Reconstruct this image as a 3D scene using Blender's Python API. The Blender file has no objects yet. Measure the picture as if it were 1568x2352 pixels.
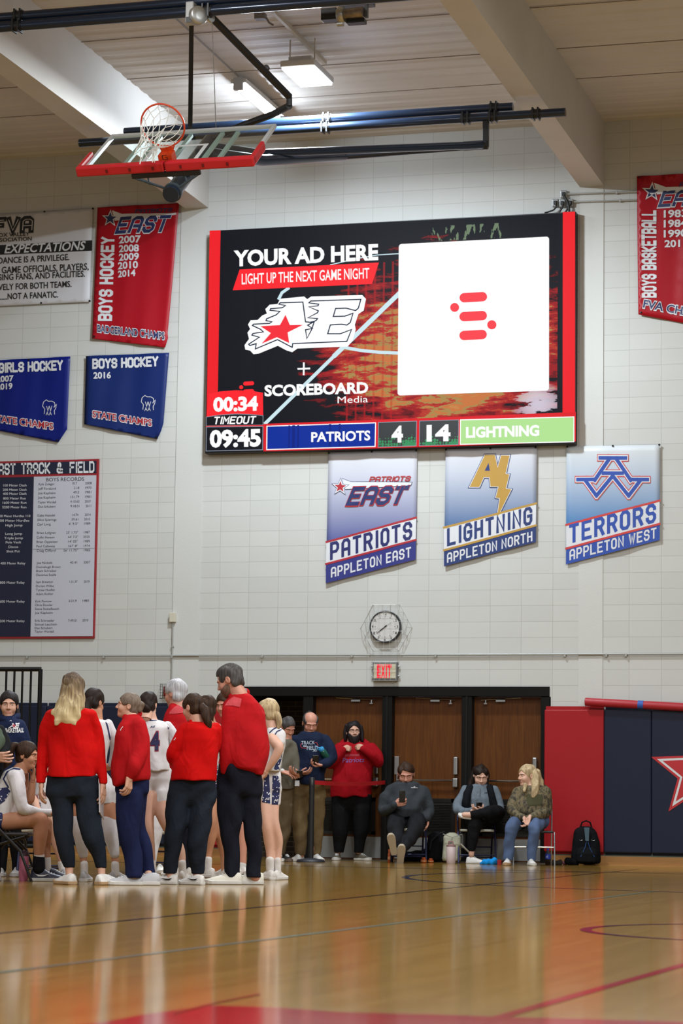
import bpy, math, random
import numpy as np
from mathutils import Vector, Matrix, Euler
from mathutils.bvhtree import BVHTree
from mathutils.geometry import tessellate_polygon
random.seed(7)
SC = bpy.context.scene
COL = SC.collection
# ------------------------------------------------------------------ camera
FPX, PIT, ROL, PSI = 5850.0, .1176, .0146, .285
CAM = np.array([9.0, -31.68, .599])
_cp, _sp, _c, _s = math.cos(PIT), math.sin(PIT), math.cos(PSI), math.sin(PSI)
FW = np.array([-_s*_cp, _c*_cp, _sp]); _r = np.array([_c, _s, 0.0]); _u = np.cross(_r, FW)
RT = math.cos(ROL)*_r + math.sin(ROL)*_u; UP = -math.sin(ROL)*_r + math.cos(ROL)*_u
cd = bpy.data.cameras.new('camera'); cam = bpy.data.objects.new('camera', cd); COL.objects.link(cam)
M = Matrix.Identity(4)
for i in range(3):
    M[i][0] = RT[i]; M[i][1] = UP[i]; M[i][2] = -FW[i]; M[i][3] = CAM[i]
cam.matrix_world = M
cd.sensor_fit = 'VERTICAL'; cd.sensor_height = 36.0; cd.sensor_width = 24.0
cd.lens = FPX/2352*36; cd.clip_end = 200
cd.dof.use_dof = True; cd.dof.focus_distance = 23.0; cd.dof.aperture_fstop = 5.0
SC.camera = cam
# ------------------------------------------------------------------ world, exposure, lamps
SC.view_settings.view_transform = 'Standard'; SC.view_settings.look = 'None'
SC.view_settings.gamma = 1.0; SC.view_settings.exposure = 0.0; SC.view_settings.use_curve_mapping = False
SC.cycles.use_denoising = True; SC.cycles.max_bounces = 8; SC.cycles.diffuse_bounces = 3
SC.cycles.glossy_bounces = 3; SC.cycles.transparent_max_bounces = 12; SC.cycles.sample_clamp_indirect = 6
wd = bpy.data.worlds.new('hall'); SC.world = wd; wd.use_nodes = True
wd.node_tree.nodes['Background'].inputs[0].default_value = (1.0, 1.0, 1.0, 1)
wd.node_tree.nodes['Background'].inputs[1].default_value = .27
def lamp(name, loc, sx, sy, power, col=(1, .98, .95), rot=(0, 0, 0)):
    l = bpy.data.lights.new(name, 'AREA'); l.shape = 'RECTANGLE'; l.size = sx; l.size_y = sy
    l.energy = power; l.color = col
    o = bpy.data.objects.new(name, l); o.location = loc; o.rotation_euler = rot; COL.objects.link(o); return o
for X in (-5.3, .4, 6.1, 11.8):
    for Y in (-11, -17, -23, -29):
        lamp('court_lamp', (X, Y, 9.15), .45, .75, {-5.3: 115, .4: 120, 6.1: 370, 11.8: 520}[X], (.97, .99, 1))
lamp('high_bay_lamp', (.41, -4.05, 9.02), .38, .75, 900, (.84, .93, 1))
# ------------------------------------------------------------------ pixel helpers (1568x2352 photo frame)
def ray(x, y): return FW + RT*((x-784)/FPX) - UP*((y-1176)/FPX)
def W(x, y, Y=0.0):
    d = ray(x, y); return CAM + d*((Y-CAM[1])/d[1])
def F(x, y, z=0.0):
    d = ray(x, y); return CAM + d*((z-CAM[2])/d[2])
def DP(x, y, Z): return CAM + ray(x, y)*Z
def wallplane(Y): return lambda x, y: W(x, y, Y)
def zc(ox, oy, s): return lambda x, y: (ox + x/s, oy + y/s)
# ------------------------------------------------------------------ materials
def lin(h):
    h = h.lstrip('#'); v = [int(h[i:i+2], 16)/255 for i in (0, 2, 4)]
    return tuple(((c/12.92) if c <= .04045 else ((c+.055)/1.055)**2.4) for c in v) + (1,)
_mats = {}
def mat(name, col='#888888', rough=.6, metal=0.0, emit=0.0, spec=.5, bump=0, bscale=60, var=0, vscale=8, sheen=0, alpha=1, emitcol=None, coat=0, stretch=None):
    if name in _mats: return _mats[name]
    m = bpy.data.materials.new(name); m.use_nodes = True; nt = m.node_tree; b = nt.nodes['Principled BSDF']
    c = lin(col) if isinstance(col, str) else col
    b.inputs['Base Color'].default_value = c; b.inputs['Roughness'].default_value = rough
    b.inputs['Metallic'].default_value = metal; b.inputs['Specular IOR Level'].default_value = spec
    if coat: b.inputs['Coat Weight'].default_value = coat; b.inputs['Coat Roughness'].default_value = .1
    if sheen: b.inputs['Sheen Weight'].default_value = sheen
    if emit:
        b.inputs['Emission Color'].default_value = lin(emitcol) if emitcol else c; b.inputs['Emission Strength'].default_value = emit
    if bump or var:
        tc = nt.nodes.new('ShaderNodeTexCoord'); src = tc.outputs['Object']
        if stretch:
            mp = nt.nodes.new('ShaderNodeMapping'); mp.inputs['Scale'].default_value = stretch
            nt.links.new(src, mp.inputs[0]); src = mp.outputs[0]
    if bump:
        n = nt.nodes.new('ShaderNodeTexNoise'); n.inputs['Scale'].default_value = bscale; n.inputs['Detail'].default_value = 3
        bp = nt.nodes.new('ShaderNodeBump'); bp.inputs['Strength'].default_value = bump; bp.inputs['Distance'].default_value = .01
        nt.links.new(src, n.inputs['Vector']); nt.links.new(n.outputs['Fac'], bp.inputs['Height']); nt.links.new(bp.outputs[0], b.inputs['Normal'])
    if var:
        n = nt.nodes.new('ShaderNodeTexNoise'); n.inputs['Scale'].default_value = vscale; n.inputs['Detail'].default_value = 4
        rp = nt.nodes.new('ShaderNodeValToRGB')
        rp.color_ramp.elements[0].position = .3; rp.color_ramp.elements[1].position = .7
        rp.color_ramp.elements[0].color = tuple(v*(1-var) for v in c[:3]) + (1,); rp.color_ramp.elements[1].color = tuple(min(1, v*(1+var)) for v in c[:3]) + (1,)
        nt.links.new(src, n.inputs['Vector']); nt.links.new(n.outputs['Fac'], rp.inputs[0]); nt.links.new(rp.outputs[0], b.inputs['Base Color'])
    _mats[name] = m; return m
def emis(name, col, strength=1.0):
    """a lit LED colour: emission only, black body"""
    if name in _mats: return _mats[name]
    m = bpy.data.materials.new(name); m.use_nodes = True; b = m.node_tree.nodes['Principled BSDF']
    b.inputs['Base Color'].default_value = (0, 0, 0, 1); b.inputs['Roughness'].default_value = .6; b.inputs['Specular IOR Level'].default_value = .1
    b.inputs['Emission Color'].default_value = lin(col); b.inputs['Emission Strength'].default_value = strength
    _mats[name] = m; return m
class NT:
    """small node-building helper"""
    def __init__(s, name):
        s.m = bpy.data.materials.new(name); s.m.use_nodes = True; s.t = s.m.node_tree; s.b = s.t.nodes['Principled BSDF']; _mats[name] = s.m
    def n(s, typ, **kw):
        k = s.t.nodes.new('ShaderNode' + typ)
        for a, v in kw.items():
            if a in k.inputs: s.set(k.inputs[a], v)
            else: setattr(k, a, v)
        return k
    def set(s, inp, v):
        if isinstance(v, bpy.types.NodeSocket): s.t.links.new(v, inp)
        else: inp.default_value = v
    def math(s, op, a, b=0.0, c=None):
        k = s.t.nodes.new('ShaderNodeMath'); k.operation = op; s.set(k.inputs[0], a); s.set(k.inputs[1], b)
        if c is not None: s.set(k.inputs[2], c)
        return k.outputs[0]
    def mix(s, fac, a, b):
        k = s.t.nodes.new('ShaderNodeMix'); k.data_type = 'RGBA'; s.set(k.inputs[0], fac); s.set(k.inputs[6], a); s.set(k.inputs[7], b); return k.outputs[2]
    def ramp(s, fac, stops, interp='LINEAR'):
        k = s.t.nodes.new('ShaderNodeValToRGB'); cr = k.color_ramp; cr.interpolation = interp
        while len(cr.elements) < len(stops): cr.elements.new(.5)
        for e, (p, c) in zip(cr.elements, stops): e.position = p; e.color = lin(c) if isinstance(c, str) else c
        s.set(k.inputs[0], fac); return k.outputs[0]
    def noise(s, vec, scale, detail=3, rough=.5):
        k = s.t.nodes.new('ShaderNodeTexNoise'); s.set(k.inputs['Vector'], vec); k.inputs['Scale'].default_value = scale; k.inputs['Detail'].default_value = detail; k.inputs['Roughness'].default_value = rough
        return k.outputs['Fac']
    def bump(s, h, strength, dist=.01):
        k = s.t.nodes.new('ShaderNodeBump'); s.set(k.inputs['Height'], h); k.inputs['Strength'].default_value = strength; k.inputs['Distance'].default_value = dist
        s.set(s.b.inputs['Normal'], k.outputs[0])
# ------------------------------------------------------------------ objects
def tag(o, label=None, cat=None, group=None, kind=None):
    for k, v in (('label', label), ('category', cat), ('group', group), ('kind', kind)):
        if v: o[k] = v
    return o
def empty(name, loc, label, cat, group=None, rz=0):
    o = bpy.data.objects.new(name, None); o.location = tuple(loc); o.rotation_euler = (0, 0, rz); o.empty_display_size = .1
    COL.objects.link(o); return tag(o, label, cat, group)
class MB:
    def __init__(s): s.v = []; s.f = []; s.mi = []; s.m = 0
    def add(s, vs, fs, m=None):
        k = len(s.v); s.v += [tuple(float(c) for c in p) for p in vs]; s.f += [tuple(i+k for i in f) for f in fs]; s.mi += [s.m if m is None else m]*len(fs); return s
    def box(s, c, d, m=None, R=None):
        c = np.array(c, float); h = np.array(d, float)/2
        vs = [np.array([sx, sy, sz])*h for sx in (-1, 1) for sy in (-1, 1) for sz in (-1, 1)]
        if R is not None: vs = [np.array(R) @ v for v in vs]
        return s.add([c+v for v in vs], [(0, 1, 3, 2), (4, 6, 7, 5), (0, 4, 5, 1), (2, 3, 7, 6), (0, 2, 6, 4), (1, 5, 7, 3)], m)
    def b2(s, a, b, m=None):
        a = np.array(a, float); b = np.array(b, float); return s.box((a+b)/2, np.abs(b-a), m)
    def tube(s, pts, r, n=10, m=None, closed=False, caps=True):
        pts = [np.array(p, float) for p in pts]; N = len(pts); rs = r if isinstance(r, (list, tuple)) else [r]*N
        vs = []; prev = None
        for i in range(N):
            if closed: t = pts[(i+1) % N]-pts[i-1]
            else: t = pts[min(i+1, N-1)]-pts[max(i-1, 0)]
            t = t/(np.linalg.norm(t)+1e-12)
            if prev is None:
                a = np.array([0, 0, 1.0]) if abs(t[2]) < .9 else np.array([1.0, 0, 0]); u = np.cross(t, a)
            else: u = prev - t*(prev @ t)
            u = u/(np.linalg.norm(u)+1e-12); prev = u; w = np.cross(t, u)
            for k in range(n):
                A = 2*math.pi*k/n; vs.append(pts[i]+rs[i]*(math.cos(A)*u+math.sin(A)*w))
        fs = []
        for i in range(N if closed else N-1):
            j = (i+1) % N
            for k in range(n):
                l = (k+1) % n; fs.append((i*n+k, i*n+l, j*n+l, j*n+k))
        if caps and not closed: fs += [tuple(range(n-1, -1, -1)), tuple((N-1)*n+k for k in range(n))]
        return s.add(vs, fs, m)
    def lathe(s, c, prof, n=20, axis=(0, 0, 1), m=None):
        ax = np.array(axis, float); ax /= np.linalg.norm(ax); a = np.array([1.0, 0, 0]) if abs(ax[0]) < .9 else np.array([0, 1.0, 0])
        u = np.cross(ax, a); u /= np.linalg.norm(u); w = np.cross(ax, u); vs = []; fs = []; c = np.array(c, float)
        for r, z in prof:
            for k in range(n):
                A = 2*math.pi*k/n; vs.append(c+ax*z+max(r, 1e-4)*(math.cos(A)*u+math.sin(A)*w))
        for i in range(len(prof)-1):
            for k in range(n):
                l = (k+1) % n; fs.append((i*n+k, i*n+l, (i+1)*n+l, (i+1)*n+k))
        fs += [tuple(range(n-1, -1, -1)), tuple((len(prof)-1)*n+k for k in range(n))]
        return s.add(vs, fs, m)
    def slab(s, pts, off, m=None):
        """closed outline pts (3-D, roughly planar) thickened by vector off"""
        pts = [np.array(p, float) for p in pts]; n = len(pts); off = np.array(off, float)
        tr = tessellate_polygon([[Vector(p) for p in pts]])
        fs = [tuple(t) for t in tr] + [tuple(n+i for i in reversed(t)) for t in tr] + [(i, (i+1) % n, n+(i+1) % n, n+i) for i in range(n)]
        return s.add(pts+[p+off for p in pts], fs, m)
    def build(s, name, mats, parent=None, smooth=False, bevel=0, loc=None, label=None, sub=0):
        me = bpy.data.meshes.new(name); me.from_pydata(s.v, [], s.f); me.update()
        mats = mats if isinstance(mats, (list, tuple)) else [mats]
        for m in mats: me.materials.append(m)
        if len(mats) > 1: me.polygons.foreach_set('material_index', s.mi)
        import bmesh
        bm = bmesh.new(); bm.from_mesh(me); bmesh.ops.recalc_face_normals(bm, faces=bm.faces); bm.to_mesh(me); bm.free()
        if smooth: me.polygons.foreach_set('use_smooth', [True]*len(me.polygons))
        o = bpy.data.objects.new(name, me); COL.objects.link(o)
        if parent is not None: o.parent = parent
        if loc is not None: o.location = tuple(loc)
        if bevel:
            b = o.modifiers.new('bevel', 'BEVEL'); b.width = bevel; b.segments = 2; b.limit_method = 'ANGLE'; b.angle_limit = .6
        if sub:
            b = o.modifiers.new('sub', 'SUBSURF'); b.levels = sub; b.render_levels = sub
        if smooth and not sub and hasattr(me, 'set_sharp_from_angle'): me.set_sharp_from_angle(angle=.9)
        if label: o['label'] = label
        return o
# ------------------------------------------------------------------ lettering
_tc = {}
def glyphs(s, bold=0.0):
    """text in the built-in font -> (verts2d, tris), width, cap height = 1"""
    k = (s, round(bold, 3))
    if k in _tc: return _tc[k]
    cu = bpy.data.curves.new('txt', 'FONT'); cu.body = s; cu.offset = bold; cu.resolution_u = 3; cu.fill_mode = 'FRONT'
    o = bpy.data.objects.new('txt', cu); COL.objects.link(o)
    dg = bpy.context.evaluated_depsgraph_get(); me = bpy.data.meshes.new_from_object(o.evaluated_get(dg))
    v = np.array([p.co[:2] for p in me.vertices]) if len(me.vertices) else np.zeros((0, 2)); f = [tuple(p.vertices) for p in me.polygons]
    bpy.data.objects.remove(o); bpy.data.curves.remove(cu); bpy.data.meshes.remove(me)
    cap = .682
    if len(v): v = v/cap; v[:, 0] -= v[:, 0].min()
    _tc[k] = (v, f, (v[:, 0].max() if len(v) else 1.0)); return _tc[k]
BF = {  # angular sports lettering: strokes on a 4 x 6 grid
 'A': [[(0, 0), (0, 5), (1, 6), (3, 6), (4, 5), (4, 0)], [(0, 2.4), (4, 2.4)]], 'B': [[(0, 0), (0, 6), (3, 6), (4, 5), (4, 4), (3, 3.1), (4, 2.2), (4, 1), (3, 0), (0, 0)], [(0, 3.1), (3, 3.1)]],
 'C': [[(4, 4.4), (4, 5), (3, 6), (1, 6), (0, 5), (0, 1), (1, 0), (3, 0), (4, 1), (4, 1.6)]], 'D': [[(0, 0), (0, 6), (3, 6), (4, 5), (4, 1), (3, 0), (0, 0)]],
 'E': [[(4, 6), (0, 6), (0, 0), (4, 0)], [(0, 3.1), (3.2, 3.1)]], 'F': [[(4, 6), (0, 6), (0, 0)], [(0, 3.1), (3.2, 3.1)]],
 'G': [[(4, 4.6), (4, 5), (3, 6), (1, 6), (0, 5), (0, 1), (1, 0), (3, 0), (4, 1), (4, 3), (2.2, 3)]], 'H': [[(0, 0), (0, 6)], [(4, 0), (4, 6)], [(0, 3), (4, 3)]],
 'I': [[(.5, 0), (.5, 6)]], 'K': [[(0, 0), (0, 6)], [(4, 6), (.6, 3), (4, 0)]], 'L': [[(0, 6), (0, 0), (4, 0)]], 'M': [[(0, 0), (0, 6), (2.2, 2.5), (4.4, 6), (4.4, 0)]], 'N': [[(0, 0), (0, 6), (4, 0), (4, 6)]],
 'O': [[(1, 0), (0, 1), (0, 5), (1, 6), (3, 6), (4, 5), (4, 1), (3, 0), (1, 0)]], 'P': [[(0, 0), (0, 6), (3, 6), (4, 5), (4, 3.6), (3, 2.6), (0, 2.6)]],
 'R': [[(0, 0), (0, 6), (3, 6), (4, 5), (4, 3.8), (3, 2.9), (0, 2.9)], [(2.3, 2.9), (4, 0)]], 'S': [[(4, 4.6), (4, 5), (3, 6), (1, 6), (0, 5), (0, 4), (1, 3.1), (3, 3.1), (4, 2.2), (4, 1), (3, 0), (1, 0), (0, 1), (0, 1.4)]],
 'T': [[(0, 6), (4, 6)], [(2, 6), (2, 0)]], 'U': [[(0, 6), (0, 1), (1, 0), (3, 0), (4, 1), (4, 6)]], 'V': [[(0, 6), (2, 0), (4, 6)]], 'W': [[(0, 6), (1.2, 0), (2.4, 4.5), (3.6, 0), (4.8, 6)]], 'Y': [[(0, 6), (2, 3), (4, 6)], [(2, 3), (2, 0)]],
 'X': [[(0, 0), (4, 6)], [(0, 6), (4, 0)]], '0': [[(1, 0), (0, 1), (0, 5), (1, 6), (3, 6), (4, 5), (4, 1), (3, 0), (1, 0)]], '3': [[(0, 5), (1, 6), (3, 6), (4, 5), (4, 4), (3, 3.1), (1.4, 3.1)], [(3, 3.1), (4, 2.2), (4, 1), (3, 0), (1, 0), (0, 1)]],
 '4': [[(3, 0), (3, 6), (0, 2), (4.2, 2)]], '&': [[(4, 0), (.8, 4.2), (.8, 5.3), (1.4, 6), (2.2, 6), (2.8, 5.3), (2.8, 4.4), (0, 2), (0, 1), (1, 0), (2.4, 0), (4, 2)]], '.': [[(0, 0), (.4, 0)]], '-': [[(0, 3), (2, 3)]]}
def strokes2d(pl, w):
    """polyline -> strip of quads (2-D) with mitred corners and square ends"""
    P = [np.array(p, float) for p in pl]; P = [P[0]]+[b for a, b in zip(P[:-1], P[1:]) if np.linalg.norm(b-a) > 1e-9]
    if len(P) < 2: return [], []
    cl = len(P) > 3 and np.linalg.norm(P[0]-P[-1]) < 1e-9
    if cl: P = P[:-1]
    n = len(P); D = []
    for i in range(n if cl else n-1): d = P[(i+1) % n]-P[i]; D.append(d/np.linalg.norm(d))
    vs = []; h = w/2
    for i in range(n):
        if cl: a, b = D[i-1], D[i]
        else: a, b = D[max(i-1, 0)], D[min(i, n-2)]
        p = P[i].copy()
        if not cl and i == 0: p = p-b*h*.85
        if not cl and i == n-1: p = p+a*h*.85
        m = np.array([-a[1]-b[1], a[0]+b[0]]); L = np.linalg.norm(m)
        if L < .35: m = np.array([-b[1], b[0]]); k = h
        else: m = m/L; k = min(h/max(m @ np.array([-b[1], b[0]]), .3), h*1.9)
        vs += [p-m*k, p+m*k]
    fs = [(2*i, 2*((i+1) % n), 2*((i+1) % n)+1, 2*i+1) for i in range(n if cl else n-1)]
    return vs, fs
def block(s, w=1.15, cw=1.0, gap=1.9):
    vs = []; fs = []; x = 0
    for ch in s:
        if ch == ' ': x += 3.4*cw; continue
        st = BF[ch]; mx = max(p[0] for pl in st for p in pl)
        for pl in st:
            a, b = strokes2d([(p[0]*cw+x, p[1]) for p in pl], w); k = len(vs); vs += a; fs += [tuple(i+k for i in f) for f in b]
        x += mx*cw+gap
    v = np.array(vs); v[:, 0] -= v[:, 0].min(); v = v/6.0; return v, fs, v[:, 0].max()
def put_text(mb, s, p0, p1, cap, plane, n, eps=.004, bold=0.0, font='std', top=None, m=None, drape=None, grow=0, **kw):
    """write s with its baseline from pixel p0 to pixel p1, capitals cap pixels high; top = pixel offset of the top relative to upright (slant)"""
    v, f, w = (glyphs(s, bold) if font == 'std' else block(s, **kw))
    if not len(v): return
    A = plane(*p0); B = plane(*p1); dx = top or 0
    sl = (p1[1]-p0[1])/max(1e-6, abs(p1[0]-p0[0])+0.0) if abs(p1[0]-p0[0]) > abs(p1[1]-p0[1]) else 0
    if abs(p1[0]-p0[0]) > abs(p1[1]-p0[1]): U = plane(p0[0]+dx, p0[1]-cap)-A
    else: U = plane(p0[0]-cap, p0[1]+dx)-A
    n = np.array(n, float)
    P = A + np.outer(v[:, 0]/w, B-A) + np.outer(v[:, 1], U)
    if drape: P = np.array([drape(q) for q in P])
    mb.add(P + n*eps, f, m)
def put_poly(mb, pts, plane, n, eps, m=None, drape=None, conv=None, maxe=None):
    if conv: pts = [conv(*p) for p in pts]
    n = np.array(n, float); P = [plane(*p) for p in pts]
    tr = [tuple(t) for t in tessellate_polygon([[Vector(p) for p in P]])]
    P = [np.array(p) for p in P]
    if maxe:
        P, tr = refine(P, tr, maxe)
    if drape: P = [drape(p) for p in P]
    mb.add([p+n*eps for p in P], tr, m)
def refine(P, tr, maxe):
    P = list(P)
    for _ in range(7):
        mid = {}; out = []; ch = False
        def split(a, b):
            if np.linalg.norm(P[a]-P[b]) <= maxe: return None
            k = (min(a, b), max(a, b))
            if k not in mid: mid[k] = len(P); P.append((P[a]+P[b])/2)
            return mid[k]
        for a, b, c in tr:
            x, y, z = split(a, b), split(b, c), split(c, a)
            if x is None and y is None and z is None: out.append((a, b, c)); continue
            ch = True; poly = [a] + ([x] if x is not None else []) + [b] + ([y] if y is not None else []) + [c] + ([z] if z is not None else [])
            if len(poly) == 6: out += [(a, x, z), (x, b, y), (z, y, c), (x, y, z)]
            else:
                # start the fan at a midpoint so that no triangle is flat
                i = next(i for i, q in enumerate(poly) if q in (x, y, z) and q not in (a, b, c)); poly = poly[i:]+poly[:i]
                out += [(poly[0], poly[j], poly[j+1]) for j in range(1, len(poly)-1)]
        tr = out
        if not ch: break
    return P, tr
def put_line(mb, pl, wpx, plane, n, eps, m=None, drape=None, conv=None, closed=False):
    if conv: pl = [conv(*p) for p in pl]
    if closed: pl = list(pl)+[pl[0]]
    v, f = strokes2d(pl, wpx); n = np.array(n, float)
    P = [plane(*p) for p in v]
    if drape: P = [drape(p) for p in P]
    mb.add([p+n*eps for p in P], f, m)
def star(cx, cy, R, r, rot=0, sx=1.0, sy=1.0, skew=0):
    return [(cx+sx*(R if k % 2 == 0 else r)*math.sin(k*math.pi/5+rot)+skew*(R if k % 2 == 0 else r)*math.cos(k*math.pi/5+rot), cy-sy*(R if k % 2 == 0 else r)*math.cos(k*math.pi/5+rot)) for k in range(10)]
# ================================================================== THE ROOM
def struct(o, label=None): o['kind'] = 'structure'; return o
def cmu_mat(name, x0):
    k = NT(name); g = k.n('NewGeometry').outputs['Position']; s = k.n('SeparateXYZ'); k.set(s.inputs[0], g)
    cx = k.math('SUBTRACT', s.outputs[0], x0); c = k.n('CombineXYZ'); k.set(c.inputs[0], cx); k.set(c.inputs[1], s.outputs[2])
    br = k.n('TexBrick', offset=0.0, squash=1.0); k.set(br.inputs['Vector'], c.outputs[0])
    for n, v in (('Scale', 1.0), ('Mortar Size', .0042), ('Mortar Smooth', .5), ('Brick Width', .4064), ('Row Height', .2032), ('Bias', 0.0)): br.inputs[n].default_value = v
    br.inputs['Color1'].default_value = lin('#c6c7c3'); br.inputs['Color2'].default_value = lin('#c1c2be'); br.inputs['Mortar'].default_value = lin('#acaca7')
    nz = k.noise(g, 3.0, 4); col = k.mix(k.math('MULTIPLY', nz, .12), br.outputs['Color'], lin('#aaa9a4')); k.set(k.b.inputs['Base Color'], col)
    h = k.math('ADD', k.math('MULTIPLY', br.outputs['Fac'], -1.0), k.math('MULTIPLY', k.noise(g, 90, 4), .25)); k.bump(h, .25, .004)
    k.b.inputs['Roughness'].default_value = .5; k.b.inputs['Specular IOR Level'].default_value = .35
    return k.m
XA, XB = -1.9435, 3.5046
m_cmuL = cmu_mat('painted_block_left', XA-.07); m_cmuA = cmu_mat('painted_block_middle', XA); m_cmuB = cmu_mat('painted_block_right', XB)
m_pil = mat('painted_pilaster', '#c6c7c3', .5, bump=.15, bscale=70)
m_ceilbeam = mat('painted_beam', '#cbc7c0', .6, bump=.1, bscale=30, var=.04, vscale=1.5)
m_black = mat('black_steel', '#0b0b0b', .45, spec=.2)
ZC = 9.5; SL = .015
DX0, DX1, DZ = W(556, 1578)[0], W(1262, 1577)[0], W(885, 1577)[2]
PX0, PX1, QX0, QX1 = -2.59, -2.21, 2.86, 3.17
def wallbox(name, x0, x1, z0, z1, m, y0=0, y1=.3, parent=None):
    o = MB().b2((x0, y0, z0), (x1, y1, z1)).build(name, m, parent)
    return struct(o) if parent is None else o
wf = wallbox('wall_front', -14, PX0, 0, ZC+.6, m_cmuL)
wallbox('wall_segment', PX1, DX0, 0, ZC+.6, m_cmuA, parent=wf); wallbox('wall_segment', DX0, DX1, DZ, ZC+.6, m_cmuA, parent=wf)
wallbox('wall_segment', DX1, QX0, 0, ZC+.6, m_cmuA, parent=wf); wallbox('wall_segment', QX1, 14, 0, ZC+.6, m_cmuB, parent=wf)
wallbox('pilaster', PX0, PX1, 0, ZC+.6, m_pil, -.012, .3, parent=wf); wallbox('pilaster', QX0, QX1, 0, ZC+.6, m_pil, -.010, .3, parent=wf)
# ceiling deck: ribs run along X
k = NT('acoustic_deck'); g = k.n('NewGeometry').outputs['Position']; s = k.n('SeparateXYZ'); k.set(s.inputs[0], g)
nz = k.noise(g, .9, 4); k.set(k.b.inputs['Base Color'], k.ramp(nz, [(.3, '#c6c1b9'), (.7, '#d0cbc4')])); k.b.inputs['Roughness'].default_value = .7
st = k.n('Mapping'); k.set(st.inputs[0], g); st.inputs['Scale'].default_value = (.25, 9, 1)
k.bump(k.noise(st.outputs[0], 1.0, 3), .25, .02); m_deck = k.m
mb = MB(); y = .15; prof = []
while y > -34:
    for dy, dz in ((0, 0), (.05, .012), (.12, .012), (.17, 0)): prof.append((y-dy*1.0, dz))
    y -= .31
prof.append((-34, 0)); vs = []; fs = []
for yy, dz in prof:
    for xx in (-14, 14): vs.append((xx, yy, ZC - yy*SL + dz))
for i in range(len(prof)-1): fs.append((2*i, 2*i+1, 2*i+3, 2*i+2))
mb.add(vs, fs); ce = struct(mb.build('ceiling', m_deck)); 
for yj in (-1.9, -3.1, -4.6, -6.2, -8.4, -10.4): MB().b2((-14, yj, ZC-yj*SL-.006), (14, yj-.012, ZC-yj*SL+.002)).build('panel_joint', mat('deck_joint', '#8d8378', .8), ce)
def beam(x0, x1):
    zb = 8.655; vs = [(x, yy, z - yy*SL) for x in (x0, x1) for yy in (0, -34) for z in (zb, ZC+.15)]
    o = MB().add(vs, [(0, 1, 3, 2), (4, 6, 7, 5), (0, 4, 5, 1), (2, 3, 7, 6), (0, 2, 6, 4), (1, 5, 7, 3)]).build('ceiling_beam', m_ceilbeam); return struct(o)
beam(-2.525, -2.205); beam(2.86, 3.175); beam(8.4, 8.72); beam(-8.1, -7.8)
# ------------------------------------------------------------------ floor
k = NT('maple_floor'); g = k.n('NewGeometry').outputs['Position']; s = k.n('SeparateXYZ'); k.set(s.inputs[0], g)
c = k.n('CombineXYZ'); k.set(c.inputs[0], s.outputs[1]); k.set(c.inputs[1], s.outputs[0])
br = k.n('TexBrick', offset=.43); k.set(br.inputs['Vector'], c.outputs[0])
for n, v in (('Scale', 1.0), ('Mortar Size', .0008), ('Brick Width', 1.1), ('Row Height', .057), ('Bias', 0.0)): br.inputs[n].default_value = v
br.inputs['Color1'].default_value = lin('#957538'); br.inputs['Color2'].default_value = lin('#8a6a2e'); br.inputs['Mortar'].default_value = lin('#7d5a34')
st = k.n('Mapping'); k.set(st.inputs[0], g); st.inputs['Scale'].default_value = (9, .7, 1)
col = k.mix(k.math('MULTIPLY', k.noise(st.outputs[0], 3, 4), .35), br.outputs['Color'], lin('#6c5122')); k.set(k.b.inputs['Base Color'], col)
wv = k.noise(g, 1.3, 2); k.bump(wv, .012, .05)
def varnish(k):
    k.b.inputs['Roughness'].default_value = .10; k.b.inputs['Specular IOR Level'].default_value = .22
varnish(k); m_floor = k.m
def paint(name, col):
    k = NT(name); g = k.n('NewGeometry').outputs['Position']; nz = k.noise(g, 4, 3); c = lin(col)
    k.set(k.b.inputs['Base Color'], k.mix(k.math('MULTIPLY', nz, .25), c, tuple(v*.7 for v in c[:3])+(1,))); k.bump(k.noise(g, 1.3, 2), .012, .05); varnish(k); return k.m
m_pred = paint('court_red', '#8e1218'); m_pnavy = paint('court_navy', '#1d2440'); m_pdark = paint('court_dark_line', '#4b3a2c'); m_ppurp = paint('court_purple', '#4a1836')
fl = struct(MB().b2((-16, -36, -.2), (16, 2.2, 0)).build('floor', m_floor))
def fl_line(a, b, w, m, name='court_line'):
    a = np.array(a, float); b = np.array(b, float); d = (b-a)/np.linalg.norm(b-a); n = np.array([-d[1], d[0]])*w/2; z = .0012
    return MB().add([(*(a-n), z), (*(b-n), z), (*(b+n), z), (*(a+n), z)], [(0, 1, 2, 3)]).build(name, m, fl)
def fl_arc(c, r, w, a0, a1, m, n=60, name='court_arc'):
    mb = MB(); vs = []; fs = []
    for i in range(n+1):
        A = a0+(a1-a0)*i/n
        for rr in (r-w/2, r+w/2): vs.append((c[0]+rr*math.cos(A), c[1]+rr*math.sin(A), .0016))
    for i in range(n): fs.append((2*i, 2*i+1, 2*i+3, 2*i+2))
    return mb.add(vs, fs).build(name, m, fl)
yb = F(880, 1993)[1]; print('baseline', yb, F(1568, 2007)[1])
fl_line((-16, yb), (16, yb), .12, m_pnavy)
fl_line((3.96, -2), (3.96, -27), .05, m_pdark)
q = [F(110, 2220), F(520, 2170), F(1200, 2085)]; print('line2', q)
fl_line(q[0][:2]-(q[2]-q[0])[:2]*.3, q[2][:2]+(q[2]-q[0])[:2]*.6, .05, mat('court_teal', '#55604f', .15, spec=.22))
A = F(1150, 2336); B = F(1568, 2217); print('redline', A, B); fl_line(A[:2]-(B-A)[:2]*.3, B[:2]+(B-A)[:2]*.5, .05, m_pred)
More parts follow.
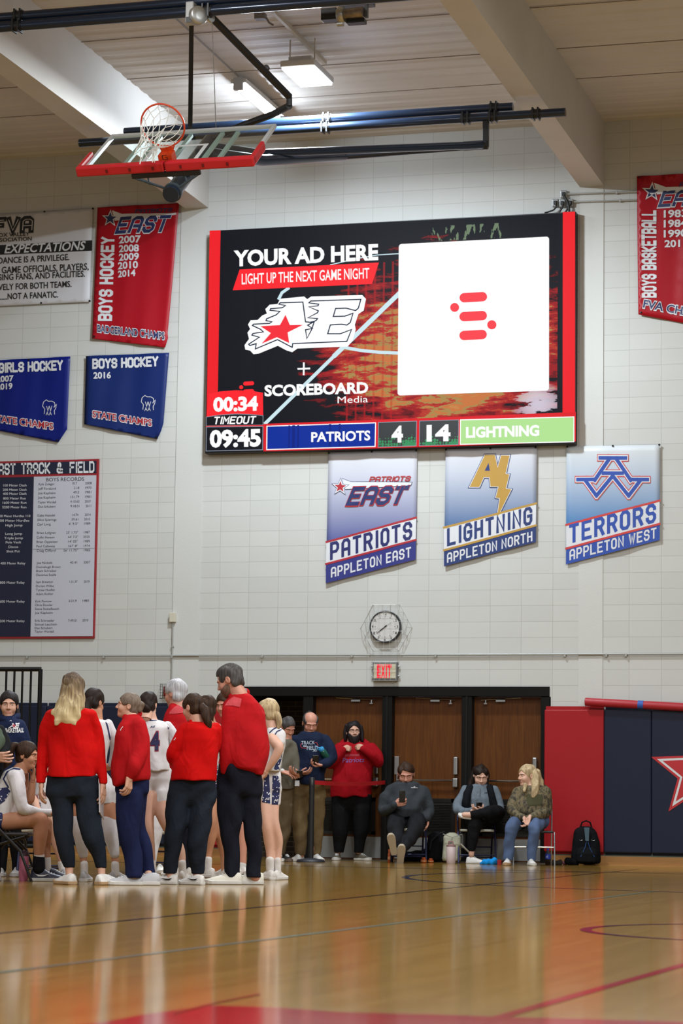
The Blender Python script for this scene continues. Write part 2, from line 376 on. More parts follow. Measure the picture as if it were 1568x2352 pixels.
def tip_arc(tip, up, lo, w, m):
    T, U_, L_ = F(*tip)[:2], F(*up)[:2], F(*lo)[:2]
    a, b, c_, d = 2*(U_-T), 2*(L_-T), U_@U_-T@T, L_@L_-T@T
    cc = np.linalg.solve(np.array([a, b]), np.array([c_, d])); r = np.linalg.norm(T-cc); print('arc', cc, r)
    fl_arc(cc, r, w, 0, 2*math.pi, m, 160)
tip_arc((1345, 2137), (1480, 2124), (1568, 2159), .06, m_ppurp)
tip_arc((931, 2016), (1010, 2007), (1010, 2026), .07, m_pnavy)
pts = [F(x, y, .0008) for x, y in [(215, 2352), (330, 2330), (485, 2309), (640, 2314), (784, 2325), (1000, 2330), (1170, 2336), (1568, 2347)]]
pts += [np.array([9.5, -25.6, .0008]), np.array([7.2, -27.5, .0008]), np.array([5.2, -27.0, .0008])]
mb = MB(); mb.add(pts, [tuple(t) for t in tessellate_polygon([[Vector(p) for p in pts]])]); mb.build('court_lane', m_pred, fl)
mb = MB(); put_line(mb, [(400, 2327), (480, 2306), (560, 2290), (596, 2283)], 3.5, lambda x, y: F(x, y, .0022), (0, 0, 1), 0); mb.build('court_line', paint('court_brick', '#7a3a24'), fl)
# ------------------------------------------------------------------ doorway: black frame, three oak doors, brick alcove
YD = .12
k = NT('oak_door'); tc = k.n('TexCoord').outputs['Object']; mp = k.n('Mapping'); k.set(mp.inputs[0], tc); mp.inputs['Scale'].default_value = (14, 1, .8)
wvn = k.n('TexNoise'); k.set(wvn.inputs['Vector'], mp.outputs[0]); wvn.inputs['Scale'].default_value = 2.2; wvn.inputs['Detail'].default_value = 5; wvn.inputs['Distortion'].default_value = 1.2
k.set(k.b.inputs['Base Color'], k.ramp(wvn.outputs['Fac'], [(.3, '#4c2a0d'), (.5, '#583110'), (.7, '#613913')])); k.b.inputs['Roughness'].default_value = .4; k.b.inputs['Specular IOR Level'].default_value = .25; m_oak = k.m
k = NT('dark_brick'); g = k.n('NewGeometry').outputs['Position']; s = k.n('SeparateXYZ'); k.set(s.inputs[0], g); c = k.n('CombineXYZ'); k.set(c.inputs[0], s.outputs[0]); k.set(c.inputs[1], s.outputs[2])
br = k.n('TexBrick', offset=.5); k.set(br.inputs['Vector'], c.outputs[0])
for n, v in (('Scale', 1.0), ('Mortar Size', .006), ('Brick Width', .205), ('Row Height', .0677), ('Bias', 0.0)): br.inputs[n].default_value = v
br.inputs['Color1'].default_value = lin('#4a3c30'); br.inputs['Color2'].default_value = lin('#3c3128'); br.inputs['Mortar'].default_value = lin('#75695a')
k.set(k.b.inputs['Base Color'], br.outputs['Color']); k.bump(k.math('MULTIPLY', br.outputs['Fac'], -1), .5, .006); k.b.inputs['Roughness'].default_value = .8; m_brick = k.m
ZT = W(900, 1600, YD)[2]
jx = [W(712, 1700, YD)[0], W(893.5, 1700, YD)[0], W(1076, 1700, YD)[0], W(1258, 1600, YD)[0]]
JW = .066
df = MB(); df.b2((DX0, -.015, ZT), (DX1, .3, DZ)); df = struct(df.build('door_frame', m_black, bevel=.004))
for x in jx: MB().b2((x-JW, .0, 0), (x+JW, .3, ZT)).build('frame_jamb', m_black, df, bevel=.005)
for x in jx[1:3]: MB().b2((x-.012, -.012, 0), (x+.012, .0, ZT)).build('frame_stop', mat('black_trim', '#121213', .4, spec=.25), df)
wallbox('alcove_wall', DX0-.3, jx[0], 0, ZT+.2, m_brick, 1.5, 1.7, parent=wf)
wallbox('alcove_wall', DX0-.12, DX0, 0, DZ, m_brick, .3, 1.5, parent=wf); wallbox('alcove_soffit', DX0, jx[0], ZT, ZT+.05, m_black, .3, 1.5, parent=wf)
wallbox('alcove_wall', jx[0]-.05, jx[0]+.05, 0, ZT, m_brick, .3, 1.5, parent=wf)
m_steel = mat('satin_steel', '#b9bcbd', .3, 1.0); m_chrome = mat('chrome', '#d8dadb', .12, 1.0); m_kick = mat('kick_plate', '#8f8f8c', .42, .35, var=.06, vscale=6)
for i in range(3):
    x0, x1 = jx[i]+JW+.004, jx[i+1]-JW-.004; rev = i == 2
    d = struct(MB().b2((x0, YD, .01), (x1, YD+.045, ZT-.004)).build('door_%d' % (i+1), m_oak, bevel=.003))
    MB().b2((x0+.02, YD-.004, .03), (x1-.02, YD, .30)).build('kick_plate', m_kick, d)
    vx0, vx1 = x0+.07, x1-.10
    lv = MB(); zz0, zz1 = .33, .80
    lv.b2((vx0, YD-.012, zz0), (vx0+.05, YD, zz1)); lv.b2((vx1-.05, YD-.012, zz0), (vx1, YD, zz1)); lv.b2((vx0, YD-.012, zz0), (vx1, YD, zz0+.04)); lv.b2((vx0, YD-.012, zz1-.05), (vx1, YD, zz1))
    z = zz0+.05
    while z < zz1-.06: lv.box(((vx0+vx1)/2, YD-.003, z), (vx1-vx0-.08, .018, .006), R=Euler((.6, 0, 0)).to_matrix()); z += .02
    MB().b2((vx0+.03, YD-.002, zz0+.03), (vx1-.03, YD+.001, zz1-.03)).build('vent_back', mat('vent_dark', '#171614', .5), d)
    lv.build('vent_grille', mat('vent_black', '#1c1a18', .32), d)
    bz = 1.03; hx = x1-.075 if i < 2 else x1-.075
    if i == 1: pass
    MB().tube([(x0+.06, YD-.075, bz), (x1-.12, YD-.075, bz)], .0125, 12).build('push_bar', m_chrome, d)
    hz = MB(); hz.b2((x1-.12, YD-.085, bz-.09), (x1-.055, YD-.01, bz+.03)); hz.b2((x1-.115, YD-.07, bz+.07), (x1-.06, YD, bz+.30)); hz.build('latch_housing', m_steel, d, bevel=.012)
    if i == 1:
        hz = MB(); hz.b2((x0+.02, YD-.07, bz+.07), (x0+.08, YD, bz+.30)); hz.tube([(x0+.05, YD-.05, bz+.07), (x0+.05, YD-.05, bz-.02)], .012); hz.build('latch_housing', m_steel, d, bevel=.012)
    cl = MB(); ax = x1-.1 if not rev else x0+.10; bx = x0+.28 if not rev else x1-.28; zz = ZT-.045
    cl.tube([(bx, YD-.02, zz+.03), (ax, YD-.05, zz)], .006, 6); cl.b2(((bx+ax)/2-.06, YD-.055, zz-.022), ((bx+ax)/2+.06, YD-.03, zz+.002)); cl.tube([(ax+(-.06 if not rev else .06), YD-.05, zz), (ax+(-.06 if not rev else .06), YD-.05, zz-.04)], .009, 8); cl.box((ax+(-.06 if not rev else .06), YD-.05, zz-.045), (.04, .03, .015))
    cl.build('door_closer', m_steel, d)
MB().b2((jx[0], -.02, 0), (DX1, .3, .012)).build('trim_1', mat('threshold', '#5d564c', .4, .5)); struct(bpy.data.objects['trim_1'])
ab = MB(); P = W(596, 1608, 1.46); ab.b2((P[0]-.12, 1.42, P[2]-.06), (P[0]+.0, 1.5, P[2]+.06)); P = W(609, 1610, 1.46); ab.b2((P[0]-.05, 1.40, P[2]-.07), (P[0]+.03, 1.5, P[2]+.04))
tag(ab.build('emergency_light', mat('beige_plastic', '#b9ae92', .5), bevel=.01), 'small beige emergency light on the dark brick alcove wall', 'light')
# ------------------------------------------------------------------ baseboard and wall pads
m_bb = mat('oak_base', '#a87a45', .4, var=.12, vscale=5, stretch=(1, 20, 20)); bbz = W(1450, 1968)[2]
for nm, x0, x1 in (('baseboard_right', DX1+.02, 14), ('baseboard_left', -14, DX0-.02)):
    o = struct(MB().b2((x0, -.03, .012), (x1, 0, .115)).build(nm, m_bb, bevel=.006)); MB().b2((x0, -.05, 0), (x1, 0, .014)).build('shoe_trim', m_bb, o); MB().b2((x0, -.018, .115), (x1, 0, .145)).build('seal_strip', mat('seafoam_strip', '#7f9486', .5), o)
m_vr = mat('vinyl_red', '#9c1a20', .42, spec=.25, bump=.12, bscale=220); m_vn = mat('vinyl_navy', '#1b2134', .42, spec=.25, bump=.12, bscale=220)
def pad(x0, x1, z0, z1, m, label, grp='wall pads'):
    r = empty('wall_pad', ((x0+x1)/2, -.02, z0), label, 'wall pad', grp); w = x1-x0; h = z1-z0
    MB().b2((-w/2+.002, -.075, 0), (w/2-.002, -.015, h)).build('cushion', m, r, bevel=.014)
    MB().b2((-w/2+.01, -.014, -.03), (w/2-.01, 0, h+.045)).build('backing_board', m, r)
    return r
YP = -.095
pz0, pz1 = W(1330, 1957, YP)[2], W(1330, 1630, YP)[2]
bx = [W(x, 1800, YP)[0] for x in (1248.5, 1386, 1495, 1604, 1713)]
pad(bx[0], bx[1], pz0, pz1, m_vr, 'wide bright red wall pad beside the doors, behind the black backpack')
pad(bx[1], bx[2], pz0, pz1, m_vn, 'plain navy wall pad between the wide red pad and the star pad')
sp = pad(bx[2], bx[3], pz0, pz1, m_vn, 'navy wall pad with the left points of a red star')
sp2 = pad(bx[3], bx[4], pz0, pz1, m_vn, 'navy wall pad at the far right carrying the rest of the red star')
# star across the two pads: sits on the pad faces (local frame of each pad)
def star_on(par, clipx0, clipx1):
    w = par.location
    C0 = W(1600, 1774, YP); e = [(-.0035, 1.07, 'red_print', '#b3242a'), (-.0045, .93, 'white_print', '#cfd2d4'), (-.0055, .80, 'red_print', '#b3242a')]
    for dy, f, mn, cn in e:
        P = [(C0[0]+(x), C0[2]+y) for x, y in [(p[0], -p[1]) for p in star(0, 0, .56*f, .235*f)]]
        def clip(poly, a, sgn):
            out = []
            for p, q_ in zip(poly, poly[1:]+poly[:1]):
                pi, qi = sgn*(p[0]-a) >= 0, sgn*(q_[0]-a) >= 0
                if pi: out.append(p)
                if pi != qi: t = (a-p[0])/(q_[0]-p[0]); out.append((a, p[1]+t*(q_[1]-p[1])))
            return out
        P = clip(clip(P, clipx0+.004, 1), clipx1-.004, -1)
        if len(P) < 3: continue
        V = [(x-w[0], -.0755+dy, z-w[2]) for x, z in P]
        mb = MB(); mb.slab([(v[0], v[1], v[2]) for v in V], (0, .003, 0)); mb.build('star_print', mat(mn, cn, .45), par)
star_on(sp, bx[2], bx[3]); star_on(sp2, bx[3], bx[4])
lx = [W(x, 1700, YP)[0] for x in (-330, -221, -112, -4, 104, 212, 320, 428, 482, 548)]; lz1 = W(300, 1622, YP)[2]
nth = ('first', 'second', 'third', 'fourth', 'fifth', 'sixth', 'seventh', 'eighth', 'ninth')
wher = ('beyond the railing, farthest from the doors', 'beyond the railing', 'behind the black railing at the frame edge', 'behind the dark-haired woman in the navy hoodie', 'behind the coach with long blonde hair', 'between the blonde coach and the coach in profile', 'above player 4, left of the white-haired man', 'just left of the white-haired man in red')
for i in range(8): pad(lx[i], lx[i+1]-.002, pz0, lz1, m_vn, 'navy wall pad ' + wher[i])
pad(lx[8], lx[9], pz0, W(500, 1622, YP)[2], m_vr, 'narrow dull red wall pad between the brunette coach and the tall man')
# rolled red mat lying on the right-hand pads
a = W(1344, 1612, -.13); b = W(1568, 1624, -.13); d = (b-a)/np.linalg.norm(b-a); e = a+d*2.3; R0 = .052
rm = empty('rolled_mat', a, 'long rolled red mat with a blue strap lying on top of the wall pads', 'mat')
pts = [d*t for t in np.linspace(0, 2.3, 24)]; rm_m = mat('mat_red', '#a5202c', .38, bump=.15, bscale=14)
rr = [R0*(1-.08*math.exp(-((t-.70)/.05)**2)) for t in np.linspace(0, 2.3, 24)]
MB().tube(pts, rr, 20).build('roll', rm_m, rm, smooth=True)
MB().tube([d*.665, d*.735], R0*1.02, 20).build('strap', mat('blue_strap', '#2a55a8', .6), rm, smooth=True)
sp_ = MB(); sv = []
for i in range(60): A = i*.42; r_ = R0*(.15+.8*i/60); sv.append((-.002, r_*math.cos(A), r_*math.sin(A)))
sp_.tube([np.array(p) for p in sv], .0018, 5).build('roll_end', mat('mat_edge', '#6f141c', .5), rm)
# ------------------------------------------------------------------ conduit, boxes on the wall
m_cond = mat('grey_conduit', '#a9aaa6', .4, .3); m_gbox = mat('galvanised', '#a8a9a9', .35, .6); m_cream = mat('cream_box', '#c9c4b2', .5); m_cable = mat('black_cable', '#161616', .5)
a = W(-60, 1507, -.03); b = W(1640, 1502, -.03); zc_ = W(784, 1504.5, -.03)[2]
cn = MB().tube([(a[0], -.03, zc_), (b[0], -.03, zc_)], .0125, 10).build('conduit', m_cond, smooth=True); tag(cn, 'long grey pipe conduit running level across the wall above the doors', 'conduit')
for x in (62, 238, 395, 602, 808, 1000, 1297, 1392, 1437): 
    P = W(x, 1504.5, -.03); MB().box((P[0], -.022, zc_-.012), (.022, .04, .045)).build('clamp', m_cond, cn, bevel=.003)
vc = empty('conduit_drop', W(397, 1418, -.03), 'thin vertical conduit with a cream junction box left of the pilaster', 'conduit'); o0 = W(397, 1418, 0)
MB().box((0, 0, 0), (.085, .055, .125)).build('junction_box', m_cream, vc, bevel=.006)
P = W(396, 1600, 0); MB().tube([(0, .008, -.06), (0, .008, P[2]-o0[2])], .01, 8).build('tube', m_cond, vc, smooth=True)
for y in (1485,): MB().box((0, .012, W(397, y, 0)[2]-o0[2]), (.04, .03, .015)).build('clamp', m_cond, vc)
al = empty('fire_alarm', W(383, 1588, -.04), 'red fire alarm behind a wire guard left of the white-haired man', 'alarm')
MB().box((0, .01, 0), (.09, .05, .13)).build('housing', mat('alarm_red', '#8d1f1c', .4), al, bevel=.008)
g_ = MB()
for t in np.linspace(-.075, .075, 6): g_.tube([(t, -.04, -.1), (t, -.04, .1)], .0025, 6); g_.tube([(-.085, -.045, t*1.25), (.085, -.045, t*1.25)], .0025, 6)
for sx in (-.085, .085):
    for sz in (-.095, .095): g_.tube([(sx, -.045, sz), (sx, .04, sz)], .003, 6)
g_.build('wire_guard', m_black, al)
def outlet(x, y, lab, grp='outlet boxes'):
    P = W(x, y, -.04); r = empty('outlet_box', P, lab, 'outlet', grp)
    MB().box((0, .012, 0), (.085, .055, .1)).build('box', m_gbox, r, bevel=.008); MB().box((0, -.018, 0), (.07, .006, .08)).build('cover_plate', mat('cover_grey', '#8f9090', .4, .5), r, bevel=.004); MB().box((.005, -.03, -.005), (.045, .03, .05)).build('plug', m_cable, r, bevel=.008)
outlet(1294, 446, 'grey outlet box, topmost of the four above the video board corner'); outlet(1275, 466, 'grey outlet box, left of the lower three above the video board'); outlet(1291, 467, 'grey outlet box in the middle of the lower three'); outlet(1309, 466, 'grey outlet box at the right end of the lower three')
for (xa, ya, xb, yb_, lab) in ((1302, 446, 1470, 440, 'upper of two thin grey conduits from the outlet boxes to the red banner'), (1318, 464, 1470, 459, 'lower of two thin grey conduits from the outlet boxes to the red banner')):
    o = tag(MB().tube([W(xa, ya, -.03), W(xb, yb_, -.03)], .0115, 8).build('conduit', m_cond, smooth=True), lab, 'conduit', 'conduits at the outlet boxes')
    P = W((xa+xb)/2+30, (ya+yb_)/2-.8, -.025); MB().box(P, (.02, .04, .04)).build('clamp', m_cond, o)
for i, (px_, lab) in enumerate((([(1294, 449), (1302, 462), (1306, 475), (1307, 489)], 'thick black power cable hanging from the topmost outlet box'), ([(1276, 468), (1277, 476), (1270, 483), (1258, 487), (1250, 489)], 'black power cable looping left over the video board top'), ([(1292, 469), (1291, 477), (1286, 485), (1284, 489)], 'black power cable from the middle outlet box to the board'), ([(1309, 468), (1304, 479), (1298, 487), (1296, 489)], 'black power cable from the right end outlet box'))):
    tag(MB().tube([W(x, y, -.08) for x, y in px_], .011 if i else .016, 8).build('power_cable', m_cable, smooth=True), lab, 'cable', 'cables above the video board')
# ------------------------------------------------------------------ clock with guard, exit sign with guard
P = W(885.5, 1440, -.03); R0 = 37/178.0
ck = empty('wall_clock', P, 'round white wall clock inside a hexagonal wire guard', 'clock')
MB().lathe((0, .0, 0), [(R0, -.03), (R0, .035), (R0-.012, .045), (R0-.02, .03)], 48, (0, -1, 0)).build('case', mat('clock_black', '#26272a', .35), ck, smooth=True)
MB().lathe((0, 0, 0), [(R0-.014, 0), (R0-.014, .032)], 48, (0, -1, 0)).build('dial', mat('clock_white', '#c9c8c6', .5), ck)
mb = MB()
def cpl(A, r): return (r*math.sin(A), -.034, r*math.cos(A))
for h in range(12):
    A = h*math.pi/6; t = str(h or 12); v, f, w = glyphs(t, .01); sz = .034; c0 = cpl(A, R0*.80)
    mb.add([(c0[0]+(p[0]-w/2)*sz, -.0335, c0[2]+(p[1]-.5)*sz) for p in v], f)
    u = np.array([math.cos(A), 0, -math.sin(A)]); 
    for r1, r2, ww in ((R0*.60, R0*.67, .003),): a_, b_ = np.array(cpl(A, r1)), np.array(cpl(A, r2)); mb.add([a_-u*ww, b_-u*ww, b_+u*ww, a_+u*ww], [(0, 1, 2, 3)])
for m_ in range(60):
    A = m_*math.pi/30; u = np.array([math.cos(A), 0, -math.sin(A)])*.0012; a_, b_ = np.array(cpl(A, R0*.645)), np.array(cpl(A, R0*.67)); mb.add([a_-u, b_-u, b_+u, a_+u], [(0, 1, 2, 3)])
mb.build('dial_numerals', mat('ink_black', '#1b1b1d', .5), ck)
def hand(name, deg, L, ww, back, col='ink_black'):
    A = math.radians(deg); u = np.array([math.cos(A), 0, -math.sin(A)])*ww; d = np.array([math.sin(A), 0, math.cos(A)]); y = np.array([0, -.038, 0])
    mb = MB(); mb.slab([y-d*back-u, y+d*L-u*.5, y+d*L+u*.5, y-d*back+u], (0, -.003, 0)); mb.build(name, mat(col, '#1b1b1d', .5), ck)
hand('hour_hand', 231, R0*.50, .007, .03); hand('minute_hand', 233.5, R0*.66, .0045, .02); hand('second_hand', 54, R0*.45, .0012, .08)
g_ = MB(); hexo = [(-.345, -.01), (-.175, .29), (.175, .29), (.345, -.01), (.175, -.305), (-.175, -.305)]; hexi = [(x*.87, z*.96) for x, z in hexo]
g_.tube([(x, .03, z) for x, z in hexo], .0035, 6, closed=True); g_.tube([(x, -.09, z) for x, z in hexi], .0035, 6, closed=True)
for (a_, b_), (c_, d_) in zip(list(zip(hexo, hexo[1:]+hexo[:1])), list(zip(hexi, hexi[1:]+hexi[:1]))):
    for t in (0, .33, .66): g_.tube([(a_[0]+(b_[0]-a_[0])*t, .03, a_[1]+(b_[1]-a_[1])*t), (c_[0]+(d_[0]-c_[0])*t, -.09, c_[1]+(d_[1]-c_[1])*t)], .0028, 6)
for t in np.linspace(-.23, .23, 7):
    zz = .28 if abs(t) < .15 else .28-(abs(t)-.15)*1.9; g_.tube([(t, -.09, -zz), (t, -.09, zz)], .0017, 5)
for t in (-.19, -.06, .06, .19): xx = .30-abs(t)*.53; g_.tube([(-xx, -.088, t), (xx, -.088, t)], .0017, 5)
g_.build('wire_guard', mat('guard_wire', '#b9bab8', .4, .4), ck)
P = W(884.5, 1542.5, -.05); ex = empty('exit_sign', P, 'lit red EXIT sign in a grey case with wire guard', 'exit sign'); s_ = 1/178.0
MB().b2((-29*s_, -.03, -21*s_), (29*s_, .05, 21*s_)).build('case', mat('exit_case', '#6c6c6c', .4, .3), ex, bevel=.008)
MB().b2((-26*s_, -.035, -16*s_), (26*s_, -.029, 17*s_)).build('face_plate', mat('exit_face', '#b9b49a', .5, emit=.12), ex)
mb = MB(); pl = lambda x, y: np.array([x*s_, -.035, -y*s_]); 
put_text(mb, 'E', (-18, 13), (-9, 13), 27, pl, (0, -1, 0), bold=.05); put_text(mb, 'X', (-8, 13), (1.5, 13), 27, pl, (0, -1, 0), bold=.05); put_text(mb, 'I', (3, 13), (6, 13), 27, pl, (0, -1, 0), bold=.05); put_text(mb, 'T', (7, 13), (16.5, 13), 27, pl, (0, -1, 0), bold=.05)
mb.build('exit_lettering', emis('exit_red', '#ff2a40', 1.0), ex)
g_ = MB()
for t in (-29, -22, -9.5, 3.5, 16.5, 29): g_.tube([(t*s_, -.085, -21*s_), (t*s_, -.085, 21*s_)], .0022, 5)
for t in (-21, -13, 0, 13, 21): g_.tube([(-30*s_, -.087, t*s_), (30*s_, -.087, t*s_)], .0022, 5)
for sx in (-29, 29):
    for sz in (-21, 21): g_.tube([(sx*s_, -.085, sz*s_), (sx*s_, .05, sz*s_)], .003, 5)
for sx in (-31, 32):
    for sz in (-12, 10): g_.lathe((sx*s_, .02, -sz*s_), [(.012, -.02), (.012, .01)], 8, (1, 0, 0))
g_.build('wire_guard', mat('guard_wire', '#b9bab8', .4, .4), ex)
# railing at the far left
P = F(95, 2006); YR = P[1]; rl = empty('railing', (P[0], YR, 0), 'black metal bleacher railing with upright bars behind the dark-haired woman', 'railing')
g_ = MB(); pr = lambda x, y: DP(x, y, float((P-CAM) @ FW))-P
top = [pr(-60, 1537), pr(95, 1537)]; g_.tube(top, .022, 8); g_.build('top_rail', m_black, rl)
MB().tube([pr(93, 1537), pr(93, 1537)*np.array([1, 1, 0])+np.array([0, 0, .0])], .022, 8).build('end_post', m_black, rl)
for x in (15, 33.5, 52, 71.5):
    a = pr(x, 1539); b = a.copy(); b[2] = .25; MB().tube([a, b], .011, 8).build('bar', m_black, rl)
a = pr(-60, 1540); a[2] = .25; b = pr(93, 1540); b[2] = .25; MB().tube([a, b], .016, 8).build('bottom_rail', m_black, rl)
# ================================================================== VIDEO BOARD
YS = -.16; PS = wallplane(YS); N0 = (0, -1, 0)
S4 = zc(460, 470, 3.267); S5 = zc(880, 420, 3.409)
c4 = [PS(481, 530), PS(1320.5, 487), PS(1320.5, 1016), PS(472, 1039)]
sx0, sx1 = min(c4[0][0], c4[3][0]), c4[1][0]; sz0, sz1 = (c4[3][2]+c4[2][2])/2, (c4[0][2]+c4[1][2])/2
vb = empty('video_board', ((sx0+sx1)/2, 0, sz0), 'large lit video board with score bar and advert on the wall', 'video board')
vo = np.array(vb.location)
class LB(MB):
    """collects wall graphics in world space, links them in the parent's frame"""
    def link(s, name, m, par, label=None):
        o = np.array(par.matrix_world.translation) if False else np.array(par.location)
        s.v = [tuple(np.array(p)-o) for p in s.v]; me = bpy.data.meshes.new(name); me.from_pydata(s.v, [], s.f); me.update()
        for x in (m if isinstance(m, (list, tuple)) else [m]): me.materials.append(x)
        if isinstance(m, (list, tuple)): me.polygons.foreach_set('material_index', s.mi)
        ob = bpy.data.objects.new(name, me); COL.objects.link(ob); ob.parent = par
        if label: ob['label'] = label
        return ob
cab = MB().b2((sx0-.004, YS+.012, sz0-.015)-vo, (sx1+.006, -.0, sz1+.006)-vo).build('cabinet', mat('cabinet_black', '#1a1718', .45), vb, bevel=.004)
k = NT('led_artwork'); g = k.n('NewGeometry').outputs['Position']; s = k.n('SeparateXYZ'); k.set(s.inputs[0], g)
u = k.math('DIVIDE', k.math('SUBTRACT', s.outputs[0], sx0), sx1-sx0); v = k.math('DIVIDE', k.math('SUBTRACT', s.outputs[2], sz0), sz1-sz0)
mp = k.n('Mapping'); k.set(mp.inputs[0], g); mp.inputs['Rotation'].default_value = (0, .22, 0); mp.inputs['Scale'].default_value = (1.6, 1, 7)
n1 = k.noise(mp.outputs[0], 1.6, 6, .62); n2 = k.noise(g, .9, 2)
du = k.math('DIVIDE', k.math('SUBTRACT', u, .66), .36); dv = k.math('DIVIDE', k.math('SUBTRACT', v, .42), .46)
d2 = k.math('ADD', k.math('MULTIPLY', du, du), k.math('MULTIPLY', dv, dv)); f = k.math('SUBTRACT', 1.0, d2)
q = k.math('ADD', k.math('ADD', k.math('MULTIPLY', f, .55), .08), k.math('ADD', k.math('MULTIPLY', k.math('SUBTRACT', n1, .5), 1.5), k.math('MULTIPLY', k.math('SUBTRACT', n2, .5), .5)))
col = k.ramp(k.math('ADD', q, .1), [(.0, '#12141c'), (.2, '#2a0f14'), (.25, '#6e161b'), (.34, '#9c1b20'), (.46, '#b9392b'), (.55, '#a88a4e'), (.64, '#c9763f'), (.8, '#c98548')], 'CONSTANT')
# thin upright colour bars
bar = k.math('SINE', k.math('MULTIPLY', u, 260)); bm = k.math('GREATER_THAN', bar, .75)
near = k.math('LESS_THAN', k.math('ABSOLUTE', k.math('SUBTRACT', u, .46)), .07)
low = k.math('LESS_THAN', v, .82); col = k.mix(k.math('MULTIPLY', k.math('MULTIPLY', bm, near), k.math('MULTIPLY', low, .45)), col, lin('#c01a22'))
e1 = k.math('ADD', k.math('POWER', k.math('DIVIDE', k.math('SUBTRACT', u, .905), .075), 2.0), k.math('POWER', k.math('DIVIDE', k.math('SUBTRACT', v, .17), .10), 2.0))
gl = k.math('MULTIPLY', k.math('MAXIMUM', k.math('SUBTRACT', 1.0, e1), 0.0), k.math('MULTIPLY', k.math('GREATER_THAN', k.math('ADD', n1, k.math('MULTIPLY', e1, -.12)), .42), .85)); col = k.mix(k.math('MINIMUM', gl, 1.0), col, lin('#d8d4e4'))
e2 = k.math('LESS_THAN', k.math('ABSOLUTE', k.math('SUBTRACT', v, .935)), .033); e3 = k.math('LESS_THAN', k.math('ABSOLUTE', k.math('SUBTRACT', u, .71)), .095)
vn = k.n('Mapping'); k.set(vn.inputs[0], g); vn.inputs['Scale'].default_value = (9, 1, 3); hz = k.math('GREATER_THAN', k.noise(vn.outputs[0], 1.5, 3), .56)
col = k.mix(k.math('MULTIPLY', k.math('MULTIPLY', e2, e3), k.math('MULTIPLY', hz, .55)), col, lin('#8fa883'))
mg = k.math('MAXIMUM', k.math('LESS_THAN', u, .13), k.math('GREATER_THAN', u, .955)); col = k.mix(mg, col, lin('#14161e'))
k.set(k.b.inputs['Emission Color'], col); k.b.inputs['Emission Strength'].default_value = 1.0; k.b.inputs['Base Color'].default_value = (0, 0, 0, 1); k.b.inputs['Specular IOR Level'].default_value = .1; k.b.inputs['Roughness'].default_value = .6
scr = LB(); put_poly(scr, [(481.5, 531), (1320, 488), (1320, 1015.5), (472.5, 1038)], PS, N0, 0); scr.link('screen', k.m, vb)
eW = emis('led_white', '#ffffff', 1.0); eR = emis('led_red', '#ff2730', 1.0); eRd = emis('led_red_column', '#f0212a', 1.0); eK = emis('led_black', '#15171f'); eN = emis('led_navy', '#10223c'); eB = emis('led_blue', '#0a2f9c'); eL = emis('led_ice', '#cfe9f1'); eG = emis('led_lime', '#b4e596'); eGr = emis('led_grey', '#8f97a6')
def sg(name, m, items, label=None):
    for it in items:
        b = LB(); it(b); o = b.link(name, m, vb, label)
    return o
P4 = lambda pts, e: (lambda b: put_poly(b, pts, PS, N0, e, conv=S4)); P5 = lambda pts, e: (lambda b: put_poly(b, pts, PS, N0, e, conv=S5))
L4 = lambda pts, w, e, c=False: (lambda b: put_line(b, pts, w/3.267, PS, N0, e, conv=S4, closed=c))
T4 = lambda t, a, b_, cap, e, **kw: (lambda b: put_text(b, t, S4(*a), S4(*b_), cap/3.267, PS, N0, e, **kw)); T5 = lambda t, a, b_, cap, e, **kw: (lambda b: put_text(b, t, S5(*a), S5(*b_), cap/3.409, PS, N0, e, **kw))
circ = lambda x, y, r, n=20: [(x+r*math.cos(2*math.pi*i/n), y+r*math.sin(2*math.pi*i/n)) for i in range(n)]
def pill(x0, y0, x1, y1, r): 
    pts = []
    for i in range(11): A = math.pi/2+math.pi*i/10; pts.append((x0+r*math.cos(A), y0-r*math.sin(A)))
    for i in range(11): A = -math.pi/2+math.pi*i/10; pts.append((x1+r*math.cos(A), y1-r*math.sin(A)))
    return pts
sg('side_column', eRd, [P4([(70, 195), (152, 192), (131, 1420), (47, 1590)], .002), P5([(1405, 229), (1501, 225), (1501, 1825), (1403, 1828)], .002)])
sg('court_lines_art', eL, [L4([(1490, 668), (1010, 1130)], 34, .003), L4([(1010, 1130), (490, 1640)], 26, .003), L4([(590, 705), (612, 662), (660, 628)], 22, .003), L4([(1080, 1072), (1200, 1094), (1340, 1108), (1490, 1114)], 24, .003), L4([(975, 452), (1090, 425), (1200, 400), (1330, 378), (1490, 368)], 7, .003)])
def rquad(c, r):
    out = []
    for i in range(4):
        p = np.array(c[i], float); a = np.array(c[i-1], float)-p; b_ = np.array(c[(i+1) % 4], float)-p; a /= np.linalg.norm(a); b_ /= np.linalg.norm(b_)
        for t in np.linspace(0, 1, 6): A = t*math.pi/2; out.append(tuple(p + r*(a*(1-math.sin(A)) + b_*(1-math.cos(A)))))
    return out
sg('white_card', eW, [P5(rquad([(122, 480), (1298, 421), (1297, 1627), (112, 1666)], 22), .004)])
sg('card_logo', emis('led_coral', '#fb3f4a'), [P5(pill(634, 900, 776, 892, 37), .006), P5(pill(633, 1048, 775, 1040, 37), .006), P5(pill(633, 1196, 774, 1188, 37), .006), P5(circ(559, 976, 35), .006), P5(circ(850, 1112, 36), .006)])
sg('ad_headline', eW, [T4('YOUR AD HERE', (250, 460), (1335, 411), 108, .005, bold=.04)])
sg('red_ribbon', eR, [P4([(295, 487), (1340, 435), (1288, 596), (243, 643)], .004)])
sg('ribbon_lettering', eW, [T4('LIGHT UP THE NEXT GAME NIGHT', (311, 598), (1268, 553), 76, .006, bold=.012)])
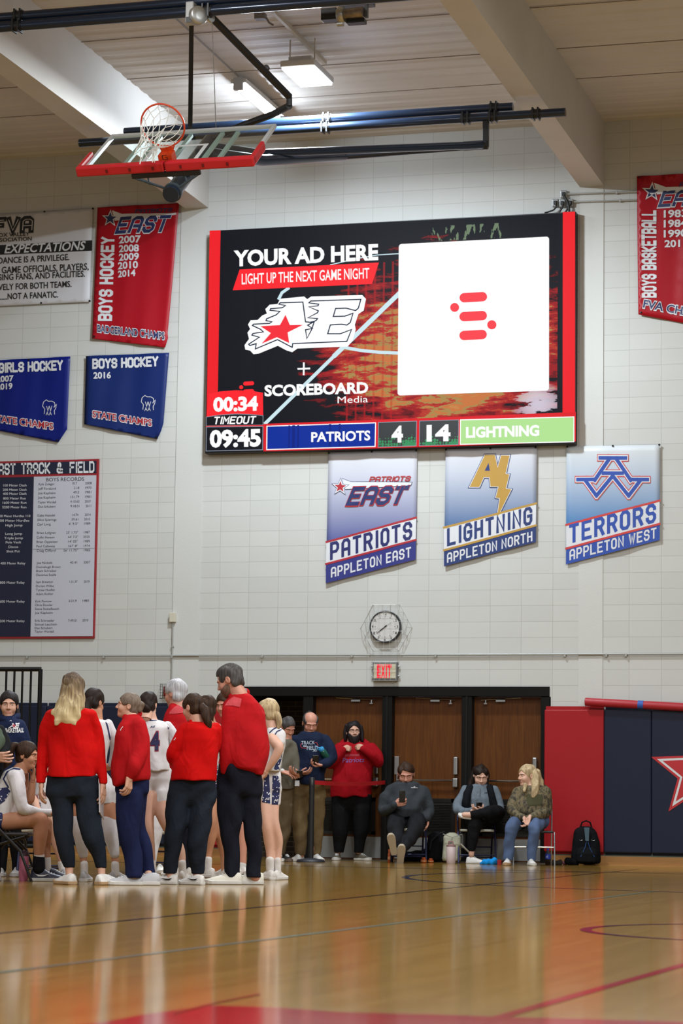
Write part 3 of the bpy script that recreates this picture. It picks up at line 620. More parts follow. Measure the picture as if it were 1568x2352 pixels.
AEo = [(332, 1055), (366, 1008), (354, 962), (374, 934), (358, 900), (378, 868), (430, 866), (466, 832), (500, 818), (488, 785), (520, 752), (580, 746), (600, 707), (780, 690), (802, 710), (832, 690), (1215, 679), (1243, 708), (1226, 795), (1186, 822), (1160, 900), (1166, 940), (1146, 1012), (1106, 1066), (730, 1080), (690, 1108), (648, 1095), (582, 1060), (440, 1118), (400, 1123), (374, 1096), (338, 1088)]
lg = sg('team_logo', eW, [P4(AEo, .006)])
AEl = [(600, 738), (770, 732), (790, 880), (822, 884)]
wing = [(600, 738), (590, 748), (640, 758), (615, 775), (528, 782), (524, 794), (598, 802), (570, 828), (498, 858), (494, 872), (538, 880), (520, 892), (400, 898), (392, 908), (452, 936), (474, 956), (396, 968), (388, 980), (444, 996), (364, 1048), (372, 1058), (420, 1044), (414, 1084), (580, 1014), (690, 1072), (694, 1044), (1100, 1027), (1135, 938), (1050, 970), (956, 970), (976, 904), (1060, 898), (1100, 905), (1126, 885), (1146, 816), (1085, 838), (998, 840), (1016, 780), (1095, 778), (1165, 796), (1186, 778), (1205, 712), (830, 724), (815, 738), (888, 748), (884, 760), (815, 768), (886, 798), (880, 812), (808, 850), (880, 856), (872, 868), (806, 906), (842, 930), (790, 940), (800, 1006), (836, 938), (856, 878), (822, 884)]
sg('logo_outline', eN, [L4(AEl, 8.5, .0085), L4(wing, 8.5, .0085)])
sg('logo_star', emis('led_star', '#f52f3b'), [P4([(640, 828), (673, 905), (771, 903), (656, 960), (668, 1040), (576, 996), (462, 1044), (530, 965), (452, 913), (598, 905)], .0095)])
sg('plus_sign', eW, [L4([(735, 1233), (819, 1230)], 13, .006), L4([(777, 1190), (776, 1275)], 13, .006)])
sg('media_lettering', eW, [T4('SCOREBOARD', (482, 1436), (1260, 1412), 76, .006, bold=.04), T4('Media', (1030, 1491), (1258, 1484), 50, .006)])
sg('media_mark', eR, [P4(pill(337, 1344, 389, 1341, 15), .005), P4(circ(307, 1371, 15), .005), P4(pill(337, 1403, 389, 1400, 15), .005)])
sg('timer_panel', eR, [P4([(65, 1420), (150, 1402), (270, 1393), (400, 1400), (470, 1412), (472, 1580), (370, 1572), (265, 1569), (150, 1577), (47, 1592)], .006)])
sg('panel_border', eGr, [P4([(45, 1592), (150, 1577), (265, 1569), (370, 1572), (473, 1582), (473, 1656), (44, 1663)], .006), P4([(45, 1667), (473, 1663), (471, 1843), (42, 1852)], .007), P4([(1335, 1633), (1625, 1623), (1622, 1813), (1332, 1823)], .008), P5([(283, 1863), (592, 1854), (590, 2053), (281, 2062)], .008)])
sg('black_panel', eK, [P4([(49, 1596), (150, 1582), (265, 1574), (370, 1577), (469, 1586), (469, 1652), (48, 1659)], .008), P4([(50, 1672), (468, 1668), (466, 1838), (47, 1847)], .009)])
sg('score_bar', emis('led_bar_red', '#e0212b'), [P4([(474, 1646), (1840, 1596), (2816, 1556), (2816, 1778), (1840, 1815), (474, 1852)], .005), P4([(43, 1660), (474, 1654), (474, 1668), (43, 1672)], .0065)])
k = NT('led_halftone'); g = k.n('NewGeometry').outputs['Position']; s = k.n('SeparateXYZ'); k.set(s.inputs[0], g)
vr = k.n('TexVoronoi'); k.set(vr.inputs['Vector'], g); vr.inputs['Scale'].default_value = 26; vr.inputs['Randomness'].default_value = .25
hh = k.math('DIVIDE', k.math('SUBTRACT', s.outputs[2], sz0), .34); th = k.math('ADD', k.math('MULTIPLY', hh, -.9), k.math('ADD', .75, k.math('MULTIPLY', k.math('SUBTRACT', k.noise(g, 5, 3), .5), .9)))
k.set(k.b.inputs['Emission Color'], k.mix(k.math('MULTIPLY', k.math('GREATER_THAN', th, vr.outputs['Distance']), k.math('GREATER_THAN', th, .22)), lin('#10181a'), lin('#118a4c'))); k.b.inputs['Emission Strength'].default_value = 1; k.b.inputs['Base Color'].default_value = (0, 0, 0, 1)
sg('score_panel', k.m, [P4([(1340, 1638), (1620, 1628), (1617, 1808), (1337, 1818)], .0095), P5([(288, 1868), (588, 1859), (586, 2048), (286, 2057)], .0095)])
sg('name_border', eW, [P4([(497, 1660), (1319, 1634), (1315, 1819), (495, 1843)], .007), P5([(601, 1853), (1496, 1829), (1496, 2031), (599, 2052)], .007)])
sg('home_panel', eB, [P4([(505, 1667), (1312, 1642), (1308, 1812), (503, 1835)], .0085)]); sg('visitor_panel', eG, [P5([(609, 1861), (1489, 1837), (1489, 2024), (607, 2044)], .0085)])
sg('home_stripes', emis('led_blue_dark', '#0a2484'), [P4([(x, 1662-(x-505)*.031), (x+w, 1662-(x+w-505)*.031), (x+w-2, 1827-(x-505)*.028), (x-2, 1827-(x-505)*.028)], .0092) for x, w in ((662, 12), (690, 22), (728, 14), (965, 18), (1040, 14))])
sg('score_lettering', eW, [T4('00:34', (98, 1550), (434, 1540), 96, .009, bold=.045), T4('09:45', (72, 1817), (456, 1808), 116, .011, bold=.045), T4('PATRIOTS', (833, 1780), (1276, 1767), 68, .011, bold=.03),
   T4('TIMEOUT', (98, 1645), (412, 1640), 48, .011, font='block', w=1.3, top=3), T5('4', (66, 2029), (156, 2026), 116, .013, bold=.045), T5('14', (340, 2021), (528, 2016), 116, .013, bold=.045), T5('LIGHTNING', (648, 1994), (1222, 1978), 76, .011, bold=.045)])
# ================================================================== BANNERS (vinyl, hung on the wall; PB = banner face)
YB = -.032; PB = wallplane(YB)
m_gro = mat('grommet', '#2a2a2c', .35, .8)
def ripple(ph, amp, kx, kz=.35):
    return lambda p: np.array([p[0], p[1]-amp*(.5+.5*math.sin(kx*p[0]+kz*p[2]*3+ph))-amp*.4*math.sin(kx*2.3*p[0]-1.7*p[2]+ph*2), p[2]])
class Banner:
    def __init__(s, label, poly, m, conv, amp=.012, ph=0.0, kx=9.0, grp='banners on the wall', folds=None, name='banner'):
        s.conv = conv; P = [PB(*conv(*p)) for p in poly]; c = np.mean(P, axis=0); s.par = empty(name, (c[0], 0, c[2]), label, 'banner', grp); s.d = ripple(ph, amp, kx)
        b = LB(); PP, tr = refine([np.array(p) for p in P], [tuple(t) for t in tessellate_polygon([[Vector(p) for p in P]])], .12)
        PP = [s.d(p) for p in PP]; b.add(PP, tr); o = b.link('cloth', m, s.par); o.data.polygons.foreach_set('use_smooth', [True]*len(o.data.polygons))
        sd = o.modifiers.new('thick', 'SOLIDIFY'); sd.thickness = .003; sd.offset = 1 if False else 0
        s.e = .006
    def poly(s, name, pts, m, lift=0, label=None):
        b = LB(); put_poly(b, pts, PB, N0, s.e+lift, drape=s.d, conv=s.conv, maxe=.12); return b.link(name, m, s.par, label)
    def lines(s, name, pls, w, m, lift=0, closed=False):
        b = LB()
        for pl in pls:
            if b.v and name == 'stripe_edge': b.link(name, m, s.par); b = LB()
            out = []
            pl = list(pl)+([pl[0]] if closed else [])
            for a, c in zip(pl[:-1], pl[1:]):
                n = max(1, int(math.hypot(c[0]-a[0], c[1]-a[1])/25)); out += [(a[0]+(c[0]-a[0])*i/n, a[1]+(c[1]-a[1])*i/n) for i in range(n)]
            out.append(pl[-1]); z = abs(s.conv(1, 0)[0]-s.conv(0, 0)[0]); put_line(b, out, w*z, PB, N0, s.e+lift, drape=s.d, conv=s.conv)
        return b.link(name, m, s.par)
    def text(s, name, items, m, lift=.002, bold=0.0, font='std', **kw):
        b = LB(); z = abs(s.conv(1, 0)[0]-s.conv(0, 0)[0])
        for t, a, c, cap, *sl in items:
            put_text(b, t, s.conv(*a), s.conv(*c), cap*z, PB, N0, s.e+lift, bold=bold, font=font, top=(sl[0]*z if sl else 0), drape=s.d, **kw)
            if len(items) < 200: b.link(name, m, s.par); b = LB()
        if b.v: b.link(name, m, s.par)
    def grommets(s, pts):
        for p in pts: q = s.d(PB(*s.conv(*p)))-np.array(s.par.location); b = MB(); b.lathe(q, [(.013, -.004), (.013, .01), (.004, .012)], 10, (0, -1, 0)); b.build('grommet', m_gro, s.par)
B3 = zc(0, 440, 3.5636); B5 = zc(1200, 380, 2.4); T1 = zc(720, 1000, 3.0154); B6 = zc(0, 1040, 5.345)
m_vw = mat('vinyl_white', '#c6c6ca', .42, spec=.2); m_vred = mat('vinyl_banner_red', '#a0101f', .4, spec=.22); m_vnavy = mat('vinyl_banner_navy', '#122660', .38, spec=.22); m_vnavy2 = mat('vinyl_banner_blue', '#0b1a6c', .38, spec=.22)
iK = mat('print_black', '#161618', .5); iW = mat('print_white', '#d2d4d8', .5); iN = mat('print_navy', '#1c2a5c', .5); iR = mat('print_red', '#a3202c', .5)
b = Banner('white sportsmanship expectations banner with black lettering, cut by the left frame edge', [(-1150, 268), (760, 138), (735, 903), (-1150, 992)], m_vw, B3, .006, 0, 5, name='expectations_banner')
b.poly('black_band', [(-1150, 500), (757, 400), (756, 485), (-1150, 570)], iK); b.grommets([(365, 165), (762, 140), (735, 896), (338, 912)])
b.text('black_lettering', [('OX VALLEY', (-8, 374), (243, 361), 30), ('SOCIATION', (2, 413), (262, 401), 30), ('DANCE IS A PRIVILEGE.', (-10, 592), (570, 561), 48), ('GAME OFFICIALS, PLAYERS,', (18, 671), (728, 640), 52), ('SING FANS, AND FACILITIES.', (-6, 728), (698, 697), 48), ('VELY FOR BOTH TEAMS.', (-8, 809), (588, 781), 48), ('......NOT A FANATIC.', (-6, 887), (478, 866), 48)], iK, bold=.014)
b.text('logo_lettering', [('FVA', (-62, 336), (276, 322), 104, 6)], iK, font='block', w=2.3, gap=2.2); b.text('logo_inline', [('FVA', (-50, 326), (266, 313), 86, 6)], m_vw, .004, font='block', w=.35, gap=2.2)
b.text('white_lettering', [('EXPECTATIONS', (40, 507), (692, 477), 68, 16), ('R', (-55, 512), (5, 509), 68, 16)], iW, .004, bold=.02)
def east(b, cv, stc, R, E, E2, cap, sl, bar, pat, red=False):
    x, y = stc
    f1, f2 = (iN, iR) if red else (iW, iN)
    tail = [(x+R*.2, y-R*.9), (bar[0][0], bar[0][1]-R*.10), bar[1], bar[2], (x+R*.5, y+R*.25)]
    b.poly('star_tail', tail, iW, .001); b.poly('star_edge', star(x, y, R, R*.42, .05), iW if not red else iN, .002)
    if red: b.poly('star_field', star(x, y, R*.9, R*.37, .05), iW, .003); b.poly('star', star(x, y, R*.62, R*.26, .05), iR, .004); b.lines('star_tail_edge', [tail], 3, iN, .002)
    else: b.poly('star', star(x, y, R*.72, R*.3, .05), iN, .003)
    b.text('logo_edge', [('EAST', E, E2, cap, sl)], iR if red else iW, .002, font='block', w=2.0, gap=2.1, cw=1.15)
    b.text('logo_lettering', [('EAST', (E[0]+4, E[1]-3), (E2[0]-4, E2[1]-3), cap*.95, sl)], iN, .004, font='block', w=1.5, gap=2.3, cw=1.15)
    if pat: b.text('patriots_lettering', [pat], iR if red else iN, .003, font='block', w=1.5, cw=1.2)
b = Banner('tall red boys hockey championship banner with white years, left of the video board', [(797, 130), (1470, 95), (1455, 260), (1430, 560), (1402, 860), (1372, 1160), (1376, 1200), (1352, 1277), (757, 1205), (775, 700)], m_vred, B3, .014, .5, 8, name='hockey_banner')
east(b, B3, (905, 222), 74, (940, 338), (1365, 322), 118, 42, [(1000, 192), (1445, 176), (1445, 192)], ('PATRIOTS', (1108, 176), (1408, 164), 26, 8))
b.text('year_lettering', [('2007', (975, 425), (1156, 416), 54), ('2008', (975, 497), (1140, 490), 54), ('2009', (975, 568), (1140, 558), 54), ('2010', (967, 637), (1132, 626), 54), ('2014', (967, 703), (1112, 691), 50)], iW, bold=.03)
b.text('upright_lettering', [('BOYS HOCKEY', (905, 1060), (929, 368), 88)], iW, font='block', w=1.7, gap=2.2)
b.text('champs_edge', [('BADGERLAND CHAMPS', (798, 1152), (1352, 1216), 62)], iW, .002, bold=.06); b.text('champs_lettering', [('BADGERLAND CHAMPS', (802, 1150), (1348, 1211), 56)], iN, .004, bold=.015); b.grommets([(775, 1188)])
WI = [(1172, 1784), (1177, 1745), (1158, 1722), (1166, 1688), (1190, 1670), (1206, 1682), (1238, 1682), (1258, 1694), (1262, 1716), (1252, 1734), (1274, 1708), (1268, 1738), (1256, 1760), (1258, 1788)]
def statebanner(b, dx, dy):
    f = lambda x, y: (x+dx, y+dy)
    b.lines('state_outline', [[f(*p) for p in WI]], 5, iW, .001); b.text('association_lettering', [('W', f(1190, 1766), f(1240, 1764), 44), ('A', f(1186, 1797), f(1210, 1797), 30), ('A', f(1212, 1797), f(1236, 1797), 30)], iW)
b = Banner('blue girls hockey state champs banner, cut by the left frame edge', [(-120, 1386), (577, 1350), (552, 1945), (478, 2052), (-120, 1935)], m_vnavy2, B3, .010, 1.2, 9, name='girls_hockey_banner')
b.text('title_lettering', [('GIRLS HOCKEY', (-10, 1479), (520, 1455), 66)], iW, font='block', w=1.7); b.text('year_lettering', [('2007', (-30, 1560), (116, 1553), 46), ('2019', (-30, 1623), (107, 1616), 46)], iW, bold=.03); statebanner(b, -809, 35)
b.text('champs_edge', [('STATE CHAMPS', (-62, 1881), (442, 1952), 56)], iW, .002, bold=.07); b.text('champs_lettering', [('STATE CHAMPS', (-58, 1879), (438, 1948), 51)], iR, .004, bold=.02); b.grommets([(238, 1375), (468, 2036)])
b = Banner('navy boys hockey 2016 state champs banner below the red hockey banner', [(706, 1347), (1385, 1320), (1362, 1620), (1340, 1900), (1320, 1960), (1288, 2025), (690, 1905)], m_vnavy, B3, .014, 2.0, 7, name='state_champs_banner')
b.text('title_lettering', [('BOYS HOCKEY', (760, 1446), (1302, 1424), 66)], iW, font='block', w=1.7); b.text('year_lettering', [('2016', (770, 1532), (910, 1528), 48)], iW, bold=.03); statebanner(b, 0, 0)
b.text('champs_edge', [('STATE CHAMPS', (758, 1850), (1248, 1924), 56)], iW, .002, bold=.07); b.text('champs_lettering', [('STATE CHAMPS', (762, 1847), (1244, 1920), 51)], iR, .004, bold=.02); b.grommets([(712, 1355), (1278, 2012)])
b = Banner('tall red boys basketball banner cut by the right frame edge', [(630, 60), (883, 47), (1100, 36), (1085, 910), (883, 868), (638, 822)], m_vred, B5, .014, 2.6, 8, name='basketball_banner')
east(b, B5, (712, 146), 56, (742, 226), (1056, 212), 76, 26, [(790, 126), (1080, 112), (1080, 122)], ('PATRIOTS', (862, 118), (1060, 108), 20, 6))
b.text('year_lettering', [('1983', (778, 288), (906, 283), 38), ('1984', (778, 342), (906, 337), 38), ('1990', (778, 397), (906, 392), 38), ('2011', (782, 451), (900, 447), 36)], iW, bold=.03)
b.text('upright_lettering', [('BOYS BASKETBALL', (730, 730), (728, 248), 64)], iW, font='block', w=1.7, gap=2.2)
b.text('champs_edge', [('FVA CHAMPS', (660, 786), (1040, 856), 46, 8)], iW, .002, bold=.07); b.text('champs_lettering', [('FVA CHAMPS', (663, 783), (1036, 852), 41, 8)], iN, .004, bold=.02); b.grommets([(642, 68), (652, 812)])
def gradmat(name, top, bot, za, zb):
    k = NT(name); g = k.n('NewGeometry').outputs['Position']; s = k.n('SeparateXYZ'); k.set(s.inputs[0], g)
    t = k.math('DIVIDE', k.math('SUBTRACT', za, s.outputs[2]), za-zb); k.set(k.b.inputs['Base Color'], k.ramp(t, [(.05, top), (.95, bot)])); k.b.inputs['Roughness'].default_value = .4; return k.m
def school(label, cv, quad, stripe, edge, lower, top, bot, name, nb, ncap, sub, sb, scap, ncol, w=.9):
    za = PB(*cv(*quad[0]))[2]; zb = PB(*cv(*stripe[0]))[2]
    b = Banner(label, quad, gradmat(name.lower()+'_print', top, bot, za, zb), cv, .010, quad[0][0]*.01, 6, 'school banners under the video board', name=name.lower()+'_banner')
    b.poly('lower_field', [stripe[3], stripe[2], quad[2], quad[3]], lower); b.poly('white_stripe', stripe, iW, .0015)
    b.lines('stripe_edge', [stripe[:2], [stripe[3], stripe[2]]], abs(stripe[3][1]-stripe[0][1])*.09, edge, .003)
    b.text('name_lettering', [(name, nb[0], nb[1], ncap)], ncol, .003, font='block', w=1.25, gap=2.2, cw=.72); b.text('school_lettering', [(sub, sb[0], sb[1], scap)], iW, .003, font='block', w=1.15, gap=2.1, cw=.78)
    return b
m_lb = mat('print_indigo', '#2a2f78', .45); m_gold = mat('print_gold', '#b08a3c', .45); m_inkn = mat('print_ink_navy', '#1f2560', .45); m_ny = mat('print_north_navy', '#20356c', .45); m_wb = mat('print_west_blue', '#2448a0', .45); m_or = mat('print_west_red', '#c23a36', .45)
b = school('blue PATRIOTS APPLETON EAST school banner, leftmost of the three under the board', T1, [(103, 120), (717, 105), (707, 860), (87, 1025)], [(91, 740), (711, 570), (708, 724), (88, 892)], iR, m_lb, '#d2d4da', '#5a6298', 'PATRIOTS', ((116, 858), (684, 708)), 104, 'APPLETON EAST', ((122, 982), (676, 838)), 60, m_inkn)
east(b, T1, (186, 358), 66, (222, 478), (620, 470), 108, 44, [(262, 328), (684, 324), (674, 348)], ('PATRIOTS', (386, 320), (668, 315), 30, 10), red=True); b.grommets([(106, 122), (406, 114), (711, 105)])
b = school('blue and gold LIGHTNING APPLETON NORTH school banner, middle of the three under the board', T1, [(915, 98), (1545, 80), (1540, 740), (905, 908)], [(905, 640), (1542, 472), (1540, 624), (905, 797)], m_gold, m_ny, '#d0d2d8', '#54719c', 'LIGHTNING', ((926, 760), (1516, 606)), 104, 'APPLETON NORTH', ((926, 880), (1516, 728)), 58, m_ny)
bolt = [(1080, 358), (1188, 135), (1256, 135), (1276, 226), (1300, 140), (1358, 140), (1330, 268), (1356, 271), (1332, 370), (1370, 375), (1270, 572), (1290, 436), (1262, 432), (1281, 355), (1226, 355), (1219, 292), (1179, 291), (1149, 358)]
b.lines('logo_outline', [bolt], 16, m_ny, .001, True); b.lines('logo_edge', [bolt], 8, iW, .002, True); b.poly('logo_bolt', bolt, m_gold, .003); b.poly('logo_counter', [(1186, 246), (1213, 192), (1222, 246)], m_ny, .004); b.grommets([(918, 99), (1226, 92), (1538, 83)])
b = school('blue TERRORS APPLETON WEST school banner, rightmost of the three under the board', B5, [(242, 1550), (755, 1540), (755, 2065), (238, 2200)], [(240, 1982), (755, 1848), (755, 1976), (240, 2112)], m_or, m_wb, '#d0d6da', '#4f7fb2', 'TERRORS', ((256, 2078), (736, 1958)), 88, 'APPLETON WEST', ((258, 2174), (738, 2050)), 50, m_wb)
aw = [[(428, 1613), (568, 1613)], [(480, 1616), (398, 1737)], [(515, 1616), (597, 1737)], [(445, 1697), (550, 1697)], [(304, 1732), (392, 1732)], [(602, 1732), (688, 1732)], [(345, 1735), (408, 1822)], [(408, 1822), (497, 1712)], [(497, 1712), (585, 1822)], [(585, 1822), (650, 1735)]]
for i, (w, m) in enumerate(((40, m_or), (31, iW), (20, m_wb))): b.lines(('logo_outline', 'logo_edge', 'logo_strokes')[i], aw, w, m, .001+.0012*i)
b.grommets([(246, 1551), (497, 1546), (753, 1540)])
# ------------------------------------------------------------------ track and field record board
P = [PB(*B6(*p)) for p in [(-1250, 138), (1210, 75), (1160, 2278), (-1250, 2290)]]
rb = Banner.__new__(Banner); rb.conv = B6; rb.d = lambda p: p; rb.e = .004
x0 = P[0][0]; x1 = (P[1][0]+P[2][0])/2; z1 = (P[0][2]+P[1][2])/2; z0 = (P[2][2]+P[3][2])/2; cx_ = np.array([(x0+x1)/2, 0, (z0+z1)/2])
rb.par = empty('record_board', cx_, 'navy and white track and field record board in a red frame', 'record board')
MB().b2(np.array([x0, YB+.002, z0])-cx_, np.array([x1, 0, z1])-cx_).build('backboard', mat('record_red', '#8e1c24', .45), rb.par, bevel=.004)
rb.poly('header_panel', [(-1230, 162), (1186, 100), (1183, 248), (-1230, 292)], mat('record_navy', '#141a33', .4)); rb.poly('event_panel', [(-1230, 330), (415, 295), (374, 2256), (-1230, 2262)], mat('record_navy', '#141a33', .4)); rb.poly('results_panel', [(418, 294), (1184, 276), (1140, 2251), (376, 2255)], mat('record_white', '#b9bbc6', .4), .001)
rb.lines('panel_seam', [[(398, 1185), (1163, 1173)]], 6, mat('seam_grey', '#7f8088', .5), .003)
rb.text('header_lettering', [('AST', (-15, 261), (192, 257), 116), ('TRACK', (262, 254), (620, 246), 116), ('&', (697, 244), (775, 242), 114), ('FIELD', (856, 240), (1160, 232), 116)], iW, font='block', w=1.3)
rb.text('results_lettering', [('BOYS RECORDS', (570, 352), (1034, 342), 42)], iK, .003)
L = [('100 Meter Dash', 42, 328, 415), ('200 Meter Dash', 37, 328, 469), ('400 Meter Dash', 37, 327, 518), ('800 Meter Run', 42, 320, 575), ('1600 Meter Run', 35, 327, 628), ('3200 Meter Run', 30, 327, 683), ('00 Meter Hurdles 110', -4, 374, 792), ('00 Meter Hurdles', 4, 362, 847), ('High Jump', 70, 278, 905), ('Long Jump', 67, 274, 1008), ('Triple Jump', 55, 284, 1062), ('Pole Vault', 73, 262, 1114), ('Discus', 107, 226, 1170), ('Shot Put', 82, 245, 1224), ('400 Meter Relay', 8, 314, 1372), ('800 Meter Relay', 2, 305, 1608), ('600 Meter Relay', -2, 306, 1840), ('200 Meter Relay', 0, 304, 2080)]
rb.text('event_lettering', [(t, (a, y), (c, y-2), 28) for t, a, c, y in L], iW, .003)
R_ = [('Kyle Zuleger', 478, 670, 400, '10.7', 888, 948, 390, '2008', 1047, 1128), ('Jeff Forslund', 472, 688, 455, '21.8', 908, 975, 446, '1970', 1047, 1124), ('Joe Kapheim', 470, 684, 510, '49.2', 900, 973, 500, '1981', 1047, 1122), ('Joe Kapheim', 468, 683, 564, '1:51.79', 866, 973, 556, '1981', 1045, 1120), ('Taylor Wardall', 470, 690, 622, '4:10.62', 864, 978, 613, '2010', 1043, 1113), ('Dan Schubert', 470, 685, 676, '9:18.01', 868, 976, 669, '2011', 1053, 1120), ('Gabe Heindel', 460, 676, 784, '14.74', 890, 964, 777, '2014', 1043, 1114), ('Elliot Spierings', 464, 695, 838, '39.61', 880, 964, 832, '2010', 1034, 1107), ('Carl Long', 459, 624, 893, "6' 9.5\"", 847, 963, 886, '1989', 1035, 1111), ('Brian Lofgren', 456, 685, 998, "23' 1.75\"", 814, 960, 993, '1987', 1031, 1106), ('Collin Hanson', 453, 672, 1053, "44' 7.5\"", 836, 960, 1048, '2025', 1024, 1102), ('Brian Oppeneer', 452, 714, 1108, "14' 05\"", 838, 957, 1103, '1989', 1030, 1105), ('Paul Callaway', 450, 680, 1162, "167' 8\"", 842, 956, 1159, '1974', 1030, 1104), ('Craig Clifford', 452, 683, 1216, "56' 11.75\"", 782, 958, 1213, '1985', 1031, 1107), ('Joe Nickels', 451, 645, 1366, '43.41', 862, 948, 1361, '2007', 1028, 1110), ('Sam Brewton', 446, 652, 1601, '1:31.37', 855, 953, 1597, '2019', 1029, 1101), ('Kirk Pontow', 435, 638, 1838, '3:21.9', 845, 942, 1833, '1981', 1015, 1093), ('Erik Schroeder', 432, 670, 2075, '7:49.51', 838, 947, 2073, '2010', 1012, 1085)]
it = []
for n_, a, c, y, t, a2, c2, y2, yr, a3, c3 in R_: it += [(n_, (a, y), (c, y-3), 28), (t, (a2, y2), (c2, y2-2), 28), (yr, (a3, y2-2), (c3, y2-4), 28)]
it += [(t, (a, y), (c, y-2), 27) for t, a, c, y in (('Donnahugh Brown', 449, 744, 1416), ('Brent Schreiber', 448, 696, 1464), ('Davarius Scaife', 447, 691, 1513), ('Dorian Wilke', 444, 661, 1650), ('Tyrese Hoefler', 444, 679, 1698), ('Adam Kohler', 444, 656, 1747), ('Chris Dowler', 432, 650, 1883), ('Steve Stokelbusch', 431, 727, 1930), ('Joe Kapheim', 430, 648, 1978), ('Samuel Leschisin', 430, 701, 2121), ('Dan Schubert', 429, 648, 2165), ('Taylor Wardall', 429, 663, 2209))]
rb.text('record_lettering', it, mat('record_ink', '#2b2c38', .5), .003)
# ================================================================== CEILING GEAR
m_pipe = mat('navy_pipe', '#1b2a40', .28, .35, coat=.4); m_pblk = mat('gear_black', '#17191d', .4); m_alu = mat('cast_aluminium', '#b8bab9', .38, .8)
def pipe(x0, x1, Y, z, lab, clamps=(), r=.05):
    o = tag(MB().tube([(x0, Y, z), (x1, Y, z)], r, 20).build('ceiling_pipe', m_pipe, smooth=True), lab, 'pipe', 'backstop support pipes')
    for x in clamps: 
        c = MB().tube([(x-.055, Y, z), (x+.055, Y, z)], r+.008, 16); c.box((x-.03, Y, z+.0), (.018, .13, .13)); c.box((x+.03, Y, z), (.018, .13, .13)); c.build('clamp', m_pblk, o)
    return o
pipe(-2.45, 3.46, -3.98, 8.525, 'long dark blue pipe under both beams, lower of the far pair', (.62, 2.30, 2.62, 3.12)); pipe(-1.9, 2.84, -3.92, 8.645, 'shorter dark blue pipe between the beams, upper of the far pair', (.62, 2.62))
pipe(-3.0, 3.6, -8.5, 8.495, 'dark blue pipe across the picture top, lower of the near pair', (-1.30, .74)); pipe(-2.1, 2.84, -8.46, 8.61, 'dark blue pipe at the picture top edge, upper of the near pair', (-1.30,))
hb = empty('high_bay_light', (.41, -4.05, 9.12), 'bright square high bay light fixture under the ceiling deck', 'light'); 
MB().b2((-.21, -.40, .02), (.21, .40, .10)).build('housing', mat('white_enamel', '#c9c9c6', .4), hb, bevel=.02); MB().b2((-.19, -.375, .0), (.19, .375, .022)).build('lens', emis('lamp_glow', '#ffffff', 16.0), hb)
x = MB(); x.b2((-.14, -.3, .10), (.14, .3, .17)); x.build('driver_box', mat('white_enamel', '#c9c9c6', .4), hb, bevel=.01); x = MB()
for sx in (-.15, .15): x.tube([(sx, -.2, .15), (sx, -.2, .40)], .008, 6)
x.b2((-.02, -1.35, .36), (.02, -.1, .41)); x.b2((-.03, -1.4, .36), (.03, -1.34, .46)); x.b2((-.02, -.1, .36), (.02, .72, .41)); x.build('hanger_rail', mat('cream_steel', '#b8b09f', .5), hb)
MB().tube([DP(600, 38, 28.6)-np.array(hb.location), DP(612, 42, 28.5)-np.array(hb.location), DP(618, 52, 28.5)-np.array(hb.location), DP(628, 58, 28.5)-np.array(hb.location)], .012, 8).build('flex_conduit', mat('flex_grey', '#77767a', .5), hb, smooth=True)
P = DP(598, 38, 28.6); jb = MB().box((0, 0, 0), (.12, .1, .07)); tag(jb.build('junction_box', mat('box_grey', '#77767a', .5, .3), None, bevel=.006, loc=P), 'small grey junction box on the ceiling beside the high bay light', 'junction box')
sl = empty('strip_light', (-.775, -2.28, 9.38), 'long lit fluorescent strip light on the ceiling above the backboard', 'light')
MB().b2((-.095, -.78, .035), (.095, .78, .09)).build('tray', mat('white_enamel', '#c9c9c6', .4), sl); 
t_ = MB(); t_.tube([(-.0, -.74, .0), (-.0, .74, .0)], .045, 14); t_.build('diffuser', emis('tube_glow', '#dfeeff', 105.0), sl, smooth=True)
MB().b2((-.055, -.80, -.05), (.055, -.74, .10)).build('end_cap', mat('cap_grey', '#a8a8a6', .4), sl); MB().b2((-.055, .74, -.05), (.055, .80, .10)).build('end_cap', mat('cap_grey', '#a8a8a6', .4), sl)
a = DP(555, 194, 31.0); a[2] = 9.49; b_ = DP(380, 30, 28.0); tag(MB().tube([(-.775, -3.06, 9.5), (-.775, -9.0, 9.585)], .011, 8).build('conduit', mat('conduit_dark', '#85827f', .45, .4), smooth=True), 'thin grey conduit on the ceiling leading to the strip light', 'conduit')
# winch, pulley, motor
wn = empty('strap_winch', DP(449, 36, 25.28), 'round silver strap winch hanging from the near pipes', 'winch'); x = MB(); x.lathe((.03, -.02, -.01), [(.085, -.03), (.098, -.01), (.095, .03), (.08, .045), (.03, .05)], 24, (.75, -.65, 0)); x.build('drum', m_alu, wn, smooth=True); x = MB(); x.b2((-.085, -.07, -.09), (.0, .04, .13)); x.build('bracket', mat('enamel_light', '#b4b7b8', .4), wn, bevel=.012)
MB().b2((-.075, -.075, -.085), (-.015, -.07, -.03)).build('slot_plate', m_pblk, wn)
pl_ = empty('pulley', DP(484, 42, 25.35), 'small silver cable pulley beside the strap winch', 'pulley'); MB().lathe((0, 0, 0), [(.04, -.015), (.03, -.005), (.03, .005), (.04, .015)], 18, (.8, -.6, 0)).build('wheel', m_alu, pl_, smooth=False); MB().b2((.0, .015, -.03), (.03, .04, .09)).build('bracket', m_pblk, pl_)
mo = empty('winch_motor', DP(800, 32, 25.5), 'winch motor with metal drum at the picture top', 'motor'); x = MB(); x.lathe((.0, 0, 0), [(.055, -.06), (.055, .16), (.05, .165)], 20, (1, -.15, 0)); x.build('motor_body', mat('worn_steel', '#8f857c', .4, .7, var=.3, vscale=20), mo, smooth=True)
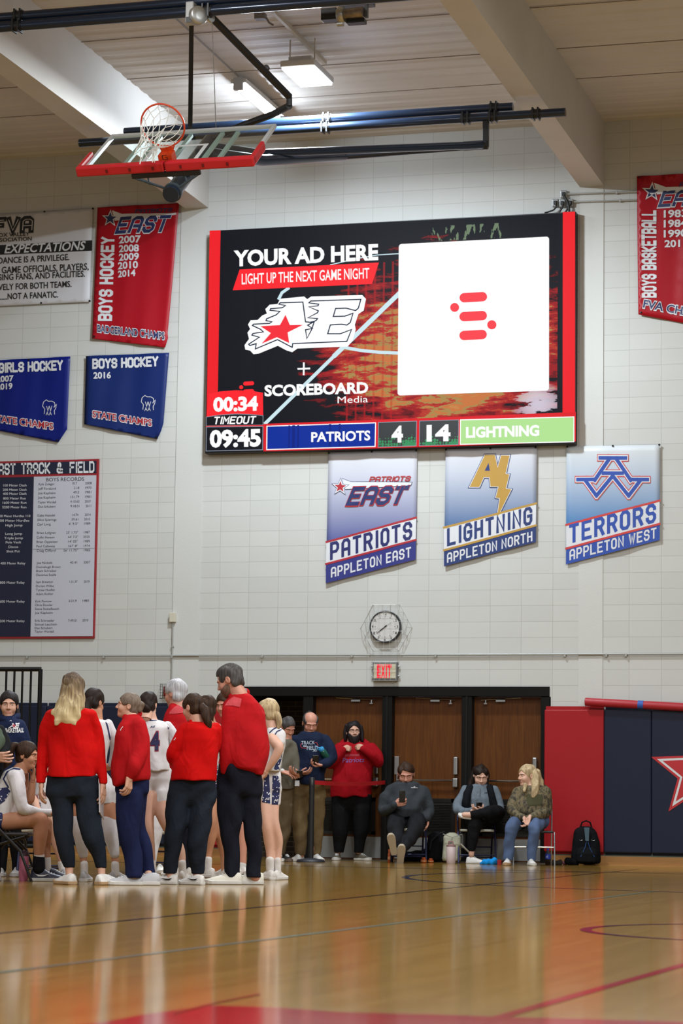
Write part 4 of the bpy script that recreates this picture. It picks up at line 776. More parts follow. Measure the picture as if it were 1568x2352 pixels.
x = MB(); x.lathe((-.1, 0, -.01), [(.08, 0), (.09, .02), (.09, .05), (.075, .07)], 20, (1, -.15, 0)); x.lathe((-.08, -.01, -.1), [(.028, -.03), (.03, .03)], 12, (1, 0, 0)); x.build('gear_case', m_alu, mo, smooth=True)
MB().b2((-.28, -.03, -.05), (-.12, .09, .07)).build('control_box', m_pblk, mo, bevel=.004); MB().b2((-.02, -.02, -.1), (.17, .08, -.055)).build('limit_switch', m_pblk, mo, bevel=.004); x = MB(); x.b2((-.1, .0, .08), (.25, .1, .17)); x.b2((.17, -.02, -.05), (.2, .03, .12)); x.build('mount', mat('gear_grey', '#55575c', .4, .5), mo)
# ------------------------------------------------------------------ folded basketball backstop
O = DP(380, 382, 25.9); th = .63; r_ = np.array([1.0, 0, 0]); u_ = np.array([0, math.cos(th), math.sin(th)]); n_ = np.array([0, -math.sin(th), math.cos(th)]); HB = 1.0; WB = .915
hp = empty('basketball_backstop', O, 'folded-up basketball backstop with glass board, red padding and orange rim', 'basketball hoop')
Q = lambda r, u, n: r*r_+u*u_+n*n_
RB = np.stack([r_, u_, n_], axis=1)
def qbox(mb, r0, r1, u0, u1, n0, n1): return mb.box(Q((r0+r1)/2, (u0+u1)/2, (n0+n1)/2), (r1-r0, u1-u0, n1-n0), R=RB)
m_gl = bpy.data.materials.new('backboard_glass'); m_gl.use_nodes = True; nt = m_gl.node_tree; nt.nodes.clear(); o_ = nt.nodes.new('ShaderNodeOutputMaterial'); mx = nt.nodes.new('ShaderNodeMixShader'); tr_ = nt.nodes.new('ShaderNodeBsdfTransparent'); gl_ = nt.nodes.new('ShaderNodeBsdfGlossy'); fr = nt.nodes.new('ShaderNodeMath'); fr.operation = 'MULTIPLY_ADD'; lw_ = nt.nodes.new('ShaderNodeLayerWeight'); lw_.inputs[0].default_value = .5; pw_ = nt.nodes.new('ShaderNodeMath'); pw_.operation = 'POWER'; pw_.inputs[1].default_value = 4.0; nt.links.new(lw_.outputs['Facing'], pw_.inputs[0]); nt.links.new(pw_.outputs[0], fr.inputs[0]); fr.inputs[1].default_value = .35; fr.inputs[2].default_value = .03
tr_.inputs[0].default_value = (.90, .95, .94, 1); gl_.inputs['Roughness'].default_value = .05; nt.links.new(fr.outputs[0], mx.inputs[0]); nt.links.new(tr_.outputs[0], mx.inputs[1]); nt.links.new(gl_.outputs[0], mx.inputs[2]); nt.links.new(mx.outputs[0], o_.inputs[0])
qbox(MB(), -WB+.02, WB-.02, .02, HB-.02, -.008, .008).build('glass', m_gl, hp)
x = MB(); fw_ = .035
qbox(x, -WB, WB, HB-fw_, HB, -.025, .016); qbox(x, -WB, WB, 0, fw_, -.025, .016); qbox(x, -WB, -WB+fw_, fw_, HB-fw_, -.025, .016); qbox(x, WB-fw_, WB, fw_, HB-fw_, -.025, .016); x.build('frame', mat('frame_white', '#c3c6c8', .4), hp, bevel=.003)
x = MB(); w5 = .045
for a_ in ((-.305, .305, .10, .10+w5), (-.305, .305, .515, .515+w5), (-.305, -.305+w5, .145, .515), (.305-w5, .305, .145, .515)): qbox(x, *a_, .0085, .0095)
x.build('target_square', mat('target_white', '#d4d8d8', .5), hp)
x = MB(); qbox(x, -WB-.045, -.003, -.055, .028, -.045, .062); x.build('edge_padding', mat('padding_red', '#c2222c', .3), hp, bevel=.018); x = MB(); qbox(x, .003, WB+.045, -.055, .028, -.045, .062); x.build('edge_padding', mat('padding_red', '#c2222c', .3), hp, bevel=.018)
for s_ in (-1, 1): x = MB(); qbox(x, *(sorted((s_*(WB-.005), s_*(WB+.045)))), -.02, .40, -.045, .062); x.build('corner_padding', mat('padding_red', '#c2222c', .3), hp, bevel=.018)
x = MB()
for r in (-.62, -.37, -.12, .18, .42, .68): qbox(x, r-.012, r+.012, -.062, -.05, -.01, .025)
x.build('pad_bolt', mat('pad_bolt', '#6d141b', .4), hp)
m_or_ = mat('rim_orange', '#d2451b', .38, .1)
x = MB(); qbox(x, -.075, .075, .03, .16, .01, .11); qbox(x, -.06, .06, .13, .16, .1, .17); x.build('rim_bracket', m_or_, hp, bevel=.006)
x = MB(); ce_ = Q(0, .15, .385); x.tube([ce_+.2286*(math.cos(a)*r_+math.sin(a)*n_) for a in np.linspace(0, 2*math.pi, 49)[:-1]], .0095, 10, closed=True)
for s_ in (-1, 1): x.tube([Q(s_*.055, .14, .11), Q(s_*.09, .15, .19)], .009, 8)
for k_ in range(12): A = 2*math.pi*k_/12; x.tube([ce_+.222*(math.cos(A)*r_+math.sin(A)*n_)+u_*-.01, ce_+.214*(math.cos(A)*r_+math.sin(A)*n_)-u_*.028], .0035, 6)
rim = x.build('rim', m_or_, hp, smooth=True)
mb = MB(); pl = lambda X, Y: Q(X/100, .0, 0)+Q(0, -Y/100*.0, 0)
mark = mat('bracket_black', '#1b1512', .5); x = MB()
for a_ in ((-.028, .028, .105, .111), (-.028, -.021, .06, .105), (-.028, .028, .06, .066), (.021, .028, .066, .088), (0, .028, .083, .089)): x.box(Q((a_[0]+a_[1])/2, .0299, (a_[2]+a_[3])/2-.0), (a_[1]-a_[0], .001, a_[3]-a_[2]), R=RB)
x.build('bracket_mark', mark, hp)
x = MB(); rows = [(0, .214, -.028), (1, .19, -.10), (2, .15, -.165), (3, .115, -.225), (4, .10, -.285), (5, .11, -.345)]; rnd = random.Random(3)
def np_(k_, row, off):
    i, R_n, h = rows[row]; A = 2*math.pi*(k_+off)/12; g_ = np.array([.02*row*.6-.05*row*.5, .0, -.012*row*row*.5])
    j = .012*row*.6; return ce_+R_n*(math.cos(A)*r_+math.sin(A)*n_)+u_*h+g_+np.array([rnd.uniform(-j, j) for _ in range(3)])
pts = [[np_(k_, rw, .5*(rw % 2)) for k_ in range(12)] for rw in range(6)]
for rw in range(5):
    for k_ in range(12):
        a = pts[rw][k_]; o2 = (0, -1) if rw % 2 == 0 else (0, 1)
        for d_ in o2:
            b2 = pts[rw+1][(k_+d_) % 12]; mdp = (a+b2)/2+np.array([0, 0, -.006]); x.tube([a, mdp, b2], .0042, 5)
x.build('net', mat('net_white', '#d9d7d0', .7), hp, smooth=True)
m_cb = mat('stiffener', '#a9b8b0', .5)
x = MB()
for r in (-.52, -.36, -.02, .33, .50): qbox(x, r-.022, r+.022, .04, HB-.04, -.055, -.026)
x.build('back_stiffener', m_cb, hp)
x = MB(); qbox(x, -.37, .37, -.045, -.005, -.10, -.05); x.build('mount_bar', m_pblk, hp, bevel=.004)
x = MB(); x.tube([Q(.045, -.13, -.26), Q(.045, 1.35, -.26)], .085, 24); x.build('mast', m_pipe, hp, smooth=True)
x = MB()
for s_ in (-1, 1): x.tube([Q(s_*.35, -.03, -.09), Q(.045+s_*.07, -.05, -.22)], .014, 8); x.tube([Q(s_*.35, .3, -.05), Q(.045+s_*.07, .3, -.24)], .014, 8); x.tube([Q(s_*.2, -.03, -.09), Q(s_*.2+.01, -.045, -.17)], .01, 6)
x.lathe(Q(.045, -.06, -.26), [(.1, -.02), (.1, .02)], 20, u_); x.build('mount_struts', mat('strut_steel', '#45525c', .4, .4), hp)
for s_ in (0.04,): pass
hang = np.array([W(1112, 331, -3.98)[0], -3.98, 0]); hz_ = W(1112, 333, -3.98)[2]; he = np.array([hang[0], -3.98, hz_])
x = MB(); x.tube([he-O, DP(600, 352, 27.6)-O, Q(.1, 1.2, -.26)], .045, 16); x.build('radius_arm', m_pipe, hp, smooth=True)
x = MB(); x.tube([he-np.array([.2, 0, .02])-O, DP(785, 358, 29.0)-O], [.03, .045], 14); x.tube([DP(788, 359, 28.9)-O, DP(600, 368, 27.4)-O, Q(.12, 1.0, -.26)], .062, 16); x.build('radius_arm', m_pipe, hp, smooth=True)
x = MB(); x.b2(he-O+np.array([-.02, -.02, -.02]), he-O+np.array([.05, .03, .30])); x.tube([he-O+np.array([-.25, 0, 0]), he-O+np.array([.04, 0, 0])], .055, 14); x.build('hanger', m_pblk, hp, bevel=.005)
kn = DP(664, 222, 26.3); kn2 = DP(664, 243, 26.3)
x = MB(); x.tube([DP(488, 42, 25.42)-O, kn-O], .038, 14); x.build('folding_brace', m_pblk, hp, smooth=True); x = MB(); x.tube([kn-O, kn2-O], .03, 10); x.tube([kn2-O, DP(628, 262, 26.6)-O, DP(560, 287, 26.9)-O, Q(.1, 1.28, -.2)], .038, 14); x.build('folding_brace', m_pblk, hp, smooth=True)
x = MB(); x.lathe(DP(612, 156, 26.1)-O, [(.03, -.02), (.03, .02)], 8, (0, -1, 0)); x.tube([DP(561, 284, 26.9)-O, DP(566, 292, 26.9)-O], .05, 10); x.build('brace_fitting', m_pblk, hp)
a = DP(439.5, 46, 25.3); b_ = DP(436.5, 300, 26.8); x = MB(); x.slab([a+r_*-.024, a+r_*.024, b_+r_*.024, b_-r_*.024], (0, .004, 0)); tag(x.build('safety_strap', mat('strap_black', '#121214', .6)), 'wide black safety strap hanging straight from the winch to the backboard', 'strap')
tag(MB().tube([DP(487, 48, 25.36), DP(496, 300, 26.9)], .004, 6).build('hoist_cable', m_alu), 'thin steel hoist cable beside the black strap', 'cable')
# ================================================================== FIGURES: implicit surfaces -> meshes
class Field:
    def __init__(s, lo, hi, h):
        s.h = h; s.lo = np.array(lo, float); n = np.maximum(4, np.ceil((np.array(hi)-s.lo)/h).astype(int)+1); s.n = n
        s.v = np.full(n, .5, np.float32); s.ax = [s.lo[i]+h*np.arange(n[i]) for i in range(3)]
    def win(s, lo, hi):
        a = np.clip(np.floor((np.array(lo)-s.lo)/s.h).astype(int), 0, s.n); b = np.clip(np.ceil((np.array(hi)-s.lo)/s.h).astype(int)+1, 0, s.n)
        if np.any(b-a < 1): return None
        sl = tuple(slice(x, y) for x, y in zip(a, b)); return sl, [s.ax[i][sl[i]] for i in range(3)]
    def _in(s, sl, d, k):
        o = s.v[sl]; d = d.astype(np.float32)
        if k > 0: h = np.maximum(k-np.abs(o-d), 0)/k; s.v[sl] = np.minimum(o, d)-h*h*k*.25
        else: s.v[sl] = np.minimum(o, d)
    def _out(s, sl, d, k):
        o = s.v[sl]; d = -d.astype(np.float32)
        if k > 0: h = np.maximum(k-np.abs(o-d), 0)/k; s.v[sl] = np.maximum(o, d)+h*h*k*.25
        else: s.v[sl] = np.maximum(o, d)
    def cone(s, a, b, ra, rb, k=.02, sub=False):
        a = np.array(a, float); b = np.array(b, float); m = max(ra, rb)+k+3*s.h+.03; w = s.win(np.minimum(a, b)-m, np.maximum(a, b)+m)
        if w is None: return
        sl, (X, Y, Z) = w; X = X[:, None, None]-a[0]; Y = Y[None, :, None]-a[1]; Z = Z[None, None, :]-a[2]; d = b-a; L = d @ d+1e-12
        t = np.clip((X*d[0]+Y*d[1]+Z*d[2])/L, 0, 1); D = np.sqrt((X-t*d[0])**2+(Y-t*d[1])**2+(Z-t*d[2])**2)-(ra+(rb-ra)*t)
        (s._out if sub else s._in)(sl, D, k)
    def chain(s, keys, k=.02, grow=0.0, f=1.0):
        # the polyline is eased into a smooth curve first, so a limb has no rings at its keys
        P = np.array([p for p, r in keys]); R = np.array([r for p, r in keys])*f+grow; n = len(keys)
        if n > 2:
            out = []; rr = []
            for i in range(n-1):
                a, b, c, d = P[max(i-1, 0)], P[i], P[i+1], P[min(i+2, n-1)]; ra, rb, rc, rd = R[max(i-1, 0)], R[i], R[i+1], R[min(i+2, n-1)]
                for t in (0, .25, .5, .75):
                    w = (-.5*t+t*t-.5*t**3, 1-2.5*t*t+1.5*t**3, .5*t+2*t*t-1.5*t**3, -.5*t*t+.5*t**3); out.append(w[0]*a+w[1]*b+w[2]*c+w[3]*d); rr.append(w[0]*ra+w[1]*rb+w[2]*rc+w[3]*rd)
            out.append(P[-1]); rr.append(R[-1]); P = np.array(out); R = np.maximum(np.array(rr), .003)
        m = R.max()+k+3*s.h+.03; w = s.win(P.min(0)-m, P.max(0)+m)
        if w is None: return
        sl, (X, Y, Z) = w; D = None
        for a, b, ra, rb in zip(P[:-1], P[1:], R[:-1], R[1:]):
            x = X[:, None, None]-a[0]; y = Y[None, :, None]-a[1]; z = Z[None, None, :]-a[2]; d = b-a; L = d @ d+1e-12
            t = np.clip((x*d[0]+y*d[1]+z*d[2])/L, 0, 1); q = np.sqrt((x-t*d[0])**2+(y-t*d[1])**2+(z-t*d[2])**2)-(ra+(rb-ra)*t); D = q if D is None else np.minimum(D, q)
        s._in(sl, D, k)
    def ell(s, c, rad, k=.02, sub=False, R=None):
        c = np.array(c, float); rad = np.array(rad, float); m = rad.max()+k+3*s.h+.02; w = s.win(c-m, c+m)
        if w is None: return
        sl, (X, Y, Z) = w; P = np.stack(np.broadcast_arrays(X[:, None, None]-c[0], Y[None, :, None]-c[1], Z[None, None, :]-c[2]), -1)
        if R is not None: P = P @ np.array(R)
        q = P/rad; l = np.sqrt((q*q).sum(-1))+1e-9; g = np.sqrt(((q/rad)**2).sum(-1))+1e-9; D = l*(l-1)/g
        (s._out if sub else s._in)(sl, D, k)
    def loft(s, keys, k=.03, grow=0.0, f=1.0, pw=2.4, rb=0.0, rt=0.0):
        """keys: (z, x0, x1, half depth, y centre), any order"""
        K = np.array(sorted(keys)); z0, z1 = K[0, 0], K[-1, 0]; m = .06+k; w = s.win((K[:, 1].min()-m, (K[:, 4]-K[:, 3]).min()-m, z0-m), (K[:, 2].max()+m, (K[:, 4]+K[:, 3]).max()+m, z1+m))
        if w is None: return
        sl, (X, Y, Z) = w; zz = np.clip(Z, z0, z1); itp = lambda i: np.interp(zz, K[:, 0], K[:, i])
        x0, x1, dh, yc = itp(1), itp(2), itp(3), itp(4); cx = (x0+x1)/2; g_ = np.ones_like(zz)
        if rb: g_ = g_*np.sqrt(np.clip(1-np.clip((rb-(zz-z0))/rb, 0, 1)**2*.8, .05, 1))
        if rt: g_ = g_*np.sqrt(np.clip(1-np.clip((rt-(z1-zz))/rt, 0, 1)**2*.8, .05, 1))
        f = f*g_; wd = np.maximum((x1-x0)/2*f+grow, .01); dh = np.maximum(dh*f+grow, .01)
        a = np.abs((X[:, None, None]-cx)/wd); b = np.abs((Y[None, :, None]-yc)/dh); l = (a**pw+b**pw)**(1/pw); D = (l-1)*np.minimum(wd, dh)
        ez = np.maximum(z0-grow-Z, Z-z1-grow)[None, None, :]; D = np.where(ez > 0, np.sqrt(np.maximum(D, 0)**2+ez**2), np.maximum(D, ez)); s._in(sl, D, k)
    def cut(s, p, n, k=0.0):
        """keep the side that n points away from"""
        n = np.array(n, float); n /= np.linalg.norm(n); p = np.array(p, float)
        d = ((s.ax[0]-p[0])*n[0])[:, None, None]+((s.ax[1]-p[1])*n[1])[None, :, None]+((s.ax[2]-p[2])*n[2])[None, None, :]
        s.v = np.maximum(s.v, d.astype(np.float32))
    def folds(s, amp, seed=0, freq=38, zf=.45):
        r = random.Random(seed); d = np.zeros(s.v.shape, np.float32); X = s.ax[0][:, None, None]; Y = s.ax[1][None, :, None]; Z = s.ax[2][None, None, :]
        for i in range(6):
            t = r.uniform(-1, 1)*1.0; fx = freq*r.uniform(.45, 1.3); kx = fx*math.cos(t); kz = fx*math.sin(t)*.9*(zf*2.2); ky = fx*r.uniform(-.8, .8)
            d = d+np.sin(kx*X+ky*Y+kz*Z+r.uniform(0, 6.3)).astype(np.float32)
        s.v = s.v+d*(amp/3.0)
    def mesh(s):
        v = s.v; sg = v < 0; c = sg[:-1, :-1, :-1].astype(np.int8)
        tot = sum(sg[i:sg.shape[0]-1+i, j:sg.shape[1]-1+j, l:sg.shape[2]-1+l].astype(np.int8) for i in (0, 1) for j in (0, 1) for l in (0, 1))
        act = (tot > 0) & (tot < 8); I = np.argwhere(act)
        if not len(I): return np.zeros((0, 3)), np.zeros((0, 4), int)
        idx = -np.ones(act.shape, int); idx[act] = np.arange(len(I)); acc = np.zeros((len(I), 3)); cnt = np.zeros(len(I))
        cs = [(0, 0, 0), (1, 0, 0), (0, 1, 0), (1, 1, 0), (0, 0, 1), (1, 0, 1), (0, 1, 1), (1, 1, 1)]
        E = [(0, 1), (2, 3), (4, 5), (6, 7), (0, 2), (1, 3), (4, 6), (5, 7), (0, 4), (1, 5), (2, 6), (3, 7)]
        val = [v[I[:, 0]+a, I[:, 1]+b, I[:, 2]+d] for a, b, d in cs]
        for a, b in E:
            va, vb_ = val[a], val[b]; m = (va < 0) != (vb_ < 0); t = np.where(m, va/(va-vb_+1e-12), 0)[:, None]
            p = np.array(cs[a])+(np.array(cs[b])-np.array(cs[a]))*t; acc += p*m[:, None]; cnt += m
        V = s.lo+(I+acc/cnt[:, None])*s.h; Q_ = []
        for ax in range(3):
            o = [1, 1, 1]; o[ax] = 0
            sl0 = tuple(slice(1, -1) if i != ax else slice(0, -1) for i in range(3)); sl1 = tuple(slice(1, -1) if i != ax else slice(1, None) for i in range(3))
            A, B = sg[sl0], sg[sl1]; ch = np.argwhere(A != B); 
            if not len(ch): continue
            fl = A[ch[:, 0], ch[:, 1], ch[:, 2]]; b1, b2 = [i for i in range(3) if i != ax]; base = ch.copy(); base[:, b1] += 1; base[:, b2] += 1
            def at(d1, d2): q = base.copy(); q[:, b1] += d1; q[:, b2] += d2; return idx[q[:, 0], q[:, 1], q[:, 2]]
            q = np.stack([at(-1, -1), at(0, -1), at(0, 0), at(-1, 0)], 1)
            if ax == 1: fl = ~fl
            q[~fl] = q[~fl][:, ::-1]; Q_.append(q)
        Q_ = np.concatenate(Q_); Q_ = Q_[(Q_ >= 0).all(1)]
        # one relaxation pass evens the surface out
        for _ in range(1):
            nb = np.zeros_like(V); ct = np.zeros(len(V))
            for a, b in ((0, 1), (1, 2), (2, 3), (3, 0)):
                np.add.at(nb, Q_[:, a], V[Q_[:, b]]); np.add.at(nb, Q_[:, b], V[Q_[:, a]]); np.add.at(ct, Q_[:, a], 1); np.add.at(ct, Q_[:, b], 1)
            V = V*.6+.4*nb/np.maximum(ct, 1)[:, None]
        return V, Q_
def raw_mesh(name, V, Q_, mats, par, mi=None, label=None):
    me = bpy.data.meshes.new(name); me.vertices.add(len(V)); me.vertices.foreach_set('co', np.asarray(V, np.float32).ravel())
    n = len(Q_); me.loops.add(n*4); me.loops.foreach_set('vertex_index', np.asarray(Q_, np.int32).ravel()); me.polygons.add(n)
    me.polygons.foreach_set('loop_start', np.arange(0, 4*n, 4, dtype=np.int32)); me.polygons.foreach_set('use_smooth', np.ones(n, bool))
    for m in (mats if isinstance(mats, (list, tuple)) else [mats]): me.materials.append(m)
    if mi is not None: me.polygons.foreach_set('material_index', np.asarray(mi, np.int32))
    me.update(calc_edges=True); me.validate()
    o = bpy.data.objects.new(name, me); COL.objects.link(o); o.parent = par
    if label: o['label'] = label
    return o
def rotm(yaw, pitch=0, roll=0): return np.array((Matrix.Rotation(math.radians(yaw), 3, 'Z') @ Matrix.Rotation(math.radians(pitch), 3, 'X') @ Matrix.Rotation(math.radians(roll), 3, 'Y')))
def skin(name, c): return mat(name, c, .5, bump=.05, bscale=120, var=.05, vscale=14, spec=.35)
m_eyew = mat('eye_white', '#c9c4be', .3); m_iris = mat('eye_dark', '#2b211b', .2)
def fabric(name, c, **kw):
    new = name not in _mats; m = mat(name, c, .85, bump=kw.pop('bump', .18), bscale=kw.pop('bscale', 240), var=kw.pop('var', .06), vscale=kw.pop('vscale', 9), spec=.1, sheen=kw.pop('sheen', 0), **kw)
    if new:
        nt = m.node_tree; tc = nt.nodes.new('ShaderNodeTexCoord'); mp = nt.nodes.new('ShaderNodeMapping'); mp.inputs['Scale'].default_value = (1, 1, .55); mp.inputs['Rotation'].default_value = (.3, .5, .2); n = nt.nodes.new('ShaderNodeTexNoise'); n.inputs['Scale'].default_value = 7; n.inputs['Detail'].default_value = 2; n.inputs['Distortion'].default_value = 1.0
        bp = nt.nodes.new('ShaderNodeBump'); bp.inputs['Strength'].default_value = .5; bp.inputs['Distance'].default_value = .04; b = nt.nodes['Principled BSDF']; old = b.inputs['Normal'].links[0].from_socket
        nt.links.new(tc.outputs['Object'], mp.inputs[0]); nt.links.new(mp.outputs[0], n.inputs['Vector']); nt.links.new(n.outputs['Fac'], bp.inputs['Height']); nt.links.new(old, bp.inputs['Normal']); nt.links.new(bp.outputs[0], b.inputs['Normal'])
    return m
def hairmat(name, dark, light, zs=1.0):
    k = NT(name); tc = k.n('TexCoord').outputs['Object']; mp = k.n('Mapping'); k.set(mp.inputs[0], tc); mp.inputs['Scale'].default_value = (70, 70, 5*zs)
    n = k.noise(mp.outputs[0], 1.0, 4); k.set(k.b.inputs['Base Color'], k.ramp(n, [(.3, dark), (.7, light)])); k.b.inputs['Roughness'].default_value = .6; k.b.inputs['Specular IOR Level'].default_value = .22; k.bump(n, .5, .006); return k.m
class Person:
    def __init__(s, label, conv, gx, gy, yoff=0.0, group=None):
        s.conv = conv; fx, fy = conv(gx, gy); g = F(fx, fy); s.g = g; s.Z = float((g-CAM) @ FW); s.pm = FPX/s.Z; s.zs = abs(conv(1, 0)[0]-conv(0, 0)[0]); s.mp = s.zs/s.pm
        s.R = np.array([[_c, -_s, 0], [_s, _c, 0], [0, 0, 1]]); s.o = empty('person', g, label, 'person', group, PSI); s.camL = s.R.T @ (CAM-g); s.body = []; s.bt = []; s.extra = []; s.seed = random.randint(0, 9999); s.objs = {}
    def L(s, x, y, d=0.0):
        r = s.R.T @ ray(*s.conv(x, y)); t = (-d-s.camL[1])/r[1]; return s.camL+r*t
    def G(s, x, y):
        return s.R.T @ (F(*s.conv(x, y))-s.g)
    def keys(s, ks): return [(s.L(x, y, d), r*s.mp) for x, y, r, d in ks]
    def tk(s, ks): 
        out = []
        for y, a, b, dh, dc in ks:
            A, B = s.L(a, y, dc), s.L(b, y, dc); out.append(((A[2]+B[2])/2, A[0], B[0], dh, -dc))
        return out
    def _bounds(s, tks, chains, m=.06):
        P = []
        for t in tks:
            for z, a, b, dh, yc in t: P += [(a, yc-dh, z), (b, yc+dh, z)]
        for c in chains:
            for p, r in c: P += [p-r, p+r]
        P = np.array(P); return P.min(0)-m, P.max(0)+m
    def garment(s, name, m, torso=None, limbs=(), k=.035, fold=.004, cuts=(), body=True, h=.0095, bf=.86, freq=38, label=None, pw=2.4, cover=1.0, subs=(), rb=0.0, rt=0.0):
        if torso and name in ('trousers', 'jeans', 'shorts', 'leggings'): rb = rb or .05
        elif torso: rt = rt or .03
        if name in ('trousers', 'jeans', 'leggings', 'shorts'):
            k = .026
            if torso and limbs:
                rl = float(np.mean([l[0][2] for l in limbs]))*s.mp; n_ = len(torso); torso = [(q[0], q[1], q[2], min(q[3], rl*((.7, 1.0)[n_-1-i] if n_-1-i < 2 else 1.22)), q[4]) for i, q in enumerate(torso)]
        fold *= 1.7
        """torso: [(y, xl, xr, half depth, d)], limbs: [[(x, y, r, d)...]]; cuts: pixel hems [('below'|'above', y, d)]"""
        tks = [s.tk(torso)] if torso else []; ch = [s.keys(l) for l in limbs]; lo, hi = s._bounds(tks, ch); lo[2] = max(lo[2], -.005); f = Field(lo, hi, h)
        for t in tks: f.loft(t, k=0, pw=pw, rb=rb, rt=rt)
        for c in ch: f.chain(c, k)
        if fold: f.folds(fold, s.seed, freq)
        for c in cuts:
            if c[0] == 'below': f.cut(s.L(c[1], c[2], c[3] if len(c) > 3 else 0), (0, 0, -1))
            elif c[0] == 'above': f.cut(s.L(c[1], c[2], c[3] if len(c) > 3 else 0), (0, 0, 1))
            else: a, b = s.L(*c[1]), s.L(*c[2]); f.cut(a, b-a)
        for c, rad in subs: f.ell(s.L(*c), rad, .01, sub=True)
        V, Q_ = f.mesh(); o = raw_mesh(name, V, Q_, m, s.o, label=label); s.objs[name] = o; s.seed += 1
        if body: s.bt += [(t, bf) for t in tks]; s.body += [(c, bf) for c in ch]
        return o
    def limb(s, ks): s.body.append((s.keys(ks), 1.0))
    def head(s, x, y, hp, yaw=0, pitch=0, roll=0, d=0.0, sk=None, brow='#3a2a20', eyes=True, hair=None, hm=None, beard=None, bm=None, glasses=None, ears=True, neck=None, nr=.052, lips=True, wide=1.0, hgrow=.011):
        sc = hp*s.mp/.235; c = s.L(x, y, d); R = rotm(yaw, pitch, roll); h = .0045
        f = Field((-.115, -.15, -.16), (.115, .13, .14), h)
        f.ell((0, .012, .035), (.074*wide, .094, .083), 0); f.ell((0, -.028, -.03), (.058*wide, .06, .082), .03); f.ell((0, -.062, -.092), (.024*wide, .024, .02), .03)
        for sx in (-1, 1):
            f.ell((sx*.036*wide, -.058, -.03), (.026, .028, .028), .02); f.cone((sx*.012, -.088, .024), (sx*.046, -.074, .022), .010, .008, .012); f.ell((sx*.031, -.100, .004), (.017, .018, .011), .012, sub=True)
            f.ell((sx*.031, -.072, .003), (.013, .0135, .012), .003)
            if ears: f.ell((sx*.076*wide, .012, -.004), (.009, .02, .031), .006); f.ell((sx*.084*wide, .008, -.002), (.006, .010, .017), .004, sub=True)
        f.cone((0, -.086, .012), (0, -.107, -.026), .007, .0110, .01)
        for sx in (-1, 1): f.ell((sx*.012, -.097, -.030), (.008, .010, .008), .006)
        f.cone((-.018, -.083, -.056), (.018, -.083, -.056), .006, .006, .008); f.cone((-.014, -.083, -.067), (.014, -.083, -.067), .0065, .0065, .008); f.cone((-.02, -.094, -.0612), (.02, -.094, -.0612), .002, .002, .004, sub=True)
        f.cone((0, .022, -.05), (0, .035, -.15), nr, nr*1.05, .03)
        V, Q_ = f.mesh(); C_ = V[Q_].mean(1); mi = np.zeros(len(Q_), int)
        ax = np.abs(C_[:, 0]); fr = C_[:, 1] < -.06
        mi[fr & (np.hypot(ax-.031, (C_[:, 2]-.003)*2.5) < .0100) & (C_[:, 1] < -.076)] = 1 if eyes else 3
        if eyes: mi[fr & (np.hypot(ax-.031, (C_[:, 2]-.003)*1.25) < .0060) & (C_[:, 1] < -.076)] = 2
        if not eyes: mi[(mi == 3) & (C_[:, 2] > -.001)] = 0
        mi[fr & (C_[:, 2] > .018+.05*np.maximum(0, .03-ax)*.3) & (C_[:, 2] < .0262) & (ax > .014) & (ax < .048)] = 3
        if lips: mi[fr & (ax < .022) & (C_[:, 2] < -.052) & (C_[:, 2] > -.071) & (C_[:, 1] < -.078)] = 4
        brm = mat('brow_'+brow.strip('#'), brow, .7)
        s.headmesh = ((V*sc) @ R.T+c, Q_, mi, brm); s.hc, s.hR, s.hs, s.sk = c, R, sc, sk
        if neck: s.limb(neck)
        s.body.append(([(R @ np.array([0, .022, -.055])*sc+c, nr*sc*.98), (R @ np.array([0, .034, -.13])*sc+c, nr*sc)], 1.0))
        def shell(name, build, m, hh=.006):
            g = Field((-.14, -.16, -.19), (.14, .17, .17), hh); build(g); V2, Q2 = g.mesh()
            if len(V2): s.objs[name] = raw_mesh(name, (V2*sc) @ R.T+c, Q2, m, s.o)
        if hair:
            def hb_(g):
                gr = hgrow; g.ell((0, .014, .037), (.075*wide+gr, .096+gr, .085+gr), 0)
                if hair in ('short', 'long', 'pony', 'bun', 'side'): g.ell((0, .04, -.03), (.070*wide+gr*.5, .066, .06), .02)
                if hair == 'fringe': g.ell((0, .035, -.02), (.072*wide+gr*.6, .07, .05), .02)
                # clear the face
                g.ell((0, -.125, -.040), ({'long': .066, 'bun': .074, 'pony': .074}.get(hair, .080)*wide, .115, {'fringe': .135, 'short': .117, 'long': .112}.get(hair, .108)), .008, sub=True)
                if hair in ('short', 'fringe', 'side'): g.ell((0, -.06, -.075), (.12, .10, .075), .008, sub=True)
                if hair != 'long':
                    for sx in (-1, 1): g.ell((sx*.09*wide, -.01, -.035), (.035, .042, .05), .01, sub=True)
                g.cut((0, 0, {'short': -.075, 'fringe': -.06, 'pony': -.07, 'bun': -.07, 'long': -.11, 'side': -.075}[hair]), (0, -.35, -1))
                if hair == 'fringe': g.ell((0, -.03, .10), (.072, .105, .085), .01, sub=True)
                r = random.Random(s.seed); g.folds(.004 if hair in ('pony', 'bun', 'fringe') else .006, s.seed, 90)
                g.v = np.maximum(g.v, -1)
            shell('hair', hb_, hm)
